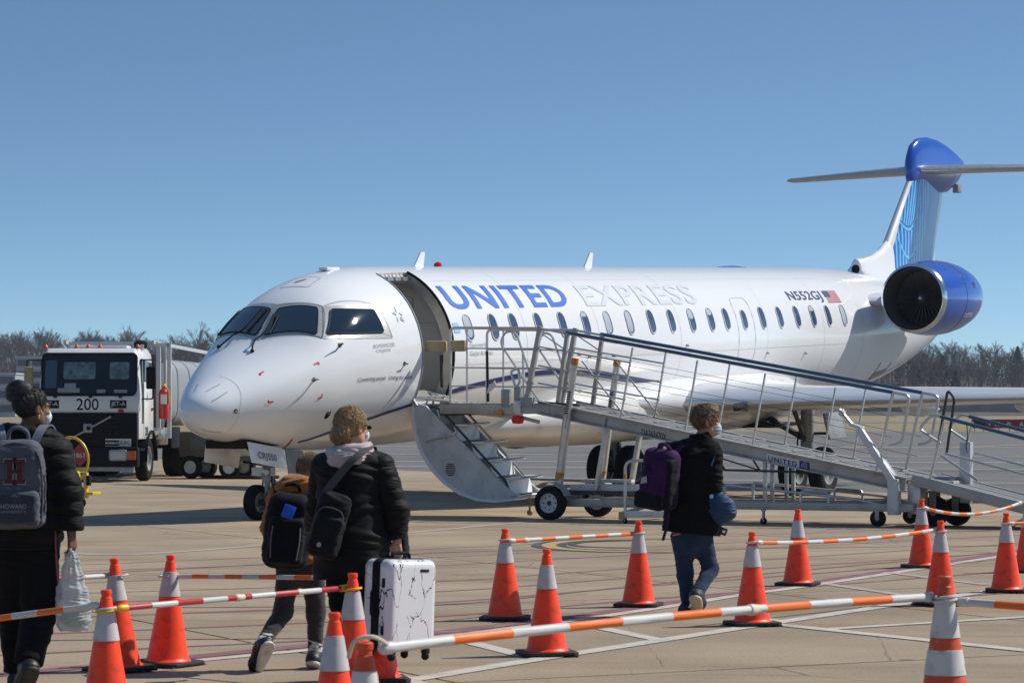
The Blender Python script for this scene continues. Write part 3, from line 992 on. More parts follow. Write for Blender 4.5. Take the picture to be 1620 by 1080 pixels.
# belly fairing
rings = []
for x, a, b, zc in ((6.9, .05, .03, .95), (7.3, .5, .12, .97), (7.8, .92, .26, 1.02), (8.5, 1.24, .42, 1.10), (9.4, 1.42, .56, 1.15), (11, 1.52, .62, 1.15), (14, 1.57, .66, 1.15), (17, 1.55, .64, 1.15), (18.4, 1.4, .52, 1.12), (19.6, 1.0, .3, 1.05), (20.6, .2, .06, .98)):
    rings.append([Vector((x, -a * abs(cos(q)) ** .85 * (1 if cos(q) > 0 else -1), zc + b * abs(sin(q)) ** .85 * (1 if sin(q) > 0 else -1))) for q in [2 * pi * k / 40 for k in range(40)]])
MB().loft(rings).build('belly_fairing', M_belly, air, smooth=60)
# navy cheat line
strip([(2.2, -64), (2.61, -51.1), (3.05, -43.6), (3.72, -36.8), (4.36, -32.2)], .06, .006, 8).build('cheat_line', M_navy, air)
strip([(5.25, -26.3), (5.85, -22.8), (6.98, -18.5), (7.99, -16.4), (9.08, -16.9), (10.25, -20.7), (11.53, -26.3), (12.9, -31)], .085, .007, 8).build('cheat_line', M_navy, air)

# wings
def foil(c, t, n=14):
    """closed airfoil outline, unit: (x, z) with x from the nose"""
    us = [(1 - cos(pi * k / n)) / 2 for k in range(n + 1)]
    th = lambda x: 5 * t * (.2969 * sqrt(x) - .126 * x - .3516 * x * x + .2843 * x ** 3 - .1036 * x ** 4)
    up = [(x * c, th(x) * c * 1.1) for x in us]; lo = [(x * c, -th(x) * c * .9) for x in us]
    return up[::-1] + lo[1:-1]
def wing(name, secs, m, le_m, parent, nle=4):
    rings = []; le = []
    N_ = 14
    for (lat, x, z, c, t) in secs:
        f = foil(c, t, N_)
        rings.append([Vector((x + u, -lat, z + v)) for u, v in f])
        k = len(f); i0 = N_      # index of the nose
        seg = [f[(i0 + j) % k] for j in range(-nle, nle + 1)]
        le.append([Vector((x + u * 1.0 - .006, -lat, z + v * 1.012)) for u, v in seg])
    w = MB().loft(rings).build(name, m, parent, smooth=40)
    MB().loft(le, caps=False, closed_ring=False).build('leading_edge', le_m, w, smooth=60, normals=True)
    return w
M_wing = mat('wing grey paint', (.62, .63, .63), .3, coat=.3)
M_lemetal = mat('dull leading edge metal', (.74, .75, .76), .3, .55, var=.06, scale=1.5)
for sg in (1, -1):
    W = wing('wing', [(sg * .9, 11.9, 1.22, 5.6, .115), (sg * 1.6, 12.35, 1.22, 5.1, .115), (sg * 2.2, 12.75, 1.22, 4.5, .115), (sg * 3.6, 13.5, 1.21, 3.55, .115), (sg * 7.0, 15.25, 1.20, 2.45, .105), (sg * 10.6, 17.15, 1.24, 1.45, .10), (sg * 11.2, 17.7, 1.36, 1.1, .10), (sg * 11.55, 18.4, 2.0, .75, .09), (sg * 11.7, 19.0, 2.7, .45, .09)], M_wing, M_lemetal, air)
    MB().add([Vector((x, -sg * la, z)) for la, x, z in ()], [])
    for la, xx, zz_ in ((4.6, 15.9, 1.02), (6.6, 16.3, 1.05), (8.6, 17.2, 1.10)):
        MB().lathe([(.01, 0), (.10, .25), (.16, .7), (.15, 1.1), (.08, 1.6), (.01, 1.9)], 14, Vector((xx - .4, -sg * la, zz_)), (1, 0, -.06)).build('flap_track_fairing', M_wing, W)
    rr = []
    for x, r_ in ((10.6, .03), (11.2, .2), (11.8, .34), (12.6, .42), (14, .40), (16.5, .34), (18.3, .12), (19, .02)):
        rr.append([Vector((x, -sg * (1.28 + .1 * min(1, r_ / .4)) - sg * r_ * .95 * cos(q), 1.27 + r_ * .78 * sin(q))) for q in [2 * pi * k / 20 for k in range(20)]])
    MB().loft(rr).build('wing_root_fairing', M_white2, W, smooth=60)
    MB().box((12.95, -sg * 2.62, 1.12), (.06, .28, .13)).build('landing_light', M_glass, W, bevel=.01)

# fin, bullet fairing, tailplane
def fin_mat():
    m = bpy.data.materials.new('fin livery'); m.use_nodes = True
    nt = m.node_tree; b = nt.nodes['Principled BSDF']; N = nt.nodes.new; L = nt.links.new
    b.inputs['Roughness'].default_value = .22; b.inputs['Coat Weight'].default_value = .5
    t = N('ShaderNodeTexCoord'); s = N('ShaderNodeSeparateXYZ'); L(t.outputs['Object'], s.inputs[0])
    def M_(op, a, bb=None, c=None):
        q = N('ShaderNodeMath'); q.operation = op
        for i, v in enumerate((a, bb, c)):
            if v is None: continue
            if isinstance(v, (int, float)): q.inputs[i].default_value = v
            else: L(v, q.inputs[i])
        return q.outputs[0]
    X, Z = s.outputs['X'], s.outputs['Z']
    line = M_('SUBTRACT', X, M_('MULTIPLY_ADD', M_('SUBTRACT', Z, 3.42), .83, 25.75))
    isblue = M_('GREATER_THAN', line, 0.0)
    u = M_('SUBTRACT', X, 27.15)
    f = M_('SUBTRACT', Z, M_('MULTIPLY', M_('MULTIPLY', u, u), 1.25))
    def band(c, w): return M_('LESS_THAN', M_('ABSOLUTE', M_('SUBTRACT', f, c)), w)
    def bars(per, duty, lean, z0, lo, hi):
        q = M_('FRACT', M_('ADD', M_('DIVIDE', M_('SUBTRACT', u, M_('MULTIPLY', M_('SUBTRACT', Z, z0), lean)), per), 50.3))
        return M_('MULTIPLY', M_('LESS_THAN', q, duty), M_('MULTIPLY', M_('GREATER_THAN', f, lo), M_('LESS_THAN', f, hi)))
    pat = band(4.50, .035)
    for q in (band(3.87, .035), bars(.175, .42, .12, 4.2, 3.90, 4.44), bars(.175, .42, .06, 3.6, 2.9, 3.81), bars(.115, .55, .50, 4.8, 4.58, 5.30), band(5.38, .03), bars(.1, .5, .8, 5.4, 5.42, 6.2)):
        pat = M_('MAXIMUM', pat, q)
    te = M_('SUBTRACT', X, M_('MULTIPLY_ADD', M_('SUBTRACT', Z, 3.85), .378, 28.86))
    mx = N('ShaderNodeMix'); mx.data_type = 'RGBA'; L(pat, mx.inputs['Factor'])
    mx.inputs['A'].default_value = (.018, .11, .46, 1); mx.inputs['B'].default_value = (.14, .50, .84, 1)
    m2 = N('ShaderNodeMix'); m2.data_type = 'RGBA'; L(isblue, m2.inputs['Factor'])
    m2.inputs['A'].default_value = (.78, .79, .80, 1); L(mx.outputs['Result'], m2.inputs['B'])
    m3 = N('ShaderNodeMix'); m3.data_type = 'RGBA'; L(M_('GREATER_THAN', te, 0.0), m3.inputs['Factor'])
    L(m2.outputs['Result'], m3.inputs['A']); m3.inputs['B'].default_value = (.62, .64, .66, 1)
    L(m3.outputs['Result'], b.inputs['Base Color'])
    return m
def vfoil(x, z, c, t):
    return [Vector((x + u, v, z)) for u, v in foil(c, t, 14)]
secs = [(25.2, 2.9, 4.0, .10), (25.45, 3.45, 3.75, .10), (25.85, 3.85, 3.25, .11), (26.15, 4.2, 2.98, .12), (26.85, 4.9, 2.62, .12), (27.6, 5.65, 2.18, .12), (27.75, 5.9, 2.1, .12)]
fin = MB().loft([vfoil(*s) for s in secs]).build('fin', fin_mat(), air, smooth=40)
MB().loft([[Vector((x + u - .006, v * 1.01, z)) for u, v in [foil(c, t, 14)[(14 + j) % 28] for j in range(-2, 3)]] for x, z, c, t in secs[2:]], caps=False, closed_ring=False).build('leading_edge', mat('satin white leading edge', (.70, .70, .69), .3, .25), fin, smooth=60)
# dorsal fillet with its air intake
dr = []
for x, z0, z1, w in ((24.45, 3.38, 3.80, .10), (24.5, 3.36, 3.85, .13), (24.8, 3.3, 3.86, .15), (25.3, 3.2, 3.92, .16), (25.8, 3.1, 4.06, .17), (26.3, 3.0, 4.3, .16)):
    dr.append([Vector((x, w * cos(q) * (1.0 if sin(q) > 0 else 1.6), (z0 + z1) / 2 + (z1 - z0) / 2 * sin(q))) for q in [2 * pi * k / 16 for k in range(16)]])
MB().loft(dr).build('dorsal_fillet', M_white, fin, smooth=60)
MB().lathe([(.0, -.02), (.085, -.018), (.11, .02)], 16, Vector((24.45, 0, 3.62)), (1, 0, 0)).build('dorsal_intake', M_dk, fin)
br = []
for x, z0, z1, w in ((27.52, 5.60, 5.95, .02), (27.60, 5.52, 6.22, .10), (27.78, 5.48, 6.44, .14), (28.1, 5.46, 6.57, .155), (28.7, 5.40, 6.62, .165), (29.3, 5.36, 6.58, .17), (29.9, 5.40, 6.47, .165), (30.4, 5.58, 6.33, .16), (30.8, 5.80, 6.20, .11), (31.05, 5.98, 6.10, .03)):
    br.append([Vector((x, w * cos(q), (z0 + z1) / 2 + (z1 - z0) / 2 * sin(q))) for q in [2 * pi * k / 24 for k in range(24)]])
MB().loft(br).build('bullet_fairing', M_blue, air, smooth=60)
for sg in (1, -1):
    S_ = wing('tailplane', [(sg * .1, 27.95, 5.86, 2.2, .095), (sg * 1.5, 28.7, 5.86, 1.9, .095), (sg * 4.1, 30.15, 5.84, 1.2, .09), (sg * 4.27, 30.45, 5.84, .8, .06)], M_wing, M_alud, air, 4)
MB().box((30.6, 0, 5.5), (.25, .14, .2)).build('tail_light_housing', M_gear, air, bevel=.02)

# engines on pylons
def engine(sg):
    la, z = 2.28, 2.97; x0 = 21.95
    e = bpy.data.objects.new('engine', None); C.objects.link(e); e.parent = air; e.location = (x0, -sg * la, z); e.empty_display_size = .2
    X_ = (1, 0, 0)
    def L_(pr, nm, m, n=48, caps=False, sm=60):
        return MB().lathe(pr, n, (0, 0, 0), X_, caps).build(nm, m, e, smooth=sm)
    L_([(.625, .06), (.635, .02), (.65, .0), (.672, .005), (.696, .05), (.714, .12)], 'inlet_lip', M_alu)
    L_([(.715, .12), (.745, .4), (.770, .75), (.776, 1.1), (.76, 1.5), (.71, 1.95), (.63, 2.35), (.56, 2.6), (.54, 2.62)], 'cowling', M_blue)
    L_([(.54, 2.62), (.5, 2.65), (.40, 2.7), (.36, 3.1), (.33, 3.12), (.30, 2.9)], 'exhaust_nozzle', M_alud)
    L_([(.625, .06), (.60, .15), (.585, .4), (.59, .72)], 'inlet_duct', mat('inlet duct grey', (.10, .10, .105), .45, .3))
    L_([(.59, .72), (.1, .80)], 'fan_case', M_dk)
    L_([(.0, .42), (.05, .44), (.10, .50), (.14, .60), (.155, .7)], 'spinner', mat('spinner grey', (.09, .09, .095), .35, .3), 24)
    MB().lathe([(.0, 0), (.03, .01), (.03, .04)], 8, (.415, 0, 0), X_).build('spinner_tip', M_lgrey, e)
    fm = MB()
    for k in range(1):
        pts = []
        for j in range(5):
            r_ = .14 + .43 * j / 4; tw = radians(20 + 42 * j / 4); w = .075 + .03 * j / 4
            pts.append([Vector((.66 - cos(tw) * w, r_ * 0 + sin(tw) * w, r_)), Vector((.66 + cos(tw) * w, -sin(tw) * w, r_)), Vector((.665 + cos(tw) * w, -sin(tw) * w + .008, r_)), Vector((.665 - cos(tw) * w, sin(tw) * w + .008, r_))])
        fm.loft(pts)
    me = fm.mesh('fan_blade', smooth=40); me.materials.append(mat('fan blade titanium', (.13, .13, .135), .4, .6))
    for k in range(28):
        link('fan_blade', me, None, e, rot=(2 * pi * k / 28, 0, 0))
    st = MB()
    for x, r_ in ((.2, .7365), (1.25, .782), (2.1, .752)):
        pass
    MB().lathe([(.7775, 1.09), (.7782, 1.10), (.7775, 1.11)], 48, (0, 0, 0), X_, False).build('cowl_seam', M_dk, e)
    tm = fit_text('CAUTION', .50, .10, lambda u, v: Vector((1.12 + u, -(.781 - .02 * u) * sg * cos(radians(-32) + v / .78), (.781 - .02 * u) * sin(radians(-32) + v / .78))), .003, .03)
    link('lettering', tm, M_white2, e)
    for k, (xx, q) in enumerate(((.6, 50), (.95, 42), (1.25, 32), (1.35, 15), (1.1, 24), (.45, 62))):
        MB().lathe([(.022, 0), (.018, .006)], 8, Vector((xx, -sg * .775 * cos(radians(q)), .775 * sin(radians(q)))), (0, -sg * cos(radians(q)), sin(radians(q)))).build('cowl_latch', M_alu, e)
    MB().box((1.75, -sg * .69, .25), (.12, .06, .14), Matrix.Rotation(radians(20), 3, 'Z')).build('vent_plate', M_white2, e, bevel=.01)
    # pylon
    rr = []
    for lat_, xa, c, t in ((.35 * sg, -.1, 3.2, .10), (1.0 * sg, .3, 3.0, .11), (1.62 * sg, .55, 2.8, .12)):
        rr.append([Vector((x0 + xa + u, -lat_, 2.93 + v)) for u, v in foil(c, t, 12)])
    MB().loft(rr).build('pylon', M_white2, air, smooth=40)
def fit_text(s, w, h, mapf, bold=0.0, cut=0.0, shear=0.0, space=1.0):
    """lettering fitted into w x h, starting at (0, 0)"""
    P = text_me(s, 1, lambda u, v: (u, v, 0), bold / max(h, 1e-6) * .7, 0, shear=shear, space=space)
    co = np.array([v.co[:] for v in P.vertices]); lo = co.min(0); hi = co.max(0)
    bpy.data.meshes.remove(P)
    kx, ky = w / (hi[0] - lo[0]), h / (hi[1] - lo[1])
    return text_me(s, 1, lambda u, v: mapf((u - lo[0]) * kx, (v - lo[1]) * ky), bold / max(h, 1e-6) * .7, cut / max(min(kx, ky), .01) if cut else 0, shear=shear, space=space)
engine(1); engine(-1)

# lettering and markings on the hull
def hull_text(s, x0, x1, th0, th1, m, bold=0, shear=0, slope=0.0, space=1.0, cut=.06, nm='lettering'):
    h = radians(th1 - th0) * 1.36
    me = fit_text(s, x1 - x0, h, lambda u, v: fus(x0 + u, th0 + degrees(v / 1.36) + slope * u, .007), bold, cut, shear, space)
    return link(nm, me, m, air)
hull_text('UNITED', 5.52, 9.42, 29.0, 49.0, M_ublue, .016, space=1.1)
hull_text('EXPRESS', 9.98, 14.3, 29.0, 48.3, M_lgrey, .014, space=1.1)
hull_text('N552GJ', 18.36, 19.98, 27.8, 39.5, M_navy, .006, space=1.05)
hull_text('BOMBARDIER', 3.1, 3.63, 8.7, 11.2, M_mgrey, .0, slope=-2.2)
hull_text('CRJ550', 3.14, 3.5, 5.2, 7.6, M_mgrey, .0, slope=-2.2)
hull_text('Connecting people.', 2.72, 3.40, -11.3, -7.9, M_navy, .0, .25, slope=-3.2, cut=.04)
hull_text('Uniting the world.', 3.47, 4.12, -13.7, -10.3, M_navy, .0, .25, slope=-3.2, cut=.04)
hull_text('Operated by', 5.76, 6.32, 2.2, 5.6, M_mgrey, .0, slope=0)
hull_text('GoJet Airlines', 5.76, 6.46, -3.4, 0.2, M_mgrey, .0, slope=0)
for k in range(13):
    a = 39.4 - k * 12 / 13; b = a - 12 / 13
    if k % 2 == 0:
        x0 = 20.16 if k > 6 else 20.42
        MB().add([fus(x, t, .007) for x in (x0, x0 * .5 + 20.82 * .5, 20.82) for t in (a, b)], [(0, 1, 3, 2), (2, 3, 5, 4)]).build('flag_stripe', mat('flag red', (.42, .02, .04), .4), air)
MB().add([fus(x, t, .008) for x in (20.14, 20.42) for t in (39.4, 36, 32.9)], [(0, 1, 4, 3), (1, 2, 5, 4)]).build('flag_canton', M_navy, air)
for k in range(5):                                         # five-winged star emblem
    a = radians(90 + 72 * k)
    def sp(r_, q): return fus(3.95 + r_ * cos(q), 27.5 + degrees(r_ * sin(q) / 1.33), .007)
    MB().add([sp(.05, a + .5), sp(.155, a), sp(.085, a - .62)], [(0, 1, 2)]).build('star_emblem', M_mgrey if k % 2 else M_lgrey, air, smooth=0)
rpatch([(5.36, 12.5), (5.36, 19.5), (5.54, 19.5), (5.54, 12.5)], (.1, .1), .006)[0].build('blue_decal', mat('pale blue decal', (.30, .55, .80), .4), air)
poly_strip(MB(), outline_box(15.62, 16.34, -17.5, 34, .2), .022).build('exit_outline', M_lgrey, air)
poly_strip(MB(), outline_box(2.94, 3.34, 80, 100, .12, 3), .022).build('hatch_outline', M_lgrey, air)
strip([(3.08, 93), (3.2, 88)], .03, .008, 3).build('hatch_handle', M_geard, air)
# radome joint and lightning strips
strip([(.70, -85), (.70, -45), (.72, 0), (.82, 45), (.92, 88)], .008, .003, 8).build('radome_seam', mat('faint seam', (.64, .65, .66), .4), air)
for xx in (7.6, 10.1, 13.2, 16.9, 19.6, 21.6):
    strip([(xx, t) for t in range(-60, 91, 15)], .009, .003, 3).build('skin_joint', MATS['faint seam'], air)
for tt in (55, -8):
    strip([(x, tt) for x in (5.6, 9, 12, 15, 18, 21)], .008, .003, 3).build('skin_joint', MATS['faint seam'], air)
for a, b in (((.42, 38), (.66, 44)), ((.38, -72), (.62, -56)), ((.50, 75), (.72, 70)), ((.50, 105), (.75, 112))):
    strip([a, b], .012, .006, 3).build('lightning_strip', M_mgrey, air)
for x, t, dx, dt in ((1.18, 47.7, 1, -1), (1.97, 19.5, -1, -1), (1.1, -6, 1, 1), (2.0, -15, -1, 1)):
    q = strip([(x, t), (x + .075 * dx, t)], .022, .006, 3); q2 = strip([(x, t), (x, t + 3.4 * dt)], .022, .007, 3)
    q.add(q2.v, q2.f); q.build('corner_mark', M_red, air)
q = strip([(2.28, -84), (1.96, -59)], .03, .006, 5); q.build('corner_mark', M_red, air)
for x, t, L_ in ((1.84, 2.7, .17), (2.42, 20.7, .14), (.66, -7, .05), (3.86, -4.4, .1), (2.27, -30.7, .03)):
    b0 = fus(x, t); nrm = (fus(x, t, .1) - b0).normalized()
    pb = MB().tube([b0, b0 + nrm * L_ * .55, b0 + nrm * L_ * .6 + Vector((-L_ * 1.05, 0, 0))], [.016, .014, .006], 6)
    pb.lathe([(.035, -.004), (.03, .008)], 10, b0, nrm)
    pb.build('probe', mat('probe bronze', (.10, .08, .06), .4, .6), air)
rpatch([(2.22, -36), (2.22, -29), (2.32, -29), (2.32, -36)], (.45, .45), .004)[0].build('static_port', M_dk, air)
for x, t in ((9.7, -7), (16.9, -12), (18.7, -14), (13.4, -3)):
    b0 = fus(x, t); MB().lathe([(.025, 0), (.015, .05)], 6, b0, (0, -1, -.2)).build('drain_mast', M_mgrey, air)
for x, s_ in ((6.35, .24), (12.1, .26)):
    b0 = fus(x, 90)
    MB().prism([(0, 0), (.28, 0), (.34, s_), (.22, s_)], -.012, .012, lambda u, v, d: Vector((x + u, d, b0.z - .01 + v))).build('antenna', M_white2, air)
MB().lathe([(.07, 0), (.06, .05), (.0, .08)], 12, fus(7.1, 90), (0, 0, 1)).build('beacon', mat('red beacon lens', (.5, .02, .02), .2), air)
MB().box(fus(3.9, 90) + Vector((0, 0, .01)), (.35, .16, .05)).build('antenna', M_white2, air, bevel=.015)
poly_strip(MB(), [(23.0, -30), (23.0, -48), (23.75, -48), (23.75, -34)], .05, .006).build('service_panel_outline', M_mgrey, air)
rpatch([(23.02, -50), (23.02, -41), (23.73, -41), (23.73, -50)], (.1, .1), .006)[0].build('service_panel', mat('bare metal panel', (.26, .25, .235), .4, .4), air)
strip([(20.6, -58), (22.5, -52), (24.5, -46), (26, -40)], .03, .006, 6).build('tail_seam', M_mgrey, air)
# open equipment hatch hanging under the belly
hb = MB()
for k in range(7):
    pass
hb.loft([[Vector((9.5 + .55 * k / 4 * 2, -.45 + .9 * j / 6, .66 - .10 * sin(pi * j / 6) - .0 + .02 * k)) for j in range(7)] + [Vector((9.5 + .55 * k / 4 * 2, -.45 + .9 * j / 6, .72 - .06 * sin(pi * j / 6) + .02 * k)) for j in range(6, -1, -1)] for k in range(5)])
hb.build('belly_hatch', mat('hatch lining', (.20, .19, .17), .6, .2, var=.4, scale=14), air)
for xx in (9.7, 10.4):
    for yy in (-.3, .3):
        MB().tube([Vector((xx, yy, .7)), Vector((xx + .1, yy * .9, 1.0))], .02, 6).build('hatch_link', M_gear, air)

# landing gear
def wheel(parent, c, R_, w, n=36, ax=(0, 1, 0), rim_m=None, r_in=.55, nm='wheel'):
    ax = Vector(ax).normalized()
    e = bpy.data.objects.new(nm, None); C.objects.link(e); e.parent = parent; e.location = c; e.empty_display_size = .1
    h = w / 2
    prof = [(R_ * r_in, -h * .78), (R_ * .78, -h * .98), (R_ * .92, -h * .86), (R_ * .985, -h * .6), (R_, -h * .3)]
    for gq in (-.2, .2):       # tread grooves
        prof += [(R_, h * (gq - .06)), (R_ * .975, h * (gq - .05)), (R_ * .975, h * (gq + .05)), (R_, h * (gq + .06))]
    prof += [(R_, h * .3), (R_ * .985, h * .6), (R_ * .92, h * .86), (R_ * .78, h * .98), (R_ * r_in, h * .78)]
    MB().lathe(prof, n, (0, 0, 0), ax, False).build('tyre', M_rub, e, smooth=30)
    r = R_ * r_in
    MB().lathe([(.0, -h * .55), (r * .35, -h * .6), (r * .5, -h * .3), (r * .86, -h * .35), (r * .95, -h * .8), (r * 1.02, -h * .82), (r * 1.0, 0), (r * 1.02, h * .82), (r * .95, h * .8), (r * .86, h * .35), (r * .5, h * .3), (r * .35, h * .6), (0, h * .55)], 28, (0, 0, 0), ax, False).build('rim', rim_m or M_gear, e, smooth=35)
    return e
def gsub(nm, parent, loc=(0, 0, 0)):
    e = bpy.data.objects.new(nm, None); C.objects.link(e); e.parent = parent; e.location = loc; e.empty_display_size = .1
    return e
PITCH = tan(radians(2.38))
ng = gsub('nose_gear', air)
gz = -PITCH * 2.1
def L2(mb, nm, m, par, bev=0.0): return mb.build(nm, m, par, bevel=bev)
def flat_wheel(parent, c, R_, w, rim_m=None, r_in=.55):
    """tyre with its rim under a gear leg: sub-parts stay on the third level"""
    ax = Vector((0, 1, 0)); h = w / 2; c = Vector(c)
    prof = [(R_ * r_in, -h * .78), (R_ * .78, -h * .98), (R_ * .92, -h * .86), (R_ * .985, -h * .6), (R_, -h * .3)]
    for gq in (-.2, .2):
        prof += [(R_, h * (gq - .06)), (R_ * .975, h * (gq - .05)), (R_ * .975, h * (gq + .05)), (R_, h * (gq + .06))]
    prof += [(R_, h * .3), (R_ * .985, h * .6), (R_ * .92, h * .86), (R_ * .78, h * .98), (R_ * r_in, h * .78)]
    MB().lathe(prof, 36, c, ax, False).build('tyre', M_rub, parent, smooth=30)
    r = R_ * r_in
    MB().lathe([(.0, -h * .55), (r * .35, -h * .6), (r * .5, -h * .3), (r * .86, -h * .35), (r * .95, -h * .8), (r * 1.02, -h * .82), (r * 1.0, 0), (r * 1.02, h * .82), (r * .95, h * .8), (r * .86, h * .35), (r * .5, h * .3), (r * .35, h * .6), (0, h * .55)], 28, c, ax, False).build('rim', rim_m or M_gear, parent, smooth=35)
for sg in (1, -1):
    flat_wheel(ng, (2.1, sg * .19, gz + .26), .26, .18)
L2(MB().tube([(2.1, -.26, gz + .26), (2.1, .26, gz + .26)], .045, 10), 'axle', M_geard, ng)
L2(MB().tube([(2.1, 0, gz + .26), (2.12, 0, gz + .62)], .045, 12).tube([(2.12, 0, gz + .55), (2.18, 0, 1.2)], .085, 14), 'strut', M_gear, ng)
L2(MB().tube([(2.2, .0, gz + .66), (2.36, 0, gz + .5), (2.14, 0, gz + .3)], .025, 8).tube([(2.14, -.1, .8), (1.5, -.12, 1.15)], .03, 8).tube([(2.14, .1, .8), (1.5, .12, 1.15)], .03, 8), 'drag_brace', M_geard, ng)
L2(MB().box((2.02, 0, gz + .72), (.12, .34, .12)).lathe([(.06, 0), (.065, .06), (.05, .07)], 14, (1.95, -.1, gz + .72), (-1, 0, 0)), 'taxi_light', M_alud, ng)
L2(MB().tube([(2.1, -.09, gz + .4), (2.06, -.12, gz + .7), (2.12, -.1, 1.0)], .014, 6).tube([(2.1, .09, gz + .4), (2.2, .12, gz + .7), (2.12, .1, 1.0)], .014, 6), 'hose', M_dk, ng)
def gear_door(x0, x1, la, zt0, zt1, drop, lean, nm='gear_door', par=air, m=M_white):
    P = [(x0, la, zt0), (x1, la, zt1), (x1 - .02, la + lean, zt1 - drop), (x0 + .02, la + lean, zt0 - drop)]
    vs = [Vector((x, -l, z)) for x, l, z in P] + [Vector((x, -l + .025, z)) for x, l, z in P]
    return MB().add(vs, [(0, 1, 2, 3), (7, 6, 5, 4), (0, 4, 5, 1), (1, 5, 6, 2), (2, 6, 7, 3), (3, 7, 4, 0)]).build(nm, m, par, bevel=.006, smooth=30)
gd = gear_door(1.13, 2.0, .36, 1.12, .98, .30, .06)
P = [Vector((1.24, -.43 - .004, .915)), Vector((1.86, -.43 - .004, .785))]
tm = fit_text('CRJ550', .46, .125, lambda u, v: Vector((1.30 + u, -.424 + .2 * v - .010, .845 - .155 * u + v)), .002, 0, space=1.1)
link('lettering', tm, M_navy, gd)
gear_door(1.13, 2.0, -.36, 1.12, .98, .30, -.06)
gear_door(2.25, 2.7, .25, .95, .9, .38, .04, m=M_gear)
L2(MB().box((1.6, 0, 1.08), (1.1, .66, .12)), 'gear_bay', M_dk, air)

def main_gear(sg):
    x, la = 17.1, 2.05; z0 = -PITCH * x
    g = gsub('main_gear', air)
    for d in (-.31, .31):
        flat_wheel(g, (x, -sg * la + d, z0 + .46), .46, .30)
    L2(MB().tube([(x, -sg * la - .3, z0 + .46), (x, -sg * la + .3, z0 + .46)], .07, 12), 'axle', M_geard, g)
    L2(MB().tube([(x, -sg * la, z0 + .46), (x - .02, -sg * la, z0 + .95)], .075, 14).tube([(x - .02, -sg * la, z0 + .85), (x - .1, -sg * (la + .06), 1.15)], .13, 16), 'strut', M_gear, g)
    L2(MB().tube([(x - .05, -sg * la, z0 + 1.05), (x - .2, -sg * .9, 1.0)], .06, 10).tube([(x - .05, -sg * la, z0 + .95), (x - .7, -sg * la, 1.05)], .045, 10), 'side_brace', M_geard, g)
    L2(MB().tube([(x + .1, -sg * la, z0 + .95), (x + .34, -sg * la, z0 + .7), (x + .08, -sg * la, z0 + .5)], .035, 8), 'torque_link', M_gear, g)
    L2(MB().tube([(x - .1, -sg * (la - .1), z0 + .6), (x - .16, -sg * (la - .14), z0 + 1.0), (x - .1, -sg * la, 1.1)], .016, 6), 'hose', M_dk, g)
    L2(MB().box((x - .05, -sg * (la + .58), z0 + 1.32), (.78, .05, .50), Matrix.Rotation(radians(-12 * sg), 3, 'X')), 'gear_door', M_gear, g, .01)
    L2(MB().box((x, -sg * (la + .3), z0 + 1.17), (.06, .6, .05)), 'door_link', M_geard, g)
    L2(MB().box((x, -sg * 1.2, .62), (1.2, .9, .06)), 'bay_panel', M_dk, g)
main_gear(1); main_gear(-1)
# ------------------------------------------------------------------ boarding ramp
M_ramp = mat('weathered ramp aluminium', (.42, .395, .365), .48, .35, var=.14, scale=3, wear=((.22, .20, .175), .35, 4))
M_rampl = mat('bright ramp tube', (.58, .57, .55), .35, .55, var=.1, scale=8)
M_grip = mat('blue grey rail sleeve', (.045, .10, .17), .45)
M_tread = mat('ramp tread plate', (.20, .20, .20), .6, .3, var=.2, scale=12)
M_wht = mat('worn white enamel', (.62, .62, .60), .45, var=.08, scale=6, wear=((.3, .28, .25), .3, 7))
M_orange = mat('orange tape', (.55, .20, .03), .5)
ac, as_ = cos(radians(AX_H)), sin(radians(AX_H))
ramp = thing('boarding_ramp', 'long grey aluminium passenger ramp leading down from the jet doorway', 'boarding ramp', (-4.64 + 4.95 * ac, 40.08 + 4.95 * as_, 0), (0, 0, radians(AX_H - 90)))
def V3(u, v, z): return Vector((u, v, z))
VN, VF = -.55, .55
def P_(mb, nm, m=M_ramp, bev=0.0, par=None, sm=35): return mb.build(nm, m, par or ramp, bevel=bev, smooth=sm)
def deckz(u): return 1.72 if u < 3.45 else 1.72 - (u - 3.45) * .1838
# decks
P_(MB().box((2.5, 0, 1.69), (1.9, 1.1, .05)), 'platform_deck', M_tread)
P_(MB().bar((3.45, 0, 1.70), (9.1, 0, .665), 1.06, .04), 'ramp_deck', M_tread)
P_(MB().bar((1.22, 0, 1.78), (1.7, 0, 1.735), .8, .025), 'bridge_plate', M_ramp)
P_(MB().box((1.66, 0, 1.60), (.14, 1.16, .12)), 'bumper_bar', M_dk, .02)
for k in range(14):
    u = 3.9 + k * .37
    P_(MB().box((u, 0, deckz(u) + .012 + .0), (.03, 1.02, .012), Matrix.Rotation(radians(10.4), 3, 'Y')), 'cleat', M_ramp)
for v in (VN - .03, VF + .03):
    b = MB(); y_ = (0, 0, 1)
    b.bar((3.3, v, 1.66), (9.12, v, .59), .03, .20); 
    sgn = -1 if v < 0 else 1
    b.bar((3.3, v + sgn * .03, 1.755), (9.12, v + sgn * .03, .685), .09, .02).bar((3.3, v + sgn * .03, 1.57), (9.12, v + sgn * .03, .50), .09, .02)
    P_(b, 'side_beam', M_ramp, .003)
    P_(MB().box((2.55, v, 1.63), (1.9, .04, .14)), 'platform_beam', M_ramp, .004)
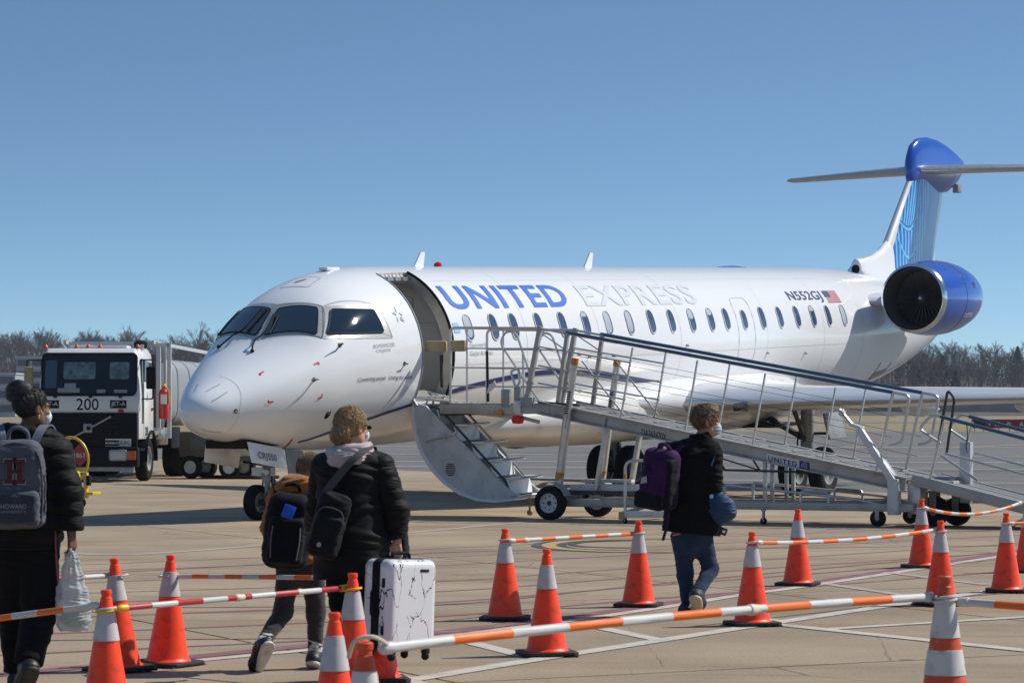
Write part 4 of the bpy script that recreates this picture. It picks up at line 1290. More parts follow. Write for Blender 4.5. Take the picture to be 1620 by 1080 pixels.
# handrails
for v, nm in ((VN, 'near'), (VF, 'far')):
    du = 0 if v < 0 else -.0
    P_(MB().tube(round_path([(1.76, v, 1.72), (1.76, v, 2.86), (3.32, v, 2.83)], .09), .022, 8), 'platform_rail', M_rampl)
    for z, r_ in ((2.55, .012), (2.26, .012), (1.98, .012)):
        P_(MB().tube([(1.76, v, z), (3.3, v, z - .02)], r_, 6), 'guard_bar', M_rampl)
    P_(MB().tube([(2.05, v, 1.72), (2.05, v, 2.85)], .016, 6), 'guard_post', M_rampl)
    P_(MB().bar((2.42, v, 1.74), (2.40, v, 2.5), .03, .03), 'guard_post', M_dk if v < 0 else M_rampl)
    P_(MB().bar((3.05, v, 1.60), (3.32, v, 2.86), .07, .07, (1, 0, 0)), 'rail_post', M_ramp, .006)
    P_(MB().bar((3.60, v, 1.62), (3.78, v, 2.76), .06, .06, (1, 0, 0)), 'rail_post', M_ramp, .006)
    # inclined loop over the hinge
    P_(MB().tube(round_path([(3.3, v, 1.75), (2.62, v, 2.62), (2.72, v, 2.80), (2.90, v, 2.78), (3.2, v, 2.0)], .1), .018, 7), 'stow_loop', M_rampl)
    P_(MB().tube([(3.30, v, 2.83), (4.6, v, 2.60)], .018, 7), 'top_rail', M_rampl)
    P_(MB().tube([(3.75, v, 2.765), (8.92, v, 1.865)], .027, 8), 'rail_sleeve', M_grip)
    P_(MB().tube(round_path([(8.9, v, 1.868), (9.17, v, 1.82), (9.05, v, 1.16), (8.86, v, 1.13)], .09), .024, 8), 'rail_end_loop', M_rampl)
    P_(MB().tube([(8.66, v, .72), (8.92, v, 1.86)], .024, 8), 'rail_post', M_rampl)
    for u in (4.66, 5.71, 6.78, 7.86):
        zb = deckz(u)
        P_(MB().bar((u - .02, v, zb - .12), (u + .20, v, zb + 1.03), .035, .022, (1, 0, 0)), 'rail_post', M_rampl, .003)
    for j, dz in enumerate((.78, .50, .22)):
        P_(MB().tube([(3.3, v, 1.75 + dz), (8.80 + dz * .2, v, .745 + dz)], .0032, 5), 'guard_cable', M_geard)
    for dz in (.80, .52, .26):
        P_(MB().tube([(3.28, v, 1.76 + dz), (4.7 + .15 * dz, v, 1.51 + dz)], .014, 6).tube([(3.95, v, 1.645 + dz), (4.0, v, 1.636 + dz)], .024, 6), 'guard_bar', M_rampl)
    P_(MB().tube([(4.02, v, 2.34), (4.72, v, 1.54)], .013, 6), 'diagonal_brace', M_rampl)
    P_(MB().tube([(3.36, v, 2.74), (3.72, v, 2.52)], .011, 6), 'diagonal_brace', M_rampl)
    # telescopic lifting mast
    vv = v + (-.12 if v < 0 else .12)
    P_(MB().tube([(3.68, vv, .40), (3.84, vv, 1.55)], .062, 12), 'mast_sleeve', M_rampl)
    mst = P_(MB().tube([(3.80, vv, 1.25), (3.97, vv, 2.36)], .05, 12), 'mast', M_rampl)
    MB().tube([(3.955, vv, 2.28), (3.972, vv, 2.38)], .056, 12).build('mast_cap', M_orange, mst)
    hl = MB()
    for k in range(16):
        f = .1 + .5 * k / 16
        hl.box((3.80 + .17 * f, vv - .052, 1.25 + 1.11 * f), (.055, .01, .022))
    hl.build('mast_holes', M_geard, mst)['kind'] = 'stuff'
    P_(MB().tube([(3.70, vv, .58), (3.72, vv, .70)], .065, 12), 'mast_band', M_orange)
    P_(MB().bar((4.26, v, .45), (4.46, v, 1.50), .09, .06, (1, 0, 0)), 'support_leg', M_rampl, .006)
    # chassis
    P_(MB().bar((3.55, v * 1.1, .25), (9.25, v * 1.1, .27), .07, .11), 'chassis_rail', M_ramp, .006)
    P_(MB().tube(round_path([(6.25, v * 1.1, .31), (6.25, v * 1.1, .56), (8.35, v * 1.1, .38), (8.8, v * 1.1, .3)], .06), .022, 7), 'steering_pipe', M_rampl)
    P_(MB().tube(round_path([(7.55, v * 1.1, .32), (7.55, v * 1.1, .48), (7.98, v * 1.1, .46), (7.98, v * 1.1, .32)], .07), .022, 8), 'grab_handle', M_alud)
for u in (3.7, 5.0, 6.3, 7.6, 9.1):
    P_(MB().box((u, 0, .24), (.08, 1.2, .07)), 'cross_member', M_ramp, .005)
for u in (4.6, 5.6, 6.6, 7.6, 8.6):
    P_(MB().box((u, 0, deckz(u) - .14), (.06, 1.1, .08)), 'deck_joist', M_ramp)
# truss under the slope
tz = lambda u: deckz(u) - .42
P_(MB().tube([(5.4, VN, tz(5.4) + .22), (6.35, VN, .76), (8.0, VN, .74)], .018, 6).tube([(6.1, VN, deckz(6.1) - .15), (6.35, VN, .76)], .014, 6).tube([(6.75, VN, deckz(6.75) - .15), (6.9, VN, .75)], .014, 6).tube([(5.5, VN, deckz(5.5) - .2), (6.9, VN, .76)], .012, 6), 'under_truss', M_geard)
for v in (VN * .9, VF * .9, -.25, .25):
    P_(MB().bar((6.95, v, .3), (6.95, v, .90), .05, .05, (1, 0, 0)), 'support_leg', M_rampl, .004)
P_(MB().box((6.3, VN * 1.1, .42), (.14, .12, .3)), 'pipe_bracket', M_ramp, .008)
# ballast boards and step by the wheels
P_(MB().box((4.25, -.2, .475), (.95, .55, .09)), 'tool_tray', M_wht, .01)
P_(MB().box((4.1, .12, .56), (.75, .3, .05)), 'tool_tray', M_wht, .008)
P_(MB().box((4.2, -.25, .40), (.9, .5, .06)), 'tray_bearer', M_geard)
# road wheels
def spoke_wheel(c, R_, w):
    e = gsub('wheel', ramp, c); ax = (0, 1, 0); h = w / 2
    MB().lathe([(R_ * .58, -h * .8), (R_ * .75, -h), (R_ * .93, -h * .85), (R_, -h * .5), (R_, h * .5), (R_ * .93, h * .85), (R_ * .75, h), (R_ * .58, h * .8)], 32, (0, 0, 0), ax, False).build('tyre', M_rub, e, smooth=30)
    MB().lathe([(R_ * .60, -h * .75), (R_ * .55, -h * .7), (R_ * .53, -h * .2), (R_ * .53, h * .2), (R_ * .55, h * .7), (R_ * .60, h * .75)], 28, (0, 0, 0), ax, False).build('rim', M_wht, e, smooth=40)
    hole = MB()
    disc = MB().lathe([(0, -h * .45), (R_ * .2, -h * .5), (R_ * .25, -h * .35), (R_ * .54, -h * .3), (R_ * .54, -h * .25), (0, -h * .25)], 28, (0, 0, 0), ax, False)
    disc.build('rim_disc', M_wht, e, smooth=30)
    MB().lathe([(.0, -h * .75), (R_ * .13, -h * .7), (R_ * .16, -h * .4)], 12, (0, 0, 0), ax).build('hub', M_geard, e)
    for k in range(8):
        a = 2 * pi * k / 8
        MB().lathe([(R_ * .045, -h * .36), (R_ * .055, -h * .3)], 8, (R_ * .40 * cos(a), 0, R_ * .40 * sin(a)), ax).build('rim_slot', M_dk, e)
    return e
spoke_wheel((3.6, -.75, .25), .25, .17)
spoke_wheel((3.6, .75, .25), .25, .17)
P_(MB().tube([(3.6, -.7, .25), (3.6, .7, .25)], .035, 8), 'axle', M_geard)
for v in (-.75, .75):
    P_(MB().loft([[V3(3.6 + (.30 + t) * cos(q), v + s_ * .1, .25 + (.30 + t) * sin(q)) for s_, t in ((-1, 0), (1, 0), (1, .012), (-1, .012))] for q in [radians(20 + 11 * k) for k in range(11)]]), 'mudguard', M_ramp)
def caster(u, v, R_, w, zt):
    c = gsub('caster', ramp, (u, v, 0))
    MB().lathe([(0, -w / 2), (R_ * .8, -w / 2), (R_, -w * .3), (R_, w * .3), (R_ * .8, w / 2), (0, w / 2)], 24, (0, 0, R_), (0, 1, 0), False).build('wheel', M_rub, c)
    MB().box((0, -w * .65, R_ + (zt - R_) / 2), (R_ * .5, .012, zt - R_)).box((0, w * .65, R_ + (zt - R_) / 2), (R_ * .5, .012, zt - R_)).box((0, 0, zt), (R_ * 1.2, w * 1.6, .02)).build('fork', M_ramp, c)
    MB().lathe([(R_ * .3, -w * .56), (R_ * .3, w * .56)], 12, (0, 0, R_), (0, 1, 0)).build('hub', M_gear, c)
caster(8.72, VN * 1.1, .115, .06, .25); caster(8.72, VF * 1.1, .115, .06, .25)
caster(9.32, .0, .21, .12, .48); caster(9.52, .35, .2, .12, .46)
caster(6.95 + .05, VN * 1.1 - .05, .05, .03, .2)
# front lift arm and leg
la = P_(MB().bar((8.33, VN - .1, 1.42), (8.52, VN - .1, 1.36), .10, .05).bar((8.46, VN - .12, 1.36), (8.98, VN - .12, .62), .09, .10), 'lift_arm', M_wht, .01)
MB().tube([(8.16, VN - .1, 1.62), (8.34, VN - .1, 1.42)], .03, 8).lathe([(.05, -.03), (.05, .03)], 10, (8.2, VN - .1, 1.58), (1, 0, -1)).build('arm_shackle', M_alud, la)
MB().bar((8.78, VN - .05, .92), (8.98, VN - .05, .66), .12, .08).build('arm_shoe', M_gear, la, bevel=.01)
P_(MB().box((8.98, VN - .1, .42), (.16, .14, .5)), 'lift_leg', M_wht, .012)
P_(MB().box((9.2, VN * .6, .40), (.2, .3, .46)), 'gear_housing', M_rampl, .02)
P_(MB().box((9.45, .1, .58), (.5, .7, .12)), 'turntable', M_ramp, .02)
P_(MB().box((9.45, .1, .66), (.34, .34, .06)), 'turntable', M_gear, .01)
P_(MB().box((9.72, .18, .75), (.16, .12, .85)), 'upright', M_rampl, .008)
P_(MB().tube([(8.7, VN * .8, .33), (9.0, VN * .8, .55)], .03, 8), 'corner_brace', M_ramp)
# hand crank
P_(MB().tube([(9.62, VN, 1.0), (10.1, VN, .70)], .016, 6).tube([(10.02, VN, .75), (10.16, VN, .66)], .022, 6), 'crank', M_rampl)
P_(MB().tube(round_path([(9.45, VN * .5, 1.0), (9.62, VN * .5, 1.9), (9.72, VN * .5, 1.78), (9.60, VN * .5, 1.0)], .06), .02, 7), 'crank_post', M_geard)
# lower ramp
def lz(u): return .70 - (u - 9.25) * .235
P_(MB().bar((9.25, 0, .69), (12.1, 0, lz(12.1)), 1.02, .035), 'lower_deck', M_tread)
for v in (VN, VF):
    P_(MB().bar((9.2, v, .66), (12.1, v, lz(12.1) - .03), .05, .15), 'lower_beam', M_ramp, .006)
    P_(MB().tube([(9.62, v, 1.53), (12.2, v, .90)], .026, 8), 'lower_rail_sleeve', M_grip)
    P_(MB().tube(round_path([(9.75, v, 1.50), (9.50, v, 1.56), (9.30, v, 1.36), (9.62, v, 1.16)], .08), .022, 8), 'rail_end_loop', M_rampl)
    P_(MB().tube([(9.7, v, 1.02), (12.2, v, .42)], .018, 7), 'lower_mid_rail', M_rampl)
    for u in (9.45, 10.95, 12.05):
        P_(MB().tube([(u, v, lz(u) - .05), (u + .22, v, lz(u) + .80)], .02, 7), 'lower_post', M_rampl)
    P_(MB().tube([(11.0, v, lz(11.0) - .06), (10.6, v, .03)], .028, 8), 'lower_leg', M_rampl)
ln = MB().tube(smooth_path([(10.0, VN, 1.42), (10.02, VN - .02, 1.25), (9.99, VN, 1.12), (10.01, VN, 1.03)], 4), .008, 5)
P_(ln, 'lanyard', M_geard)
# outrigger hoop on a white bar
og = -1.33
P_(MB().tube(round_path([(5.14, og, .12), (5.14, og, .84), (5.24, og, .90), (6.3, og, .90), (6.3, og, .12)], .08), .024, 8), 'outrigger_hoop', M_alud)
P_(MB().tube([(5.14, og, .64), (5.14, og, .70)], .027, 8), 'hoop_band', M_orange)
P_(MB().bar((5.1, og, .13), (6.5, og, .15), .08, .09), 'outrigger_bar', M_wht, .01)
P_(MB().box((5.1, og, .11), (.09, .1, .11)), 'outrigger_end', M_cream, .01)
caster(5.14, og, .035, .03, .08); caster(6.3, og, .035, .03, .08)
for u in (5.14, 6.3):
    P_(MB().bar((u, og, .15), (u, VN, .24), .05, .05), 'outrigger_tie', M_ramp)
# bumpers, lamp, underside fittings
P_(MB().box((1.52, VN - .02, 2.58), (.36, .10, .17)), 'pad', M_cream, .03)
P_(MB().box((1.92, VN - .03, 2.585), (.26, .08, .17)), 'pad', M_cream, .03)
P_(MB().lathe([(.0, -.08), (.08, -.07), (.10, 0), (.06, .05), (0, .06)], 14, (2.96, VN - .05, 1.49), (0, 0, 1)), 'red_lamp', mat('red lamp lens', (.75, .02, .015), .35))
P_(MB().box((2.96, VN - .04, 1.64), (.13, .08, .24)), 'lamp_bracket', M_alud, .008)
P_(MB().lathe([(.05, 0), (.05, .04)], 12, (2.66, VN - .04, 1.58), (0, -1, 0)), 'amber_lamp', mat('amber lamp lens', (.6, .2, .02), .35))
P_(MB().bar((1.75, VN, 1.62), (2.95, VN, 1.50), .06, .05).bar((2.3, VN, 1.66), (3.3, VN, 1.44), .05, .05), 'under_brace', M_ramp, .005)
P_(MB().box((2.75, VN - .02, 1.80), (.14, .1, .26)).box((2.95, VN - .02, 1.86), (.1, .1, .2)).box((3.12, VN - .02, 1.74), (.2, .12, .14)), 'latch_gear', M_gear, .01)
P_(MB().tube(round_path([(2.92, VN - .06, 1.98), (2.84, VN - .06, 2.2), (2.98, VN - .06, 2.24), (3.0, VN - .06, 2.02), (2.9, VN - .06, 1.95)], .05), .02, 7), 'latch_handle', M_alud)
P_(MB().bar((3.3, VN - .02, 1.735), (3.98, VN - .02, 1.69), .08, .035), 'hinge_plate', M_geard, .004)
P_(MB().prism([(0, 0), (.16, .12), (.13, .2), (.02, .1)], -.01, .01, lambda u, v, d: V3(2.42 + u, VN - .03 + d, 1.86 + v)), 'deflector', M_alud)
# lettering on the near beam
sl = -.1838
def beam_map(u0, z0): return lambda u, v: V3(u0 + u, VN - .0485, z0 + v + sl * u)
sb = fit_text('DA363470X', .40, .10, beam_map(5.03, deckz(5.03) - .18), .0)
link('lettering', sb, M_dk, ramp)
pl = P_(MB().prism([(7.02, deckz(7.02) - .185), (7.70, deckz(7.70) - .185), (7.70, deckz(7.70) - .055), (7.02, deckz(7.02) - .055)], 0, .004, lambda u, v, d: V3(u, VN - .046 - d, v)), 'name_plate', mat('pale plate', (.62, .60, .60), .5))
tm = fit_text('UNITED', .44, .07, lambda u, v: V3(7.05 + u, VN - .0525, deckz(7.05) - .158 + v + sl * u), .003, space=1.25)
link('lettering', tm, M_navy, pl)
em = []
for k in range(2):
    pass
MB().prism([(7.53, deckz(7.53) - .18), (7.69, deckz(7.69) - .18), (7.69, deckz(7.69) - .06), (7.53, deckz(7.53) - .06)], 0, .0025, lambda u, v, d: V3(u, VN - .0505 - d, v)).build('emblem', M_navy, pl)
for k in range(4):
    r_ = .035 + .026 * k
    pts = [V3(7.665 - r_ * cos(radians(q)), VN - .0545, deckz(7.665) - .165 + r_ * sin(radians(q)) * .9 + sl * (-r_ * cos(radians(q)))) for q in range(10, 85, 10)]
    MB().tube(pts, .0045, 4).build('emblem_arc', M_lgrey, pl)
sheet_ = P_(MB().box((6.2, VN - .05, deckz(6.2) - .08), (.26, .006, .07), Matrix.Rotation(radians(10.4), 3, 'Y')), 'small_plate', mat('pale blue plate', (.42, .52, .60), .5))
# ------------------------------------------------------------------ fuel truck
M_cab = mat('truck white paint', (.70, .71, .70), .3, coat=.3, var=.05, scale=2)
M_tdark = mat('dark grille plastic', (.009, .0095, .011), .6, var=.2, scale=6, spec=.15)
M_tglass = mat('truck glass', (.006, .011, .015), .05, spec=.45)
M_tank = mat('tank grey paint', (.40, .42, .43), .4, .2, var=.1, scale=1.5)
M_tankd = mat('dark tank end', (.10, .105, .11), .5, var=.15, scale=2)
M_rail = mat('pump frame paint', (.55, .56, .56), .4, .2)
M_amb = mat('amber lens', (.55, .10, .02), .3)
M_lens = mat('clear lens', (.5, .5, .48), .15)
M_yel = mat('safety yellow', (.66, .44, .02), .4, var=.1, scale=6, wear=((.25, .18, .05), .3, 7))
tk = thing('fuel_truck', 'white cab-over jet fuel truck with dark grille facing the camera', 'truck', (-9.42, 63.3, 0), (0, 0, radians(-3.5)))
W2 = 1.14
def T(mb, nm, m, par=None, bev=0.0, sm=35): return mb.build(nm, m, par or tk, bevel=bev, smooth=sm)
# cab shell: sections from front to back, windscreen raked a little
def sect(y, w0, w1, z0, z1, z2, z3):
    return [Vector((-w0, y, z0)), Vector((w0, y, z0)), Vector((w0, y, z1)), Vector((w1, y, z2)), Vector((w1 - .10, y, z3)), Vector((-w1 + .10, y, z3)), Vector((-w1, y, z2)), Vector((-w0, y, z1))]
cab = T(MB().loft([sect(.0, W2, W2 - .0, .95, 1.9, 1.92, 1.94), sect(.16, W2, W2 - .06, .95, 1.9, 2.75, 2.86), sect(.3, W2, W2 - .05, .95, 1.9, 2.84, 2.98), sect(1.65, W2, W2 - .05, .95, 1.9, 2.84, 3.0), sect(1.75, W2 - .02, W2 - .08, .95, 1.9, 2.8, 2.95)]), 'cab', M_cab, bev=.03)
def rr(w, h, r, k=5):
    o = []
    for cx, cy, a0 in ((w / 2 - r, h / 2 - r, 0), (-w / 2 + r, h / 2 - r, 90), (-w / 2 + r, -h / 2 + r, 180), (w / 2 - r, -h / 2 + r, 270)):
        for j in range(k + 1):
            a = radians(a0 + 90 * j / k); o.append((cx + r * cos(a), cy + r * sin(a)))
    return o
rake = .16 / .92
wsf = lambda u, v, d: Vector((u, -.012 - d + (v + .46) * rake, 2.40 + v))
ws = T(MB().prism(rr(2.12, .92, .10), 0, .012, wsf), 'windscreen', M_tglass)
T(MB().tube([wsf(u, v, .012) for u, v in rr(2.12, .92, .10)], .022, 6, closed=True), 'windscreen_seal', M_dk, ws)
# what shows behind the glass: rear windows and seats read as paler patches
for x, w in ((-.22, .72), (.68, .44)):
    T(MB().prism(rr(w, .38, .05), .013, .016, lambda u, v, d, x=x: wsf(x + u, v + .08, d)), 'rear_window_view', mat('daylight through cab', (.12, .17, .19), .3, var=.5, scale=9), ws)
T(MB().prism(rr(.26, .62, .04), .013, .016, lambda u, v, d: wsf(-.86 + u, v + .0, d)), 'rear_window_view', mat('daylight through side', (.05, .09, .13), .3), ws)
for x, w, h_, z in ((-.45, .5, .10, -.36), (-.42, .26, .2, -.3), (.28, .2, .08, -.38), (.72, .3, .07, -.38)):
    T(MB().prism(rr(w, h_, .02), .013, .0165 + .001 * abs(x), lambda u, v, d, x=x, z=z: wsf(x + u, v + z, d)), 'dash_paper', mat('paper on dash', (.26, .30, .31), .6), ws)
for x in (-.62, .18, .85):
    T(MB().tube([wsf(x - .12, -.47, .03), wsf(x + .2, -.44, .035)], .012, 5).box(wsf(x - .13, -.49, .03), (.07, .05, .07)), 'wiper', M_dk, ws)
T(MB().box((0, -.012, 1.73), (2.26, .03, .36)), 'front_panel', M_cab, bev=.012)
tmp_ = lambda x, z: (lambda u, v: Vector((x + u, -.031, z + v)))
lt = fit_text('200', .50, .26, tmp_(-.27, 1.60), .002); link('lettering', lt, M_tdark, tk)
for x in (-1.02, .50):
    bx_ = T(MB().box((x + .17, -.030, 1.73), (.37, .008, .18)), 'fuel_placard', M_dk)
    link('lettering', fit_text('JET-A', .32, .12, lambda u, v, x=x: Vector((x + .01 + u, -.0355, 1.67 + v)), .001), M_wht, bx_)
T(MB().prism(rr(.13, .08, .03), 0, .004, lambda u, v, d: Vector((.73 + u, -.028 - d, 1.585 + v))), 'red_sticker', M_red)
gr = T(MB().box((0, -.02, 1.13), (2.2, .10, .82)), 'grille', M_tdark, bev=.02)
for k in range(8):
    T(MB().box((-.1, -.078, .83 + k * .082), (1.6, .02, .035)), 'grille_slat', M_dk, gr)
T(MB().bar((-.5, -.095, .90), (.52, -.095, 1.46), .015, .035, (0, 0, 1)), 'emblem_bar', M_mgrey, gr)
T(MB().box((0, -.10, 1.20), (.2, .03, .2)), 'emblem_badge', M_gear, gr, .01)
T(MB().box((.02, -.118, 1.20), (.09, .004, .08)), 'emblem_mark', M_dk, gr)
ns = T(MB().box((.68, -.075, .88), (.58, .012, .17)), 'placard', M_wht)
link('lettering', fit_text('NO SMOKING', .52, .10, lambda u, v: Vector((.42 + u, -.0835, .83 + v)), .0), M_dk, ns)
hz_ = T(MB().prism([(0, -.26), (.26, 0), (0, .26), (-.26, 0)], 0, .012, lambda u, v, d: Vector((-.16 + u, -.20 - d, .60 + v))), 'hazard_placard', mat('hazard red', (.32, .03, .035), .5))
link('lettering', fit_text('1863', .24, .11, lambda u, v: Vector((-.28 + u, -.2135, .545 + v)), .0), M_wht, hz_)
MB().prism([(0, -.21), (.21, 0), (0, .21), (-.21, 0)], 0, .0005, lambda u, v, d: Vector((-.16 + u, -.2125, .60 + v))) 
bp_ = T(MB().box((0, -.06, .56), (2.28, .26, .44)), 'bumper', M_tdark, bev=.04)
T(MB().box((0, -.04, .30), (1.6, .2, .12)), 'tow_beam', M_gear, bp_, .02)
for s_ in (1, -1):
    hl_ = T(MB().box((s_ * .70, -.195, .60), (.36, .03, .20)), 'headlight', M_lens, bev=.02)
    T(MB().tube([(s_ * .70 + u, -.205, .60 + v) for u, v in rr(.38, .22, .04)], .016, 5, closed=True), 'headlight_bezel', M_gear, hl_)
    T(MB().box((s_ * 1.0, -.195, .60), (.20, .03, .20)), 'indicator', M_amb, bev=.015)
    T(MB().box((s_ * .9, -.16, .28), (.3, .06, .12)), 'fog_light', M_gear, bev=.02)
for x in (-1.06, -.36, -.10, .17, 1.02):
    T(MB().lathe([(.055, 0), (.055, .03), (.04, .07), (.02, .1), (0, .11)], 12, (x, .42, 2.97), (0, 0, 1)), 'roof_marker', M_amb)
T(MB().box((.1, .8, 3.02), (1.3, .5, .06)), 'roof_panel', M_cab, bev=.02)
T(MB().tube([(-.62, .5, 2.98), (-.72, .45, 3.14)], .012, 6), 'roof_aerial', M_wht)
T(MB().box((1.02, .9, 3.02), (.08, .1, .12)), 'roof_bracket', M_alud)
for s_ in (1, -1):
    d = T(MB().box((s_ * (W2 + .0), .98, 1.62), (.04, 1.0, 1.22)), 'door', M_cab, bev=.015)
    T(MB().prism([(.55, 2.05), (1.42, 1.92), (1.42, 2.66), (.62, 2.72)], W2 - .04, W2 + .006, lambda u, v, q, s_=s_: Vector((s_ * q, u, v))), 'door_window', M_tglass, d)
    T(MB().box((s_ * (W2 + .03), 1.35, 1.62), (.03, .12, .05)), 'door_handle', M_dk, d)
    T(MB().prism([(.30, 1.3), (.46, 1.3), (.50, 1.95), (.36, 2.75), (.28, 2.7)], W2 - .035, W2 + .004, lambda u, v, q, s_=s_: Vector((s_ * q, u, v))), 'quarter_window', M_tglass)
    m_ = T(MB().tube(round_path([(s_ * 1.1, .3, 2.72), (s_ * 1.42, .12, 2.72), (s_ * 1.42, .12, 1.85), (s_ * 1.12, .3, 1.85)], .06), .018, 6), 'mirror_arm', M_dk)
    T(MB().box((s_ * 1.38, .12, 2.32), (.22 if s_ > 0 else .2, .10, .50)), 'mirror', M_dk if s_ > 0 else M_cream, m_, .03)
    # wheel arch and front wheel
    T(MB().loft([[Vector((s_ * xx, 1.25 + (.60 + t) * cos(q), .50 + (.60 + t) * sin(q))) for xx, t in ((.75, 0), (1.20, 0), (1.20, .05), (.75, .05))] for q in [radians(-5 + 19 * k) for k in range(11)]]), 'wheel_arch', M_tdark)
    wheel(tk, (s_ * 1.0, 1.25, .50), .50, .30, 36, (1, 0, 0), M_gear)
    for y in (5.6, 6.9):
        wheel(tk, (s_ * .95, y, .50), .50, .55, 36, (1, 0, 0), M_gear)
    T(MB().box((s_ * 1.02, .35, .72), (.26, .5, .06)), 'cab_step', M_tdark)
link('lettering', fit_text('200', .36, .2, lambda u, v: Vector((W2 + .024, .55 + u, 1.03 + v)), .006), M_dk, tk)
link('lettering', fit_text('A', .16, .2, lambda u, v: Vector((W2 + .024, .72 + u, 1.80 + v)), .008), M_ublue, tk)
# chassis, pump frame and tank
T(MB().box((-.42, 5, .82), (.12, 9.4, .24)).box((.42, 5, .82), (.12, 9.4, .24)), 'chassis', M_tdark)
rings = []
for y, f in ((3.3, .94), (3.4, 1), (9.8, 1), (9.9, .94)):
    rings.append([Vector((1.18 * f * abs(cos(q)) ** .42 * (1 if cos(q) > 0 else -1), y, 2.02 + .82 * f * abs(sin(q)) ** .42 * (1 if sin(q) > 0 else -1))) for q in [2 * pi * k / 32 for k in range(32)]])
tnk = T(MB().loft(rings), 'tank', mat('tank grey white paint', (.26, .28, .30), .5, var=.06, scale=1), sm=50)
T(MB().box((0, 3.28, 2.0), (2.2, .06, 1.5)), 'tank_end', M_tankd, tnk, .03)
for y in (4.6, 6.2, 7.8, 9.3):
    T(MB().loft([[Vector((1.2 * abs(cos(q)) ** .42 * (1 if cos(q) > 0 else -1), y + d, 2.02 + .84 * abs(sin(q)) ** .42 * (1 if sin(q) > 0 else -1))) for q in [2 * pi * k / 32 for k in range(32)]] for d in (-.05, .05)], caps=False), 'tank_band', M_alud, tnk)
for s_ in (-1, 1):
    T(MB().bar((s_ * 1.02, 2.2, 3.16), (s_ * 1.02, 9.6, 3.06), .06, .08), 'top_rail', M_rail)
    T(MB().bar((s_ * 1.1, 2.5, .9), (s_ * 1.1, 2.5, 3.14), .10, .08, (0, 1, 0)), 'frame_post', M_rail)
    T(MB().bar((s_ * 1.1, 3.2, .9), (s_ * 1.1, 3.2, 3.14), .10, .06, (0, 1, 0)), 'frame_post', M_rail)
T(MB().bar((-1.1, 2.5, 3.14), (1.1, 2.5, 3.14), .08, .08), 'frame_beam', M_rail)
T(MB().bar((.5, 2.45, 3.10), (1.36, 2.45, 3.10), .06, .10).bar((1.36, 2.45, .95), (1.36, 2.45, 3.14), .09, .06, (0, 1, 0)), 'platform_frame', M_wht)
T(MB().box((.0, 2.9, 1.95), (2.1, .5, 1.9)), 'pump_cabinet', M_tankd, bev=.03)
T(MB().lathe([(.09, 0), (.09, .9), (.10, .80), (.155, .84), (.155, .95), (.10, .99), (.05, 1.0)], 16, (.78, 2.0, 2.2), (0, 0, 1)), 'air_intake_stack', M_tdark)
ex = T(MB().lathe([(.0, 0), (.11, .0), (.12, .05), (.12, .58), (.09, .66), (.04, .70), (.04, .76)], 16, (1.30, 2.1, 1.40), (0, 0, 1)), 'fire_extinguisher', mat('extinguisher red', (.50, .015, .015), .3, coat=.4))
T(MB().box((1.32, 1.98, 1.85), (.14, .02, .22)), 'extinguisher_label', M_wht, ex)
T(MB().box((1.30, 2.1, 2.18), (.06, .2, .05)).tube([(1.3, 2.1, 2.16), (1.42, 2.05, 2.05), (1.43, 2.05, 1.75)], .015, 6), 'valve', M_yel, ex)
T(MB().box((1.16, 2.4, 1.0), (.26, .6, .4)).lathe([(.12, -.1), (.12, .1)], 12, (1.2, 1.95, 1.05), (1, 0, 0)), 'side_locker', M_alud, bev=.03)
T(MB().box((1.0, 4.2, .95), (.4, 1.2, .5)), 'side_locker', M_tdark, bev=.03)
T(MB().box((1.02, 2.85, 1.85), (.2, .62, 1.7)), 'pump_bay', M_tankd, bev=.03)
for k in range(5):
    T(MB().lathe([(.05, 0), (.06, .04), (.03, .06)], 10, (1.13, 2.62 + .1 * k, 1.5 + .22 * (k % 3)), (1, 0, 0)), 'gauge', M_alud if k % 2 else M_wht)
T(MB().tube(smooth_path([(1.1, 2.6, 1.9), (1.3, 2.7, 1.6), (1.2, 2.9, 1.2), (1.05, 3.0, 1.0)], 5), .05, 8), 'hose', M_rub)

# yellow wheeled extinguisher cart
yc = thing('extinguisher_cart', 'yellow wheeled fire extinguisher cart standing in front of the fuel truck', 'cart', at(113, 805), (0, 0, radians(-12)))
S9 = 97.0
def Yc(mb, nm, m, par=None, bev=0.0): return mb.build(nm, m, par or yc, bevel=bev)
Yc(MB().tube([(-.02 + .31 * sin(radians(q)), 0, .80 + .37 * cos(radians(q))) for q in range(0, 360, 12)], .022, 8, closed=True), 'hose_hoop', M_yel)
Yc(MB().bar((-.18, .0, 1.12), (-.18, 0, .35), .05, .05, (1, 0, 0)).bar((-.18, 0, .62), (.26, 0, .66), .04, .05), 'hoop_post', M_yel)
tnk2 = Yc(MB().lathe([(0, -.26), (.10, -.25), (.16, -.18), (.17, 0), (.16, .18), (.10, .25), (0, .26)], 20, (-.16, .1, .52), (.75, -.2, .12)), 'cylinder', M_yel)
Yc(MB().lathe([(.173, -.04), (.175, .0), (.173, .04)], 20, (-.16, .1, .52), (.75, -.2, .12), False), 'strap', M_dk, tnk2)
Yc(MB().box((.05, .05, .26), (.75, .4, .05)), 'frame', M_yel, None, .01)
Yc(MB().bar((.27, -.05, .18), (.27, -.05, .60), .09, .06, (1, 0, 0)), 'corner_post', M_yel, None, .008)
Yc(MB().box((.32, -.06, .47), (.06, .10, .16)), 'post_cap', M_dk, None, .01)
for x, y in ((.05, -.16), (.05, .26), (-.3, .26)):
    wheel(yc, (x, y, .10), .10, .06, 20, (0, 1, 0), M_gear)
    Yc(MB().box((x, y, .2), (.05, .09, .12)), 'caster_fork', M_dk)

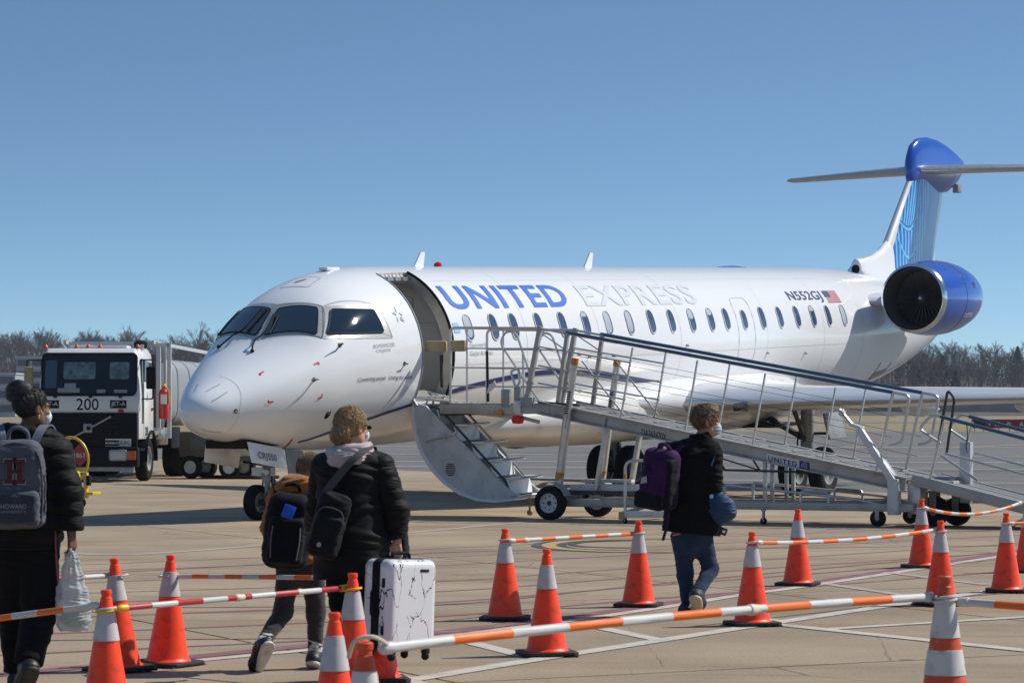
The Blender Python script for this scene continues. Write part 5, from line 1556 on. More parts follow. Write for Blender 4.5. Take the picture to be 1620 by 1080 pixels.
# ground power unit beyond the nose, with its cable
gp = thing('ground_power_unit', 'dark olive ground power cart beneath and beyond the jet nose', 'cart', at(330, 757), (0, 0, radians(-20)))
def G(mb, nm, m, par=None, bev=0.0): return mb.build(nm, m, par or gp, bevel=bev)
M_olive = mat('olive grey housing', (.10, .092, .070), .5, var=.15, scale=3)
G(MB().box((0, .4, .80), (1.5, .9, .60)), 'housing', M_olive, None, .05)
G(MB().box((-.1, -.06, .82), (.7, .02, .34)), 'access_panel', M_tankd, None, .008)
G(MB().box((0, .4, .46), (1.6, .8, .08)), 'chassis', M_tdark)
for x, y in ((-.45, 0), (.55, 0), (-.45, .8), (.55, .8)):
    wheel(gp, (x, y, .27), .27, .16, 24, (0, 1, 0), M_wht)
G(MB().tube([(.75, .3, .4), (1.6, .2, .28)], .03, 8), 'tow_bar', M_tdark)
hp = [at(300, 722) + Vector((0, 0, .5)), at(304, 742) + Vector((0, 0, .12)), at(320, 754) + Vector((0, 0, .045)), at(350, 757) + Vector((0, 0, .045)), at(400, 758) + Vector((0, 0, .045)), at(440, 757) + Vector((0, 0, .045))]
tag(MB().tube(smooth_path(hp, 8), .04, 8).build('power_cable', M_rub), 'thick black cable lying on the concrete behind the nose wheels', 'cable')
# ------------------------------------------------------------------ traffic cones and striped bars
def cone_orange():
    m = mat('cone orange', (.98, .058, .006), .42, var=.08, scale=6, wear=((.42, .035, .012), .45, 11))
    return m
M_cone = cone_orange()
M_coned = mat('old cone orange', (.60, .075, .02), .5, var=.15, scale=9, wear=((.5, .42, .36), .25, 14))
M_refl = mat('reflective collar', (.52, .47, .48), .5, var=.08, scale=12, wear=((.30, .26, .25), .5, 18))
M_reflw = mat('scuffed white collar', (.62, .58, .55), .5, var=.08, scale=12, wear=((.36, .20, .16), .35, 13))
M_base = mat('recycled rubber base', (.017, .016, .016), .7, bump=.3, bscale=60, wear=((.06, .055, .05), .3, 12))
M_bo = mat('bar orange', (.78, .15, .012), .42, wear=((.5, .2, .1), .15, 14))
M_br = mat('bar red', (.42, .018, .025), .42, wear=((.5, .2, .18), .12, 14))
M_bw = mat('bar white', (.56, .55, .54), .45, wear=((.42, .39, .36), .22, 12))
M_by = mat('bar yellow', (.72, .45, .02), .45)
H0 = .71
def cr(z, H): return .026 + (.132 - .026) * (1 - z / H) ** 1.0 if z < H * .86 else .026 + (.132 - .026) * .14
_cone_cache = {}
def cone_meshes(kind, H):
    if (kind, H) in _cone_cache: return _cone_cache[(kind, H)]
    k = H / H0
    def rad(z): return (.142 - .112 * min(z / (H * .93), 1)) * (1 if kind != 'old' else 1.0) * (k ** .5)
    out = []
    neck = [(rad(H * .93), H * .925), (rad(H * .93) * .98, H * .94), (rad(H) * .82, H * .945), (rad(H) * .82, H * .965), (rad(H) * .95, H * .97), (rad(H) * .95, H * .995), (rad(H) * .8, H), (rad(H) * .5, H), (rad(H) * .45, H * .93)]
    z0 = .036
    body = [(rad(z0) * 1.12, z0), (rad(z0 + .012) * 1.02, z0 + .012)] + [(rad(z), z) for z in np.linspace(z0 + .02, H * .92, 12)] + neck
    out.append(('body', MB().lathe([(r, z) for r, z in body], 32, (0, 0, 0), (0, 0, 1), False).mesh('body', smooth=40), M_cone if kind != 'old' else M_coned))
    if kind == 'one': bands = [(H * .631, H * .851)]
    elif kind == 'wide': bands = [(H * .626, H * .85)]
    else: bands = [(H * .672, H * .875), (H * .473, H * .605)]
    for a, b in bands:
        out.append(('reflective_band', MB().lathe([(rad(a) + .0005, a - .001), (rad(a) + .004, a), (rad(b) + .004, b), (rad(b) + .0005, b + .001)], 32, (0, 0, 0), (0, 0, 1), False).mesh('reflective_band', smooth=40), M_refl if kind != 'old' else M_reflw))
    # rubber base: chamfered plate with notched edges on four feet
    bs = .185 * k ** .6
    pb = MB()
    oc = [(bs, -bs * .8), (bs, bs * .8), (bs * .8, bs), (-bs * .8, bs), (-bs, bs * .8), (-bs, -bs * .8), (-bs * .8, -bs), (bs * .8, -bs)]
    pb.prism(oc, .014, .034, lambda u, v, d: Vector((u, v, d)))
    for ux, uy in ((1, 1), (1, -1), (-1, 1), (-1, -1)):
        pb.box((ux * bs * .78, uy * bs * .78, .008), (bs * .36, bs * .36, .016))
    for q in (-.38, 0.0, .38):
        pb.box((bs * q, -bs * .93, .008), (bs * .14, bs * .12, .016)).box((bs * q, bs * .93, .008), (bs * .14, bs * .12, .016))
    out.append(('base', pb.mesh('base', bevel=.004, smooth=30), M_base))
    for nm, me, m in out: me.materials.append(m)
    _cone_cache[(kind, H)] = out
    return out
CONES = {}
def cone(key, px, top, label, kind='one', H=H0, rot=0, lean=(0, 0)):
    s_ = (top - HOR) / (EYE - H); Y = FPX / s_
    p = Vector(((px - 810) / s_, Y, 0.0))
    t = thing('traffic_cone', label, 'traffic cone', p, (radians(lean[0]), radians(lean[1]), radians(rot)), 'traffic cones')
    for nm, me, m in cone_meshes(kind, H): link(nm, me, None, t)
    CONES[key] = (p, H)
    return t
cone('a', 168, 932, 'orange cone with a dirty white collar nearest the person carrying the plastic bag', rot=20)
cone('b', 189, 882, 'orange cone partly hidden behind the leftmost front cone, bar on its left', rot=35, lean=(0, -3))
cone('c', 265, 877, 'orange cone on a black base left of the child, bar on its right', rot=-30, lean=(0, 2))
cone('d', 558, 906, 'orange cone just left of the marbled suitcase holding the red and white bar', rot=10)
cone('e', 529, 968, 'small front orange cone with wide white collar in front of the child', kind='wide', rot=5)
cone('f', 577, 1015, 'front orange cone with a scuffed white collar and looped rope at its top', kind='old', H=.82, rot=15)
cone('g', 799, 836, 'orange cone right of the suitcase at the left end of a short striped bar', rot=-8)
cone('h', 865, 868, 'orange cone with nothing tied to it, right of the suitcase behind the long near bar', rot=12)
cone('i', 1010, 824, 'orange cone directly left of the person in jeans', rot=-14)
cone('j', 1190, 841, 'orange cone directly right of the person in jeans, red paint showing under its base', rot=16)
cone('k', 1262, 805, 'orange cone standing behind a striped bar, right of the person in jeans', rot=-20)
cone('l', 1458, 789, 'far orange cone beside the ramp casters holding the sagging bar', rot=8)
cone('m', 1488, 823, 'orange cone partly hidden behind the white banded front cone at right', rot=25)
cone('n', 1592, 811, 'orange cone near the right edge tied to a short bar', rot=-10)
cone('o', 1626, 793, 'cone cut off by the right edge of the picture', rot=5)
cone('p', 1495, 910, 'old cone with two white bands and orange stripes at the bottom right', kind='old', H=.87, rot=12)
cone('q', 596, 892, 'orange cone almost hidden behind the long coat and marbled suitcase', rot=12)
cone('r', -150, 905, 'orange cone outside the left edge holding the far end of a bar', rot=12)

def ring_loop(c, r, w, m, par, tilt=0.0, nm='end_loop'):
    pts = [Vector((c.x + r * cos(a), c.y + r * sin(a), c.z + tilt * cos(a))) for a in [2 * pi * k / 24 for k in range(24)]]
    return MB().tube(pts, w, 6, closed=True).build(nm, m, par)
def barr(label, P, n, cols, R_=.016, start=0, loops=(), caps=M_bw, seglen=None, sag=0.0, joint=None):
    """striped plastic bar from P[0] to P[1] (world points), n segments alternating colours"""
    A, B = Vector(P[0]), Vector(P[1])
    mid = (A + B) / 2
    t = thing('striped_bar', label, 'barrier bar', mid, group='striped bars between the cones')
    d = B - A
    def pt(f): return A + d * f - Vector((0, 0, 4 * sag * f * (1 - f))) - mid
    for k in range(n):
        f0, f1 = k / n, (k + 1) / n
        m = 4 if sag else 1
        pts = [pt(f0 + (f1 - f0) * j / m) for j in range(m + 1)]
        MB().tube(pts, R_ * (1.0 if k % 2 else 1.015), 12).build('segment', cols[(k + start) % 2], t, smooth=30)
    for f in (0, 1):
        p = pt(f); q = pt(.01 if f == 0 else .99); dd = (p - q).normalized()
        MB().lathe([(R_ * .9, -.02), (R_ * 1.25, -.015), (R_ * 1.25, .03), (R_ * .8, .045), (R_ * .5, .05)], 14, p, dd).build('end_cap', caps, t, smooth=40)
    if joint is not None:
        p = pt(joint); dd = d.normalized()
        MB().lathe([(R_ * 1.05, -.03), (R_ * 1.3, -.025), (R_ * 1.3, .01), (R_ * 1.15, .015), (R_ * 1.15, .04)], 14, p, dd).build('telescopic_joint', mat('ivory joint', (.62, .56, .42), .5), t, smooth=40)
    for (key, z, m) in loops:
        c, H = CONES[key]
        rr_ = (.142 - .112 * min(z / (H * .93), 1)) * ((H / H0) ** .5) + .011
        ring_loop(Vector((c.x, c.y, z)) - mid, rr_, .007, m, t, .006)
    return t
def cz(key, z, side=1, gap=.06):
    c, H = CONES[key]
    return Vector((c.x + side * gap, c.y, z))
OW = (M_bo, M_bw)
def zat(py, Y): return EYE - (py - HOR) * Y / FPX
def yk(k): return CONES[k][0].y
barr('orange and white bar entering from the left edge to the front left cone', [pix(-60, 985, yk('a') + .5), cz('a', zat(958, yk('a')), -1, .075)], 5, OW, .0165, 1, [('a', zat(962, yk('a')), M_bw)])
barr('red and white bar with yellow ends across the child from cone to cone', [cz('a', zat(961, yk('a')), 1, .095), cz('d', zat(930, yk('d')), -1, .06)], 9, (M_br, M_bw), .0155, 0, [('a', zat(966, yk('a')), M_by), ('d', zat(931, yk('d')), M_by)], M_by, joint=.5)
barr('orange and white bar passing behind the person at left to a cone', [pix(-140, 930, yk('r')), cz('b', zat(910, yk('b')), -1, .06)], 7, OW, .0155, 1, [('b', zat(910, yk('b')), M_bw), ('r', zat(933, yk('r')), M_bw)])
barr('orange and white bar level behind the child legs', [cz('c', zat(911, yk('c')), 1, .06), cz('q', zat(914, yk('q')), -1, .06)], 11, OW, .0145, 1, [('c', zat(910, yk('c')), M_bw), ('q', zat(915, yk('q')), M_bw)])
barr('short orange and white bar left of the person in jeans', [cz('g', zat(855, yk('g')), 1, .06), cz('i', zat(844, yk('i')), -1, .05)], 9, OW, .0165, 0, [('g', zat(853, yk('g')), M_bw), ('i', zat(843, yk('i')), M_bw)], joint=.1)
barr('orange and white bar right of the person in jeans between two cones', [cz('j', zat(858, yk('j')), 1, .06), cz('m', zat(838, yk('m')), -1, .05)], 12, OW, .0165, 0, [('j', zat(857, yk('j')), M_bw), ('m', zat(840, yk('m')), M_bw)], sag=.03)
barr('sagging flexible striped bar at the far right beside the lower ramp', [cz('l', zat(804, yk('l')), 1, .05), pix(1612, 796, yk('l') + 1.2)], 12, OW, .018, 0, [('l', zat(803, yk('l')), M_bw)], sag=.085)
barr('striped bar leaving the right edge from the rightmost full cone', [cz('n', zat(828, yk('n')), 1, .05), pix(1720, 826, yk('n') + .4)], 6, OW, .0165, 0, [('n', zat(827, yk('n')), M_bw)])
barr('long near orange and white bar crossing the foreground', [cz('f', zat(1024, yk('f')), 1, .085), cz('p', zat(944, yk('p')), -1, .08)], 11, OW, .0185, 1, [('p', zat(943, yk('p')), M_bw)], joint=.612, sag=-.018)
barr('near striped bar leaving the right edge from the white banded cone', [cz('p', zat(952, yk('p')), 1, .095), pix(1720, 966, yk('p') - .3)], 4, OW, .0185, 1, [('p', zat(949, yk('p')), M_bw)])
# looped rope on the front cone
cf, Hf = CONES['f']
zl = zat(1024, cf.y)
rp = [Vector((cf.x - .055, cf.y - .05, zl - .03)), Vector((cf.x - .03, cf.y - .08, zl + .03)), Vector((cf.x + .03, cf.y - .08, zl + .045)), Vector((cf.x + .075, cf.y - .04, zl + .02)), Vector((cf.x + .085, cf.y, zl))]
tag(MB().tube(smooth_path(rp, 6), .008, 7).build('rope_loop', mat('ivory rope', (.60, .52, .40), .7)), 'ivory rope loop tied round the top of the front cone', 'rope')
# ------------------------------------------------------------------ people
def A3(v): return np.array(v, np.float32)
def unit(v):
    v = np.array(v, float); return v / (np.linalg.norm(v) + 1e-9)
def head_frame(yaw, pitch=0.0):
    """columns: right, forward, up for a head that looks along (cos yaw, sin yaw)"""
    f = unit((cos(yaw), sin(yaw), pitch)); r = unit(np.cross(f, (0, 0, 1))); u = np.cross(r, f)
    return np.stack([r, f, u], 1).astype(np.float32)
def head_sdf(P, c, M, k=1.0, ears=True):
    Q = (P - A3(c)) @ M / k
    d = ell(Q, (0, -.012, .025), (.074, .094, .092))                       # cranium
    d = smin(d, ell(Q, (0, .028, -.03), (.058, .068, .085)), .03)          # face
    d = smin(d, cap(Q, (0, .05, -.085), (0, .066, -.088), .030, .022), .03)   # chin
    d = smin(d, cap(Q, (-.035, .02, -.07), (.035, .02, -.07), .036), .03)  # jaw
    for s_ in (-1, 1):                                                      # eye sockets, cheeks
        d = np.maximum(d, -ell(Q, (s_ * .031, .098, .004), (.019, .016, .011)))
        d = smin(d, ell(Q, (s_ * .031, .082, .003), (.013, .012, .012)), .004)
        d = smin(d, ell(Q, (s_ * .040, .070, -.028), (.022, .02, .018)), .02)
        d = smin(d, cap(Q, (s_ * .014, .092, .022), (s_ * .045, .080, .021), .008), .012)
        if ears:
            d = smin(d, ell(Q, (s_ * .079, -.012, -.008), (.010, .020, .033)), .008)
            d = np.maximum(d, -ell(Q, (s_ * .092, -.008, -.006), (.008, .010, .018)))
    d = smin(d, cap(Q, (0, .094, .010), (0, .112, -.026), .008, .013), .012)  # nose
    d = smin(d, cap(Q, (-.012, .100, -.030), (.012, .100, -.030), .009), .008)
    d = smin(d, cap(Q, (-.020, .086, -.056), (.020, .086, -.056), .008), .006)   # lips
    d = smin(d, cap(Q, (-.016, .084, -.066), (.016, .084, -.066), .008), .006)
    return d * k
def hand_sdf(P, w, d_, n_, t_, curl=.5, k=1.0):
    """hand at wrist w: d_ finger direction, n_ palm normal (fingers curl that way), t_ thumb side"""
    d_ = unit(d_); n_ = unit(n_ - d_ * np.dot(n_, d_)); t_ = unit(np.cross(d_, n_)) * (1 if np.dot(np.cross(d_, n_), t_) > 0 else -1)
    w = np.array(w, float)
    def pt(a, b, c): return w + (d_ * a + t_ * b + n_ * c) * k
    r = U(.012 * k, cap(P, pt(.0, 0, 0), pt(.03, 0, 0), .024 * k, .024 * k), cap(P, pt(.03, .022, 0), pt(.082, .030, 0), .015 * k), cap(P, pt(.03, 0, 0), pt(.085, .005, 0), .016 * k), cap(P, pt(.03, -.018, 0), pt(.078, -.026, 0), .014 * k))
    for b, L, rr_ in ((.032, .070, .0092), (.011, .078, .0095), (-.010, .072, .0092), (-.030, .056, .0082)):
        p = pt(.082 if b > -.02 else .076, b, 0); a = curl * .6
        for q in range(3):
            l = L * (.45, .32, .23)[q] * k; e = p + (d_ * cos(a) + n_ * sin(a)) * l
            r = smin(r, cap(P, p, e, rr_ * k * (1 - .08 * q), rr_ * k * (.92 - .08 * q)), .004)
            p = e; a += curl
    p0 = pt(.018, .026, .006); p1 = pt(.048, .052, .018); p2 = pt(.078, .056, .03); p3 = pt(.098, .050, .038)
    r = smin(r, cap(P, p0, p1, .014 * k, .012 * k), .01)
    r = smin(r, cap(P, p1, p2, .011 * k, .010 * k), .004)
    return smin(r, cap(P, p2, p3, .010 * k, .008 * k), .004)
def foot_sdf(P, an, toe, k=1.0, grow=0.0):
    an = np.array(an, float); toe = np.array(toe, float); f = unit(toe - an)
    dn = unit(np.cross(np.cross(f, (0, 0, -1)), f))
    heel = an + dn * .055 * k - f * .045 * k
    ball = toe - f * .05 * k
    d = U(.03, cap(P, an, heel + dn * .0, .040 * k + grow, .036 * k + grow), cap(P, heel, ball, .034 * k + grow, .036 * k + grow), cap(P, an + f * .03 * k, ball, .036 * k + grow, .030 * k + grow), cap(P, ball, toe, .036 * k + grow, .026 * k + grow))
    return d, heel, ball, dn, f

def skin_material(name, col):
    return mat(name, col, .5, var=.08, scale=30, spec=.35)
def hair_material(name, col, col2):
    m = bpy.data.materials.new(name); m.use_nodes = True; nt = m.node_tree; b = nt.nodes['Principled BSDF']
    t = nt.nodes.new('ShaderNodeTexCoord'); mp_ = nt.nodes.new('ShaderNodeMapping'); mp_.inputs['Scale'].default_value = (90, 90, 14)
    n = nt.nodes.new('ShaderNodeTexNoise'); n.inputs['Scale'].default_value = 1.6; n.inputs['Detail'].default_value = 6; n.inputs['Distortion'].default_value = 1.2
    nt.links.new(t.outputs['Object'], mp_.inputs['Vector']); nt.links.new(mp_.outputs['Vector'], n.inputs['Vector'])
    r = nt.nodes.new('ShaderNodeMapRange'); r.inputs['From Min'].default_value = .35; r.inputs['From Max'].default_value = .65; nt.links.new(n.outputs['Fac'], r.inputs['Value'])
    x = nt.nodes.new('ShaderNodeMix'); x.data_type = 'RGBA'; nt.links.new(r.outputs['Result'], x.inputs['Factor'])
    x.inputs['A'].default_value = (*col, 1); x.inputs['B'].default_value = (*col2, 1); nt.links.new(x.outputs['Result'], b.inputs['Base Color'])
    b.inputs['Roughness'].default_value = .45
    bp = nt.nodes.new('ShaderNodeBump'); bp.inputs['Strength'].default_value = .8; bp.inputs['Distance'].default_value = .006
    nt.links.new(n.outputs['Fac'], bp.inputs['Height']); nt.links.new(bp.outputs['Normal'], b.inputs['Normal'])
    return m
def cloth(name, col, rough=.8, bump=.25, var=.12, sheen=.2, bs=160):
    m = mat(name, col, rough, var=var, scale=9, bump=bump, bscale=bs, spec=.12)
    m.node_tree.nodes['Principled BSDF'].inputs['Sheen Weight'].default_value = sheen
    return m

class Person:
    def __init__(s, label, px, Y, group=None):
        s.Y = Y; s.k = FPX / Y; s.cx = px
        s.loc = Vector(((px - 810) * Y / FPX, Y, 0))
        s.t = thing('person', label, 'person', s.loc)
        s.J = {}
    def j(s, nm, px, py, dy=0.0):
        k = FPX / (s.Y + dy)
        X = (px - 810) / k - s.loc.x
        s.J[nm] = A3((X, dy, EYE - (py - HOR) / k)); return s
    def w(s, nm): return Vector(s.J[nm].tolist()) + s.loc
    def add(s, nm, fn, lo, hi, res, m):
        me = sdf_mesh(fn, lo, hi, res, nm)
        return link(nm, me, m, s.t)
    def bounds(s, names, pad):
        a = np.array([s.J[n] for n in names]); return a.min(0) - pad, a.max(0) + pad
    def body(s, m, M, hk=1.0, bk=1.0, hands=(('R', (0, 0, -1), (0, 1, 0), .5), ('L', (0, 0, -1), (0, 1, 0), .5))):
        J = s.J
        def fn(P):
            d = head_sdf(P, J['head'], M, hk)
            d = smin(d, cap(P, J['neck'] + A3((0, 0, -.02)), J['head'] + A3((0, 0, -.05)), .052 * bk, .048 * bk), .02)
            tor = U(.05, cap(P, J['chest'] + A3((0, 0, .08)), J['pelvis'] + A3((0, 0, .1)), .155 * bk, .125 * bk, 1, .68), cap(P, J['pelvis'] + A3((0, 0, .05)), J['pelvis'], .15 * bk, .155 * bk, 1, .72), cap(P, J['neck'] + A3((0, 0, -.02)), J['chest'] + A3((0, 0, .1)), .06 * bk, .12 * bk, 1, .7))
            d = smin(d, tor, .04)
            for q in 'LR':
                arm = U(.02, cap(P, J['sh' + q], J['el' + q], .050 * bk, .038 * bk), cap(P, J['el' + q], J['wr' + q], .038 * bk, .025 * bk))
                d = smin(d, smin(arm, cap(P, J['neck'] + A3((0, 0, -.05)), J['sh' + q], .05 * bk, .052 * bk), .03), .04)
                leg = U(.03, cap(P, J['hip' + q], J['kn' + q], .078 * bk, .052 * bk), cap(P, J['kn' + q], J['an' + q], .052 * bk, .034 * bk))
                d = smin(d, leg, .04)
                d = smin(d, foot_sdf(P, J['an' + q], J['to' + q], bk * .9)[0], .02)
            for q, dr, nr, cu in hands:
                th = (-1, 0, 0) if q == 'R' else (1, 0, 0)
                d = smin(d, hand_sdf(P, J['wr' + q], dr, A3(nr), A3((nr[1], -nr[0], 0)) if False else A3((0, 1, .2)), cu, bk), .012)
            return d
        lo, hi = s.bounds(list(J), .16)
        return s.add('body', fn, lo, hi, .007, m)
    def trousers(s, m, top, r=(.105, .075, .058), hem=0.0, amp=.004, bk=1.0, f=34):
        J = s.J
        def fn(P):
            d = cap(P, J['pelvis'] + A3((0, 0, .06)), J['pelvis'] + A3((0, 0, -.03)), .165 * bk, .160 * bk, 1, .76)
            for q in 'LR':
                an = J['an' + q] + (J['kn' + q] - J['an' + q]) * hem
                leg = U(.03, cap(P, J['hip' + q], J['kn' + q], r[0], r[1]), cap(P, J['kn' + q], an, r[1], r[2]))
                d = smin(d, leg, .035)
                dd = unit(J['an' + q] - J['kn' + q]); d = np.where(((P - A3(an)) @ A3(dd) > .0) & (np.linalg.norm(P - A3(an), axis=-1) < r[2] * 2.2), np.maximum(d, (P - A3(an)) @ A3(dd)), d)
            d = d + wrinkle(P, amp, f, 1.3)
            return np.maximum(d, P[..., 2] - top)
        lo, hi = s.bounds(['pelvis', 'knL', 'knR', 'anL', 'anR', 'hipL', 'hipR'], .2)
        hi[2] = top + .03
        return s.add('trousers', fn, lo, hi, .008, m)
    def shoe(s, q, m, ms, k=1.0, g=.012):
        J = s.J
        d0, heel, ball, dn, f = foot_sdf(A3([[0, 0, 0]]), J['an' + q], J['to' + q], k, g)
        up = -dn
        def fn(P):
            d = foot_sdf(P, J['an' + q], J['to' + q], k, g)[0]
            d = np.maximum(d, (P - A3(J['an' + q] + up * .015 * k)) @ A3(up))
            return np.maximum(d, -((P - A3(heel + dn * .022 * k)) @ A3(up)))
        lo = np.minimum(J['an' + q], J['to' + q]) - .14; hi = np.maximum(J['an' + q], J['to' + q]) + .14
        sh = s.add('shoe', fn, lo, hi, .006, m)
        def fs(P):
            a = heel + dn * .03 * k; b = ball + dn * .03 * k; c = J['to' + q] + dn * .028 * k
            d = U(.02, cap(P, a, b, .050 * k, .052 * k), cap(P, b, c, .052 * k, .036 * k))
            return np.maximum(d, np.abs((P - A3(heel + dn * .030 * k)) @ A3(dn)) - .013 * k)
        so = sdf_mesh(fs, lo, hi, .006, 'sole')
        link('sole', so, ms, sh)
        return sh

M_blackpuff = cloth('black puffer nylon', (.0055, .0057, .0070), .62, .12, .15, .05)
M_blackcoat = cloth('black wool coat', (.006, .0056, .0062), .85, .35, .15, .03)
M_blackpants = cloth('black trousers', (.0055, .0055, .007), .8, .2, .15, .03)
M_charcoal = cloth('charcoal trousers', (.040, .036, .042), .85, .3)
M_jeans = cloth('dark blue denim', (.022, .040, .085), .8, .4, .25, .1, 260)
M_blackshoe = mat('black trainer', (.012, .012, .014), .5, var=.2, scale=30)
M_wsole = mat('white sole', (.55, .53, .50), .6, wear=((.3, .27, .23), .4, 20))
M_bsole = mat('dark sole', (.02, .02, .02), .7)
M_mask = cloth('surgical mask', (.42, .58, .62), .8, .15, .05, .1)
M_sock = cloth('white sock', (.62, .60, .58), .9)

def strands(p, hair, c, M, e0, er, N, m, flow, L=.09, lift=.004, seed=1, sel=lambda q: True, r0=.0022, steps=6, jit=.25):
    """fine locks lying on the head; flow(q, n) gives the combing direction in head coordinates"""
    R_ = random.Random(seed); mb = MB(); e0 = np.array(e0); er = np.array(er); Mm = np.array(M, float); c = np.array(c, float); k = 0
    def surf(q, h):
        v = q - e0; s_ = 1 / np.linalg.norm(v / er); return e0 + v * s_ * (1 + h / np.linalg.norm(v * s_))
    while k < N:
        v = np.array([R_.gauss(0, 1) for _ in range(3)]); q = surf(e0 + v, .0)
        k += 1
        if not sel(q): continue
        pts = []; a = np.array([R_.uniform(-jit, jit) for _ in range(3)]); lf = lift * R_.uniform(.2, 1.6)
        for s_ in range(steps + 1):
            f_ = s_ / steps
            pts.append(Vector((c + Mm @ surf(q, .001 + lf * f_ ** 1.5)).tolist()))
            n_ = unit((q - e0) / er ** 2); d = np.array(flow(q, n_), float) + a; d = d - n_ * d.dot(n_); d = unit(d)
            q = surf(q + d * L / steps * R_.uniform(.8, 1.2), 0)
        mb.tube(pts, [r0 * (1 - .65 * i / steps) for i in range(steps + 1)], 3, caps=False)
    o = mb.build('hair_locks', m, hair, smooth=60, normals=False); o['kind'] = 'stuff'
    return o
# ---- woman at left: puffer jacket, grey backpack, bun
p1 = Person('person in a black puffer jacket with hair in a bun carrying a plastic bag', 40, 16.5)
for nm, x, y, d in (('head', 51, 646, 0), ('neck', 44, 686, 0), ('chest', 40, 745, 0), ('pelvis', 40, 856, 0), ('shR', 84, 716, 0), ('elR', 106, 778, -.02), ('wrR', 113, 842, -.04), ('shL', -4, 716, 0), ('elL', -26, 782, .05), ('wrL', -16, 838, .14),
                    ('hipR', 60, 868, 0), ('hipL', 18, 868, 0), ('knR', 64, 962, .02), ('anR', 44, 1052, -.16), ('toR', 36, 1086, -.02), ('knL', 24, 964, .16), ('anL', 30, 1064, .22), ('toL', 44, 1076, .42)):
    p1.j(nm, x, y, d)
M1 = head_frame(radians(42))
p1.body(skin_material('brown skin', (.17, .085, .052)), M1, hands=(('R', (.05, 0, -1), (-1, .4, 0), .55), ('L', (0, .4, -1), (1, .2, 0), .5)))
J = p1.J
def f(P):
    q = np.abs(np.sin(pi * (P[..., 2] + .10 * P[..., 0]) / .088)) ** .5
    d = U(.07, cap(P, J['chest'] + A3((0, 0, .09)), J['pelvis'] + A3((0, 0, .10)), .205, .20, 1, .72), cap(P, J['pelvis'] + A3((0, 0, .1)), J['pelvis'] + A3((0, 0, -.0)), .20, .19, 1, .78))
    for s_ in 'LR':
        d = smin(d, U(.03, cap(P, J['sh' + s_], J['el' + s_], .092, .080), cap(P, J['el' + s_], J['wr' + s_] + A3((0, 0, .02)), .080, .060)), .03)
        d = smin(d, cap(P, J['neck'] + A3((0, 0, -.06)), J['sh' + s_], .09, .09), .05)
    d = d - .016 * q + wrinkle(P, .003, 40, .5)
    d = np.where(P[..., 2] < J['wrR'][2] + .03, np.maximum(d, np.where(np.linalg.norm(P[..., :2] - J['wrR'][:2], axis=-1) < .12, J['wrR'][2] + .01 - P[..., 2], -1)), d)
    return np.maximum(d, J['pelvis'][2] - .04 - P[..., 2])
lo, hi = p1.bounds(['chest', 'shR', 'shL', 'elR', 'elL', 'pelvis', 'wrR'], .26); hi[2] = J['neck'][2] + .02
jk = p1.add('jacket', f, lo, hi, .0075, M_blackpuff)
def f(P):
    c = J['neck'] + A3((.0, 0.0, -.01)); q = P - c
    r = np.sqrt(q[..., 0] ** 2 / 1.35 + q[..., 1] ** 2)
    d = np.sqrt((r - .105) ** 2 + (np.maximum(np.abs(q[..., 2] + .1 * q[..., 0]) - .028, 0)) ** 2) - .034
    return d + .010 * np.abs(np.cos(np.arctan2(q[..., 1], q[..., 0]) * 7)) ** 4 * .5 + wrinkle(P, .003, 50, 2) 
p1.add('collar', f, J['neck'] - .24, J['neck'] + .24, .0075, M_blackpuff)
p1.trousers(M_blackpants, J['pelvis'][2] + .05, (.125, .105, .085), .05, .0035, 1.0, 20)
for q in 'LR': p1.shoe(q, M_blackshoe, M_bsole)
M_hairblk = hair_material('black hair', (.006, .005, .005), (.022, .018, .016))
def f(P):
    Q = (P - J['head']) @ M1
    d = ell(Q, (0, -.018, .034), (.084, .104, .098))
    d = np.maximum(d, Q[..., 1] - .048 - .35 * np.maximum(Q[..., 2], 0)); d = np.maximum(d, -(Q[..., 2] + .075) - .6 * np.maximum(-Q[..., 1], 0) * 0)
    d = np.maximum(d, -(Q[..., 2] + .015 + .9 * (-Q[..., 1] - .0)) * .75) if True else d
    b = J['head'] + A3((-.075, -.02, .098))
    bun = ell(P, b, (.070, .066, .062)); bun = smin(bun, ell(P, b + A3((.03, -.03, .02)), (.05, .04, .04)), .02); bun = smin(bun, ell(P, b + A3((-.03, -.02, -.03)), (.04, .04, .035)), .02)
    d = smin(d, bun + wrinkle(P, .002, 50, 1), .012)
    return d
h_ = p1.add('hair', f, J['head'] - .2, J['head'] + .22, .005, M_hairblk)
bq = M1.T @ np.array([-.075, -.02, .098])
selr = lambda q: q[1] < .035 + .5 * max(q[2], 0) and q[2] + .01 - .85 * q[1] > 0
strands(p1, h_, J['head'], M1, (0, -.018, .034), (.085, .105, .099), 500, M_hairblk, lambda q, n: bq - q, .10, .003, 2, selr, .002)
strands(p1, h_, J['head'] + A3((-.075, -.02, .098)), np.eye(3), (0, 0, 0), (.072, .068, .064), 350, M_hairblk, lambda q, n: np.cross(n, (.3, .5, 1)), .09, .004, 3, lambda q: True, .0024)
def f(P):
    Q = (P - J['head']) @ M1
    d = ell(Q, (0, .060, -.048), (.062, .062, .058)); d = np.maximum(d, -ell(Q, (0, .052, -.048), (.060, .060, .056))); d = np.maximum(d, -(Q[..., 1] - .02))
    for s_ in (-1, 1): d = np.minimum(d, cap(Q, (s_ * .060, .04, -.04), (s_ * .083, -.015, .015), .004))
    return d
p1.add('face_mask', f, J['head'] - .15, J['head'] + .15, .005, mat('pale mask', (.66, .68, .70), .8))
p1.add('earring', lambda P: cap((P - J['head']) @ M1, (.088, -.012, -.042), (.088, -.012, -.06), .007), J['head'] - .13, J['head'] + .13, .005, mat('earring gold', (.5, .36, .12), .3, .8))

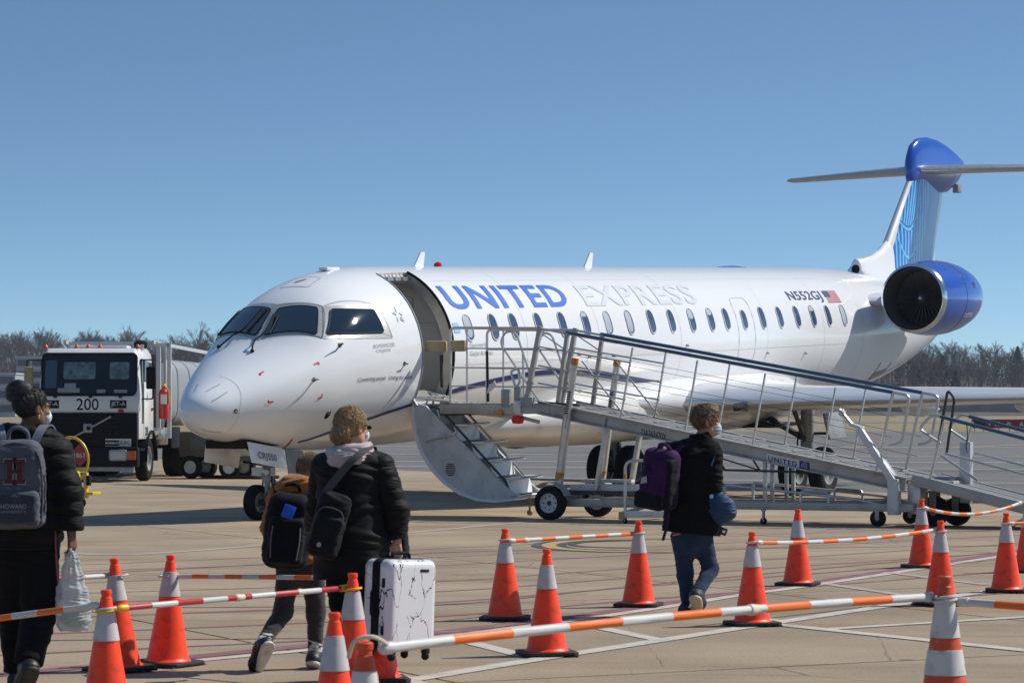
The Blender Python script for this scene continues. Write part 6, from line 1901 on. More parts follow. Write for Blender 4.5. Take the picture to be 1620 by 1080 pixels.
# backpack with an H badge
M_bpg = cloth('grey backpack canvas', (.085, .091, .110), .85, .3, .15, .1)
M_bpn = cloth('dark slate pocket', (.045, .050, .066), .85, .3, .12, .1)
M_strapg = cloth('slate webbing', (.10, .115, .16), .8, .3)
def bag_thing(nm, label, loc): return thing(nm, label, 'bag' if nm != 'backpack' else 'backpack', loc)
b1c = p1.w('chest') + Vector((-.005, -.245, -.07))
bk1 = thing('backpack', 'grey backpack with a maroon H badge on the back of the person at left', 'backpack', b1c)
def f(P):
    w = 1 - .18 * np.clip(P[..., 2] / .25, 0, 1) ** 2
    Q = P.copy(); Q[..., 0] = P[..., 0] / w
    d = rbox(Q, (0, .02, 0), (.158, .095, .255), .07)
    d = smin(d, rbox(P, (0, -.06, -.135), (.140, .05, .10), .035), .015)
    return d + wrinkle(P, .003, 30, 1.1)
link('main_compartment', sdf_mesh(f, (-.22, -.16, -.3), (.22, .16, .3), .0075, 'main_compartment'), M_bpg, bk1)
link('front_pocket', sdf_mesh(lambda P: rbox(P, (0, -.070, -.135), (.132, .048, .088), .03) + wrinkle(P, .0025, 40, .6), (-.2, -.16, -.26), (.2, .0, .0), .0075, 'front_pocket'), M_bpn, bk1)
MB().tube(smooth_path([(-.145, -.05, -.22), (-.152, -.055, .0), (-.12, -.06, .18), (0, -.055, .235), (.12, -.06, .18), (.152, -.055, .0), (.145, -.05, -.22)], 6), .006, 6).build('zip', M_bpn, bk1)
MB().tube(smooth_path([(-.06, .05, .24), (-.05, .03, .30), (0.0, .02, .325), (.05, .03, .30), (.06, .05, .24)], 5), .012, 8).build('grab_handle', M_strapg, bk1)
for s_ in (-1, 1):
    MB().loft([[Vector(p) + Vector((a, b, c)) for a, b, c in ((-.028, 0, 0), (.028, 0, 0), (.028, .012, .006), (-.028, .012, .006))] for p in smooth_path([(s_ * .09, .04, .22), (s_ * .115, .09, .30), (s_ * .135, .20, .335), (s_ * .145, .34, .28), (s_ * .15, .40, .1)], 4)]).build('shoulder_strap', M_strapg, bk1)
    MB().loft([[Vector((s_ * .167 + s_ * .004, y, z)) + Vector((0, a, b)) for a, b in ((-.02, -.012), (.02, -.012), (.02, .012), (-.02, .012))] for y, z in ((.0, .06), (.01, -.05), (.0, -.15))]).build('side_strap', M_strapg, bk1)
M_hm = mat('badge maroon', (.055, .010, .018), .7)
M_hw = mat('badge pale edge', (.42, .24, .24), .7)
def slab_H(w, h, st, z0, y0, m, nm):
    a, f, s2 = w / 2, h / 2, h * .16
    x1 = a - st * 1.9; x2 = a - st * .45; x3 = a - st * 1.45; k = st * .38
    q = [(x1, -f), (a, -f), (a, -f + s2), (x2, -f + s2), (x2, f - s2), (a, f - s2), (a, f), (x1, f), (x1, f - s2), (x3, f - s2), (x3, k)]
    left = [(-x, z) for x, z in q][::-1]
    mid = [(-x3, k)]
    R1 = q + [(-x3, k), (-x3, f - s2), (-x1, f - s2), (-x1, f), (-a, f), (-a, f - s2), (-x2, f - s2), (-x2, -f + s2), (-a, -f + s2), (-a, -f), (-x1, -f), (-x1, -f + s2), (-x3, -f + s2), (-x3, -k), (x3, -k), (x3, -f + s2), (x1, -f + s2)]
    return MB().prism(R1, y0 - .0015, y0 + .0015, lambda u, v, d: Vector((u, d, z0 + v))).build(nm, m, bk1, smooth=0)
slab_H(.128, .150, .040, .075, -.0795, M_hw, 'badge_edge'); slab_H(.118, .138, .032, .075, -.0825, M_hm, 'badge')
link('lettering', fit_text('Est. 1867', .085, .016, lambda u, v: Vector((-.042 + u, -.081, -.03 + v)), 0), mat('faded thread', (.22, .20, .22), .8), bk1)
link('lettering', fit_text('HOWARD', .145, .026, lambda u, v: Vector((-.072 + u, -.1205, -.135 + v)), .0006), mat('faded print', (.24, .24, .27), .8), bk1)
link('lettering', fit_text('UNIVERSITY', .145, .016, lambda u, v: Vector((-.072 + u, -.1205, -.160 + v)), 0), mat('faded print', (.24, .24, .27), .8), bk1)

# plastic bag and pink strap
hb_ = p1.w('wrR') + Vector((.0, -.01, -.105))
M_plastic = mat('thin white plastic', (.62, .66, .68), .28, trans=.45, spec=.5)
M_plastic.node_tree.nodes['Principled BSDF'].inputs['IOR'].default_value = 1.08
pb_ = thing('plastic_bag', 'white translucent plastic carrier bag hanging from the hand', 'bag', hb_)
def f(P):
    z = P[..., 2]; t = np.clip(-z / .46, 0, 1)
    w = .018 + .085 * np.minimum(t * 1.5, 1) ** .8 * (1 - .25 * np.clip((t - .82) / .18, 0, 1) ** 2)
    r = np.sqrt((P[..., 0] - .018 * t) ** 2 + (P[..., 1] * 1.35) ** 2)
    d = (r - w) * .7
    d = np.maximum(d, np.maximum(z - .0, -z - .46))
    return d + wrinkle(P, .0045, 38, .4) + .006 * np.sin(9 * np.arctan2(P[..., 1], P[..., 0])) * (1 - t)
link('carrier', sdf_mesh(f, (-.16, -.14, -.5), (.16, .14, .03), .0065, 'carrier'), M_plastic, pb_)
def f(P): return smin(ell(P, (.01, 0, -.385), (.07, .05, .06)), ell(P, (.03, -.01, -.33), (.04, .035, .05)), .02) + wrinkle(P, .006, 60, 1)
link('contents', sdf_mesh(f, (-.12, -.1, -.47), (.13, .1, -.22), .008, 'contents'), mat('salad green', (.30, .33, .12), .6, var=.4, scale=30), pb_)
MB().tube(smooth_path([(-.01, 0, .03), (0, -.02, .0), (.01, 0, -.03)], 4), .01, 6).build('handle', M_plastic, pb_)
st_ = thing('wrist_strap', 'pink strap with a phone case dangling beside the plastic bag', 'strap', p1.loc + Vector(((90 - 40) / p1.k, -.06, EYE - (850 - HOR) / p1.k)))
MB().tube(smooth_path([(0, 0, .04), (.004, 0, -.08), (.014, -.005, -.2), (.024, 0, -.30)], 5), .0065, 6).build('cord', mat('pink cord', (.33, .07, .10), .7), st_)
MB().box((.024, 0, -.32), (.04, .014, .09)).build('case', mat('pale pink case', (.50, .36, .40), .4), st_, bevel=.01)

# ---- woman in the middle: long black coat
p2 = Person('person in a long black quilted coat with blond hair tied back, holding the suitcase', 564, 17.1)
for nm, x, y, d in (('head', 557, 676, 0), ('neck', 556, 714, 0), ('chest', 553, 775, 0), ('pelvis', 556, 880, 0), ('shR', 600, 740, 0), ('elR', 626, 808, -.01), ('wrR', 628, 857, -.02), ('shL', 516, 740, .04), ('elL', 506, 806, .14), ('wrL', 496, 835, .30),
                    ('hipR', 576, 890, 0), ('hipL', 537, 890, 0), ('knR', 580, 980, .14), ('anR', 578, 1052, .12), ('toR', 592, 1062, .30), ('knL', 545, 985, .0), ('anL', 547, 1062, -.1), ('toL', 556, 1074, .1)):
    p2.j(nm, x, y, d)
M2 = head_frame(radians(48))
p2.body(skin_material('fair skin', (.50, .27, .19)), M2, .97, hands=(('R', (.0, .0, -1), (-.5, -1, 0), .75), ('L', (.3, .5, -.5), (0, 1, 0), .5)))
J = p2.J
JZ = J
def f(P):
    J = JZ
    z = P[..., 2]
    top, hem = J['neck'][2], .64
    d = U(.08, cap(P, J['chest'] + A3((-.0, 0, .08)), J['pelvis'] + A3((0, 0, .08)), .195, .205, 1, .80), cap(P, J['pelvis'] + A3((0, 0, .08)), A3((J['pelvis'][0] + .0, 0, .56)), .205, .235, 1, .84))
    for s_ in 'LR':
        d = smin(d, cap(P, J['neck'] + A3((0, 0, -.05)), J['sh' + s_], .085, .088), .05)
    q = np.abs(np.sin(pi * (z + .04 * np.sin(9 * P[..., 0])) / .105)) ** .55
    d = d - .004 * q + wrinkle(P, .006, 20, .9)
    # open front flap hanging on the right side
    fl = cap(P, (J['pelvis'][0] + .27, .14, 1.15), (J['pelvis'][0] + .31, .15, .80), .04, .06, .5, 1.4) - .005 * q
    d = smin(d, fl, .04)
    return np.maximum(d, hem + .10 * (P[..., 0] - J['pelvis'][0]) - z)
lo, hi = p2.bounds(['chest', 'shR', 'shL', 'pelvis'], .36); lo[2] = .55; hi[2] = J['neck'][2] + .03
p2.add('coat', f, lo, hi, .008, M_blackpuff)
for s_, m_ in (('R', M_blackpuff), ('L', M_blackpuff)):
    def f(P, s_=s_):
        J = JZ
        a, b, c = J['sh' + s_], J['el' + s_], J['wr' + s_] + A3((0, 0, .015))
        d = U(.03, cap(P, a, b, .092, .078), cap(P, b, c, .078, .056))
        ax = unit(c - a); t = (P - a) @ A3(ax)
        d = d - .008 * np.abs(np.sin(pi * t / .075)) ** .5 + wrinkle(P, .003, 36, 1.5)
        return np.maximum(d, t - np.dot(c - a, ax))
    lo, hi = p2.bounds(['sh' + s_, 'el' + s_, 'wr' + s_], .14)
    p2.add('sleeve', f, lo, hi, .007, m_)
def f(P):      # pale hood lying on the back
    J = JZ
    c = J['neck'] + A3((-.01, -.03, -.005)); q = P - c
    r = np.sqrt((q[..., 0] / 1.25) ** 2 + (q[..., 1] / 1.0) ** 2)
    d = np.sqrt((r - .085) ** 2 + np.maximum(np.abs(q[..., 2] - .15 * q[..., 0]) - .02, 0) ** 2) - .030
    d = smin(d, ell(P, J['neck'] + A3((-.03, -.115, -.045)), (.105, .05, .06)), .03)
    return d + wrinkle(P, .004, 45, 1.2)
p2.add('hood', f, J['neck'] - .26, J['neck'] + .24, .0065, cloth('pale pink fleece', (.50, .42, .42), .9, .35, .08, .3))
p2.trousers(M_blackpants, J['pelvis'][2], (.10, .075, .06), .06)
for q in 'LR': p2.shoe(q, mat('pale trainer', (.5, .49, .48), .6), M_wsole)
M_hairb = hair_material('blond brown hair', (.17, .10, .045), (.50, .34, .17))
def f(P):
    J = JZ
    Q = (P - J['head']) @ M2
    d = ell(Q, (0, -.018, .030), (.085, .106, .100))
    d = np.maximum(d, Q[..., 1] - .042 - .5 * np.maximum(Q[..., 2], 0))
    d = np.maximum(d, -(Q[..., 2] + .02 + .95 * (-Q[..., 1])) * .72)
    b = J['head'] + A3((-.062, -.075, -.045))
    kn = smin(ell(P, b, (.052, .045, .050)), ell(P, b + A3((-.03, -.005, -.025)), (.032, .03, .03)), .015)
    kn = smin(kn, ell(P, b + A3((.025, -.02, .03)), (.035, .03, .03)), .015)
    d = smin(d, kn + wrinkle(P, .002, 50, 2), .02)
    return d + wrinkle(P, .0012, 55, .2)
h_ = p2.add('hair', f, J['head'] - .2, J['head'] + .2, .005, M_hairb)
bq2 = M2.T @ np.array([-.062, -.075, -.045])
strands(p2, h_, J['head'], M2, (0, -.018, .030), (.086, .107, .101), 800, M_hairb, lambda q, n: bq2 - q, .11, .006, 4, lambda q: q[1] < .04 + .5 * max(q[2], 0) and q[2] + .02 - .95 * q[1] > 0, .0022)
strands(p2, h_, J['head'] + A3((-.062, -.075, -.045)), np.eye(3), (0, 0, 0), (.056, .049, .054), 350, M_hairb, lambda q, n: np.cross(n, (1, .2, .4)) + np.array([0, 0, -.3]), .10, .014, 5, lambda q: True, .0024, 6, .6)
def f(P):
    Q = (P - JZ['head']) @ M2
    d = np.minimum(cap(Q, (.081, -.01, .012), (.064, .095, .006), .0035), cap(Q, (.03, .105, .0), (.052, .098, .0), .013) * 1)
    return np.minimum(d, cap(Q, (.062, .093, .006), (.03, .108, .006), .004))
p2.add('glasses', f, J['head'] - .15, J['head'] + .15, .0045, M_dk)
def f(P):
    Q = (P - JZ['head']) @ M2
    d = ell(Q, (0, .060, -.048), (.062, .062, .056)); d = np.maximum(d, -ell(Q, (0, .052, -.048), (.060, .060, .054))); return np.maximum(d, -(Q[..., 1] - .02))
p2.add('face_mask', f, J['head'] - .15, J['head'] + .15, .005, mat('pale mask', (.66, .68, .70), .8))
# sling bag across the back
sbl = p2.loc + Vector(((524 - 564) / p2.k, -.24, EYE - (828 - HOR) / p2.k))
M_sling = cloth('black sling nylon', (.009, .0095, .013), .7, .3, .2, .04)
M_strap2 = cloth('grey webbing strap', (.065, .063, .065), .8, .3)
sl_ = thing('sling_bag', 'black sling bag hanging low on the back of the person in the long coat', 'bag', sbl, (0, radians(16), 0))
link('pouch', sdf_mesh(lambda P: smin(rbox(P, (0, 0, 0), (.100, .055, .20), .055), rbox(P, (-.0, -.045, -.05), (.085, .035, .11), .03), .012) + wrinkle(P, .003, 34, 1), (-.16, -.12, -.26), (.16, .1, .26), .007, 'pouch'), M_sling, sl_)
MB().tube(smooth_path([(-.085, -.066, -.10), (-.088, -.07, .03), (-.05, -.07, .10), (.05, -.07, .10), (.088, -.07, .03)], 5), .004, 5).build('zip', M_strap2, sl_)
MB().lathe([(.014, 0), (.014, .004)], 8, (-.02, -.085, -.12), (0, -1, 0)).build('badge', M_mgrey, sl_)
c1 = Vector((0, 0, 0))
for off in (0, .05):
    pts = [p2.loc + Vector(((x - 564) / p2.k, y, EYE - (py - HOR) / p2.k)) - sbl for x, py, y in ((512 + off * 120, 782, -.235), (535 + off * 120, 752, -.225), (562 + off * 120, 722, -.20), (582 + off * 90, 708, -.12), (592 + off * 60, 706, .0), (590, 730, .13))]
    Rinv = Matrix.Rotation(radians(-16), 3, 'Y')
    pts = [Rinv @ q for q in pts]
    if off: pts = pts[:4]
    sp = smooth_path(pts, 5)
    MB().loft([[p + Vector((a, b, 0)) for a, b in ((-.016, -.003), (.016, -.003), (.016, .003), (-.016, .003))] for p in sp]).build('strap', M_strap2, sl_)
# marbled suitcase
def marble():
    m = bpy.data.materials.new('marbled shell'); m.use_nodes = True; nt = m.node_tree; b = nt.nodes['Principled BSDF']; N = nt.nodes.new; L = nt.links.new
    t = N('ShaderNodeTexCoord'); mp_ = N('ShaderNodeMapping'); mp_.inputs['Rotation'].default_value = (.3, .75, .2); mp_.inputs['Scale'].default_value = (1, 1, .42)
    L(t.outputs['Object'], mp_.inputs['Vector'])
    n = N('ShaderNodeTexNoise'); n.inputs['Scale'].default_value = 6; n.inputs['Detail'].default_value = 5; L(mp_.outputs['Vector'], n.inputs['Vector'])
    mx = N('ShaderNodeMix'); mx.data_type = 'RGBA'; mx.inputs['Factor'].default_value = .22; L(mp_.outputs['Vector'], mx.inputs['A']); L(n.outputs['Color'], mx.inputs['B'])
    v = N('ShaderNodeTexVoronoi'); v.feature = 'DISTANCE_TO_EDGE'; v.inputs['Scale'].default_value = 9; L(mx.outputs['Result'], v.inputs['Vector'])
    n2 = N('ShaderNodeTexNoise'); n2.inputs['Scale'].default_value = 5; n2.inputs['Detail'].default_value = 3; L(t.outputs['Object'], n2.inputs['Vector'])
    r2 = N('ShaderNodeMapRange'); r2.inputs['From Min'].default_value = .36; r2.inputs['From Max'].default_value = .72; r2.inputs['To Min'].default_value = .0; r2.inputs['To Max'].default_value = .034; L(n2.outputs['Fac'], r2.inputs['Value'])
    lt = N('ShaderNodeMath'); lt.operation = 'LESS_THAN'; L(v.outputs['Distance'], lt.inputs[0]); L(r2.outputs['Result'], lt.inputs[1])
    x = N('ShaderNodeMix'); x.data_type = 'RGBA'; L(lt.outputs[0], x.inputs['Factor'])
    x.inputs['A'].default_value = (.72, .72, .75, 1); x.inputs['B'].default_value = (.02, .02, .022, 1)
    L(x.outputs['Result'], b.inputs['Base Color']); b.inputs['Roughness'].default_value = .22; b.inputs['Coat Weight'].default_value = .5
    return m
scw = p2.loc + Vector(((631 - 564) / p2.k, -.13, EYE - (1024 - HOR) / p2.k))
sc_ = thing('suitcase', 'white marbled hard shell suitcase with a black zip band carried above the ground', 'suitcase', scw, (0, radians(2.5), radians(46)))
M_marb = marble()
hh = .27; dw = .20; dd_ = .125
def shell(y0, y1):
    def f(P):
        d = rbox(P, (0, 0, hh), (dw, dd_, hh), .05)
        rib = .0
        return np.maximum(np.maximum(d, P[..., 1] - y1), y0 - P[..., 1])
    return f
link('front_shell', sdf_mesh(shell(-.2, -.03), (-.24, -.16, -.04), (.24, .16, .6), .0065, 'front_shell'), M_marb, sc_)
link('rear_shell', sdf_mesh(shell(.03, .2), (-.24, -.16, -.04), (.24, .16, .6), .0065, 'rear_shell'), M_marb, sc_)
link('zip_band', sdf_mesh(lambda P: np.maximum(rbox(P, (0, 0, hh), (dw + .004, dd_, hh + .004), .052), np.abs(P[..., 1]) - .031), (-.24, -.08, -.04), (.24, .08, .6), .0065, 'zip_band'), M_sling, sc_)
for x, y in ((-.14, -.09), (.14, -.09), (-.14, .09), (.14, .09)):
    cw = gsub('caster', sc_, (x, y, 0))
    MB().box((0, 0, -.005), (.04, .04, .03)).build('caster_fork', M_dk, cw, bevel=.005)
    MB().lathe([(.0, -.012), (.022, -.012), (.026, 0), (.022, .012), (0, .012)], 14, (0, 0, -.035), (1, 0, 0), False).build('caster_wheel', M_rub, cw)
MB().tube(round_path([(-.07, 0, .54), (-.065, 0, .575), (.065, 0, .575), (.07, 0, .54)], .025), .011, 8).build('top_handle', M_sling, sc_)
MB().tube(round_path([(-dw - .0, 0, .36), (-dw - .03, 0, .35), (-dw - .03, 0, .21), (-dw, 0, .20)], .02), .010, 8).build('side_handle', M_sling, sc_)
for z in (.12, .40):
    MB().box((-dw - .002, -.07, z), (.012, .02, .055)).build('clasp', M_dk, sc_, bevel=.003)
MB().box((.08, -dd_ - .001, .475), (.07, .006, .016)).build('name_badge', M_dk, sc_, bevel=.002)

# ---- child: mustard hoodie, black backpack
p3 = Person('small person in a mustard hoodie and charcoal trousers walking beside the long black coat', 466, 17.95)
for nm, x, y, d in (('head', 491, 745, .05), ('neck', 480, 769, 0), ('chest', 470, 820, 0), ('pelvis', 474, 888, 0), ('shR', 508, 792, 0), ('elR', 514, 838, .02), ('wrR', 512, 872, .1), ('shL', 440, 786, 0), ('elL', 426, 834, -.02), ('wrL', 430, 872, .08),
                    ('hipR', 494, 896, 0), ('hipL', 457, 896, 0), ('knR', 500, 968, .06), ('anR', 498, 1034, .06), ('toR', 505, 1046, .21), ('knL', 448, 968, .0), ('anL', 413, 1020, -.20), ('toL', 402, 1056, -.12)):
    p3.j(nm, x, y, d)
M3 = head_frame(radians(80))
p3.body(skin_material('child skin', (.50, .28, .20)), M3, .92, .80, hands=(('R', (0, .5, -1), (-1, 0, 0), .5), ('L', (0, .5, -1), (1, 0, 0), .5)))
J3 = p3.J
M_must = cloth('mustard fleece', (.34, .125, .028), .9, .4, .15, .3)
def f(P):
    J = J3
    d = U(.06, cap(P, J['chest'] + A3((0, 0, .06)), J['pelvis'] + A3((0, 0, .04)), .150, .150, 1, .75), cap(P, J['neck'] + A3((0, 0, -.03)), J['chest'], .09, .14, 1, .75))
    for s_ in 'LR':
        d = smin(d, U(.02, cap(P, J['sh' + s_], J['el' + s_], .066, .055), cap(P, J['el' + s_], J['wr' + s_], .055, .042)), .03)
        d = smin(d, cap(P, J['neck'] + A3((0, 0, -.05)), J['sh' + s_], .065, .066), .04)
    hd = J['neck'] + A3((-.035, -.10, .012))
    d = smin(d, ell(P, hd, (.125, .085, .070)), .03); d = smin(d, ell(P, hd + A3((-.07, -.02, -.02)), (.06, .06, .05)), .03); d = smin(d, ell(P, J['neck'] + A3((0, .0, .0)), (.11, .095, .05)), .03)
    d = np.maximum(d, -ell(P, J['neck'] + A3((.0, -.02, .075)), (.075, .06, .06)))
    return d + wrinkle(P, .0055, 34, .7)
lo, hi = p3.bounds(['chest', 'shR', 'shL', 'elL', 'elR', 'pelvis', 'wrL', 'wrR'], .17); hi[2] = J3['neck'][2] + .12
p3.add('hoodie', f, lo, hi, .007, M_must)
def f(P):
    Q = (P - J3['head']) @ M3
    d = ell(Q, (0, -.016, .028), (.080, .100, .094)); d = np.maximum(d, Q[..., 1] - .04 - .4 * np.maximum(Q[..., 2], 0))
    d = smin(d, cap(P, J3['head'] + A3((-.02, -.06, -.03)), J3['head'] + A3((-.05, -.085, -.12)), .05, .03), .03)
    return d + wrinkle(P, .001, 60, .4)
M_hairc = hair_material('light brown hair', (.13, .085, .05), (.32, .21, .12))
h_ = p3.add('hair', f, J3['head'] - .2, J3['head'] + .18, .0055, M_hairc)
strands(p3, h_, J3['head'], M3, (0, -.016, .028), (.081, .101, .095), 600, M_hairc, lambda q, n: np.array([0, -.3, -1.0]), .12, .006, 6, lambda q: q[1] < .05, .0022)
p3.trousers(M_charcoal, J3['pelvis'][2] + .03, (.080, .059, .046), .14, .0022, .80, 30)
for q in 'LR':
    p3.shoe(q, M_blackshoe, M_wsole, .92, .010)
    a = J3['an' + q]; b = J3['kn' + q]; d = unit(b - a)
    p3.add('sock', lambda P, a=a, d=d: cap(P, a - A3(d) * .01, a + A3(d) * .085, .044, .046) + wrinkle(P, .0015, 120, .5), np.minimum(a, b) - .08, np.maximum(a, b) + .08, .006, M_sock)
bl_ = p3.loc + Vector(((459 - 466) / p3.k, -.21, EYE - (837 - HOR) / p3.k))
M_bkb = cloth('black backpack nylon', (.007, .0075, .011), .75, .3, .2, .04)
bk3 = thing('backpack', 'large black backpack with a bright blue patch worn by the child', 'backpack', bl_, (0, radians(6), 0))
link('main_compartment', sdf_mesh(lambda P: smin(rbox(P * A3((1, 1, 1)) / np.stack([1 - .16 * np.clip(P[..., 2] / .24, 0, 1) ** 2] + [np.ones_like(P[..., 2])] * 2, -1), (0, .02, 0), (.148, .09, .24), .08), rbox(P, (.0, -.055, -.06), (.112, .05, .15), .04), .012) + wrinkle(P, .003, 28, .3), (-.22, -.16, -.31), (.22, .16, .31), .0075, 'main_compartment'), M_bkb, bk3)
MB().box((.0, -.083, .122), (.075, .006, .085), Matrix.Rotation(radians(14), 3, 'Y') @ Matrix.Rotation(radians(-8), 3, 'X')).build('blue_patch', mat('bright blue patch', (.015, .10, .62), .5), bk3, bevel=.003)
for x in (-.085, .085):
    MB().tube(smooth_path([(x, -.112, .03), (x * 1.05, -.118, -.06), (x * .95, -.114, -.17)], 5), .004, 5).build('piping', mat('grey piping', (.16, .16, .17), .6), bk3)
MB().tube(smooth_path([(-.05, .04, .25), (-.03, .03, .285), (.03, .03, .285), (.05, .04, .25)], 5), .010, 7).build('grab_handle', M_bkb, bk3)
for s_ in (-1, 1):
    MB().loft([[Vector(p) + Vector((a, b, c)) for a, b, c in ((-.025, 0, 0), (.025, 0, 0), (.025, .012, .006), (-.025, .012, .006))] for p in smooth_path([(s_ * .09, .06, .22), (s_ * .11, .12, .285), (s_ * .12, .22, .27), (s_ * .125, .32, .16)], 4)]).build('shoulder_strap', M_bkb, bk3)
# crumpled paper in the adult's hand
ppr = p2.loc + Vector(((541 - 564) / p2.k, .12, EYE - (915 - HOR) / p2.k))
pm = MB(); rp_ = random.Random(5)
g = [[Vector((.11 * (i / 4 - .5) + rp_.uniform(-.008, .008), rp_.uniform(-.018, .018), -.06 * j / 2 - .05 * abs(i / 4 - .4) + rp_.uniform(-.006, .006))) for i in range(5)] for j in range(3)]
pm.loft(g + [[p + Vector((0, .002, .0)) for p in g[-1]], [p + Vector((0, .002, 0)) for p in g[1]], [p + Vector((0, .002, 0)) for p in g[0]]], caps=False, closed_ring=False, loop=True)
pp = pm.build('paper_ticket', mat('crumpled paper', (.60, .59, .57), .7)); pp.location = ppr
tag(pp, 'crumpled pale paper between the child and the coat hem', 'paper')

# ---- man at right: black coat, jeans
p4 = Person('person in a black coat and blue jeans wearing a pale blue mask', 1092, 22.5)
for nm, x, y, d in (('head', 1117, 667, 0), ('neck', 1109, 694, 0), ('chest', 1096, 750, 0), ('pelvis', 1094, 845, 0), ('shR', 1126, 716, -.06), ('elR', 1129, 766, -.08), ('wrR', 1134, 782, .12), ('shL', 1070, 716, .06), ('elL', 1060, 770, .12), ('wrL', 1075, 800, .3),
                    ('hipR', 1110, 850, 0), ('hipL', 1080, 850, .02), ('knR', 1124, 900, .04), ('anR', 1103, 938, -.16), ('toR', 1108, 958, -.02), ('knL', 1084, 908, .06), ('anL', 1088, 956, .06), ('toL', 1102, 966, .22)):
    p4.j(nm, x, y, d)
M4 = head_frame(radians(14), -.06)
p4.body(skin_material('ruddy skin', (.46, .22, .14)), M4, 1.02, hands=(('R', (.5, .7, -.3), (0, -.3, -1), .8), ('L', (.3, .6, -.2), (0, 0, -1), .6)))
J4 = p4.J
def f(P):
    J = J4; z = P[..., 2]
    d = U(.08, cap(P, J['chest'] + A3((0, 0, .07)), J['pelvis'] + A3((0, 0, .06)), .205, .205, 1, .78), cap(P, J['pelvis'] + A3((0, 0, .06)), A3((J['pelvis'][0] + .0, 0, .58)), .205, .232, 1, .82))
    for s_ in 'LR':
        d = smin(d, cap(P, J['neck'] + A3((0, 0, -.04)), J['sh' + s_], .075, .082), .05)
        d = smin(d, U(.03, cap(P, J['sh' + s_], J['el' + s_], .082, .072), cap(P, J['el' + s_], J['wr' + s_], .070, .056)), .03)
    c = J['neck'] + A3((.0, 0, .0)); q = P - c; r = np.sqrt(q[..., 0] ** 2 + q[..., 1] ** 2)
    d = smin(d, np.sqrt((r - .072) ** 2 + np.maximum(np.abs(q[..., 2] - .25 * q[..., 0]) - .03, 0) ** 2) - .016, .02)
    d = d + wrinkle(P, .0055, 24, .6) + wrinkle(P, .002, 60, 1.6)
    return np.maximum(d, .66 - .10 * P[..., 0] - z)
lo, hi = p4.bounds(['chest', 'shR', 'shL', 'elR', 'elL', 'pelvis', 'wrR'], .26); lo[2] = .60; hi[2] = J4['neck'][2] + .09
p4.add('coat', f, lo, hi, .0075, M_blackcoat)
MB().tube([Vector(p.tolist()) for p in (J4['shR'] + A3((.045, -.055, .03)), J4['shR'] + A3((.02, -.085, -.02)), J4['shR'] + A3((-.01, -.10, -.10)))], .006, 6).build('sleeve_piping', mat('blue piping', (.03, .09, .30), .6), p4.t)
p4.trousers(M_jeans, J4['pelvis'][2] + .02, (.088, .064, .050), .02, .0028, .94, 30)
for q in 'LR': p4.shoe(q, mat('navy trainer', (.018, .020, .030), .6), mat('cream sole', (.52, .45, .34), .6))
def f(P):
    Q = (P - J4['head']) @ M4 / 1.02
    d = ell(Q, (0, -.016, .036), (.085, .106, .102)); d = np.maximum(d, Q[..., 1] - .038 - .75 * np.maximum(Q[..., 2] - .02, 0))
    d = np.maximum(d, -(Q[..., 2] + .03 + .75 * (-Q[..., 1] - .02)) * .8)
    d = smin(d, ell(Q, (.0, .055, .100), (.06, .045, .035)), .03)
    return d + wrinkle(P, .002, 60, .9)
M_hairm = hair_material('short brown hair', (.06, .036, .020), (.23, .145, .075))
h_ = p4.add('hair', f, J4['head'] - .18, J4['head'] + .2, .005, M_hairm)
strands(p4, h_, J4['head'], M4 * 1.02, (0, -.016, .036), (.086, .107, .103), 900, M_hairm, lambda q, n: np.array([q[0] * 3, .35 + q[1], -.5 - 4 * max(0, .02 - q[2])]), .055, .016, 7, lambda q: q[1] < .05 + .75 * max(q[2] - .02, 0) and q[2] + .03 - .75 * q[1] > 0, .0024, 4, .7)
def f(P):
    Q = (P - J4['head']) @ M4 / 1.02
    d = ell(Q, (0, .060, -.048), (.066, .068, .058)); d = np.maximum(d, -ell(Q, (0, .050, -.048), (.062, .064, .056))); d = np.maximum(d, -(Q[..., 1] - .022))
    d = d + .002 * np.sin(Q[..., 2] * 260)
    for s_ in (-1, 1): d = np.minimum(d, cap(Q, (s_ * .060, .04, -.035), (s_ * .084, -.015, .012), .004))
    return d
p4.add('face_mask', f, J4['head'] - .16, J4['head'] + .16, .005, M_mask)
# purple backpack carried on one shoulder
bc_ = p4.loc + Vector(((1040 - 1092) / p4.k, -.16, EYE - (757 - HOR) / p4.k))
M_purp = cloth('purple backpack nylon', (.036, .010, .060), .75, .3, .2, .05)
bk4 = thing('backpack', 'purple and black backpack hanging off the shoulder of the person in jeans', 'backpack', bc_, (radians(4), radians(8), radians(-38)))
link('main_compartment', sdf_mesh(lambda P: rbox(P, (0, .03, 0), (.15, .09, .24), .07) + wrinkle(P, .003, 30, .2), (-.2, -.1, -.28), (.2, .16, .28), .0075, 'main_compartment'), M_purp, bk4)
link('front_pocket', sdf_mesh(lambda P: smin(rbox(P, (0, -.055, -.07), (.125, .05, .14), .04), rbox(P, (.06, -.05, .08), (.08, .04, .09), .03), .01) + wrinkle(P, .003, 36, 1.2), (-.2, -.16, -.26), (.2, .05, .22), .0075, 'front_pocket'), M_purp, bk4)
link('side_panel', sdf_mesh(lambda P: rbox(P, (.115, -.02, -.02), (.05, .06, .2), .03) + wrinkle(P, .003, 36, .2), (-.0, -.12, -.26), (.22, .1, .22), .0075, 'side_panel'), M_bkb, bk4)
link('bottom_panel', sdf_mesh(lambda P: rbox(P, (-.02, -.045, -.165), (.135, .075, .07), .04), (-.2, -.16, -.26), (.2, .1, -.06), .0075, 'bottom_panel'), M_bkb, bk4)
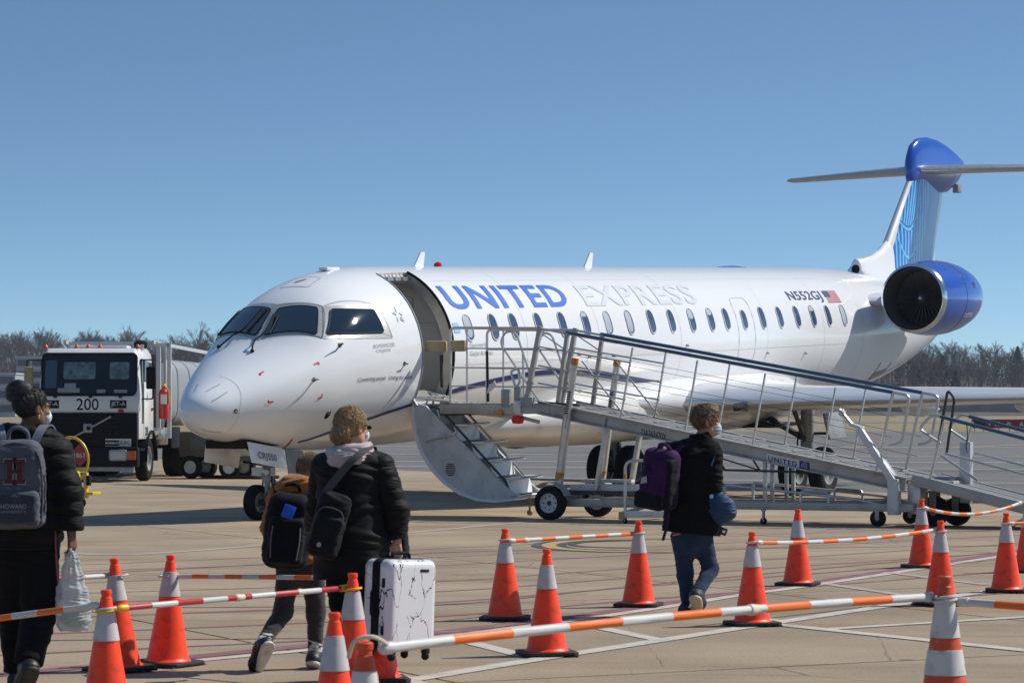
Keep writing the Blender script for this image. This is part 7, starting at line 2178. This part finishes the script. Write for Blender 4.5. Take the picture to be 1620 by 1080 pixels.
MB().tube(smooth_path([(-.03, .03, .22), (-.01, .0, .275), (.06, .0, .275), (.09, .03, .22)], 5), .014, 8).build('grab_handle', M_purp, bk4)
MB().prism([(-.03, -.02), (.03, .0), (.02, .05), (-.025, .03)], 0, .004, lambda u, v, d: Vector((-.06 + u, -.108 - d, -.02 + v))).build('grey_tag', M_mgrey, bk4)
MB().loft([[Vector(p) + Vector((a, b, 0)) for a, b in ((-.012, -.003), (.012, -.003), (.012, .003), (-.012, .003))] for p in smooth_path([(.12, .0, -.20), (.13, -.02, -.33), (.10, -.02, -.47)], 5)]).build('loose_strap', M_purp, bk4)
for s_ in (-1, 1):
    MB().loft([[Vector(p) + Vector((a, b, c)) for a, b, c in ((-.025, 0, 0), (.025, 0, 0), (.025, .012, .006), (-.025, .012, .006))] for p in smooth_path([(s_ * .08, .08, .2), (s_ * .09, .15, .26), (s_ * .1, .26, .22), (s_ * .1, .3, .05)], 4)]).build('shoulder_strap', M_purp, bk4)
# blue shoulder bag
bb_ = p4.loc + Vector(((1137 - 1092) / p4.k, -.10, EYE - (800 - HOR) / p4.k))
M_bbag = cloth('blue bag nylon', (.030, .062, .125), .5, .2, .2, .1)
bb = thing('shoulder_bag', 'blue rounded bag hanging from the arm of the person in jeans', 'bag', bb_, (0, radians(-10), radians(-25)))
link('pouch', sdf_mesh(lambda P: U(.03, ell(P, (0, 0, -.01), (.115, .075, .12)), ell(P, (.03, 0, -.05), (.10, .075, .085)), ell(P, (-.03, 0, .06), (.07, .05, .075))) + wrinkle(P, .004, 32, .5), (-.17, -.13, -.18), (.18, .13, .18), .007, 'pouch'), M_bbag, bb)
MB().tube(smooth_path([(-.06, -.02, .10), (-.04, -.01, .16), (.0, .04, .17), (.03, .02, .10)], 5), .010, 7).build('strap', M_bbag, bb)
MB().lathe([(.018, 0), (.018, .006)], 10, (-.03, -.055, .085), (0, -1, .3)).build('buckle', M_alu, bb)
kp = thing('pouch', 'small black zipped pouch dangling below the coat of the person in jeans', 'pouch', p4.loc + Vector(((1142 - 1092) / p4.k, -.06, EYE - (839 - HOR) / p4.k)), (0, radians(20), 0))
MB().box((0, 0, 0), (.075, .03, .06)).build('case', M_blackshoe, kp, bevel=.01)
MB().lathe([(.012, 0), (.012, .005)], 10, (.01, -.017, .0), (0, -1, 0)).build('stud', M_alu, kp)
MB().tube([(-.02, 0, .03), (-.03, .02, .12)], .004, 5).build('cord', M_dk, kp)

# ------------------------------------------------------------------ thin haze over the airfield
hz = MB().box((0, 1000, 19.5), (3200, 2600, 41)).build('haze', None, smooth=0)
hm = bpy.data.materials.new('pale haze'); hm.use_nodes = True
hn = hm.node_tree; hn.nodes.remove(hn.nodes['Principled BSDF'])
pv = hn.nodes.new('ShaderNodeVolumePrincipled')
pv.inputs['Color'].default_value = (.80, .88, 1.0, 1)
pv.inputs['Density'].default_value = .00013
pv.inputs['Anisotropy'].default_value = .1
hn.links.new(pv.outputs['Volume'], hn.nodes['Material Output'].inputs['Volume'])
hz.data.materials.append(hm)
tag(hz, 'thin pale haze hanging over the whole airfield', 'haze', kind='stuff')
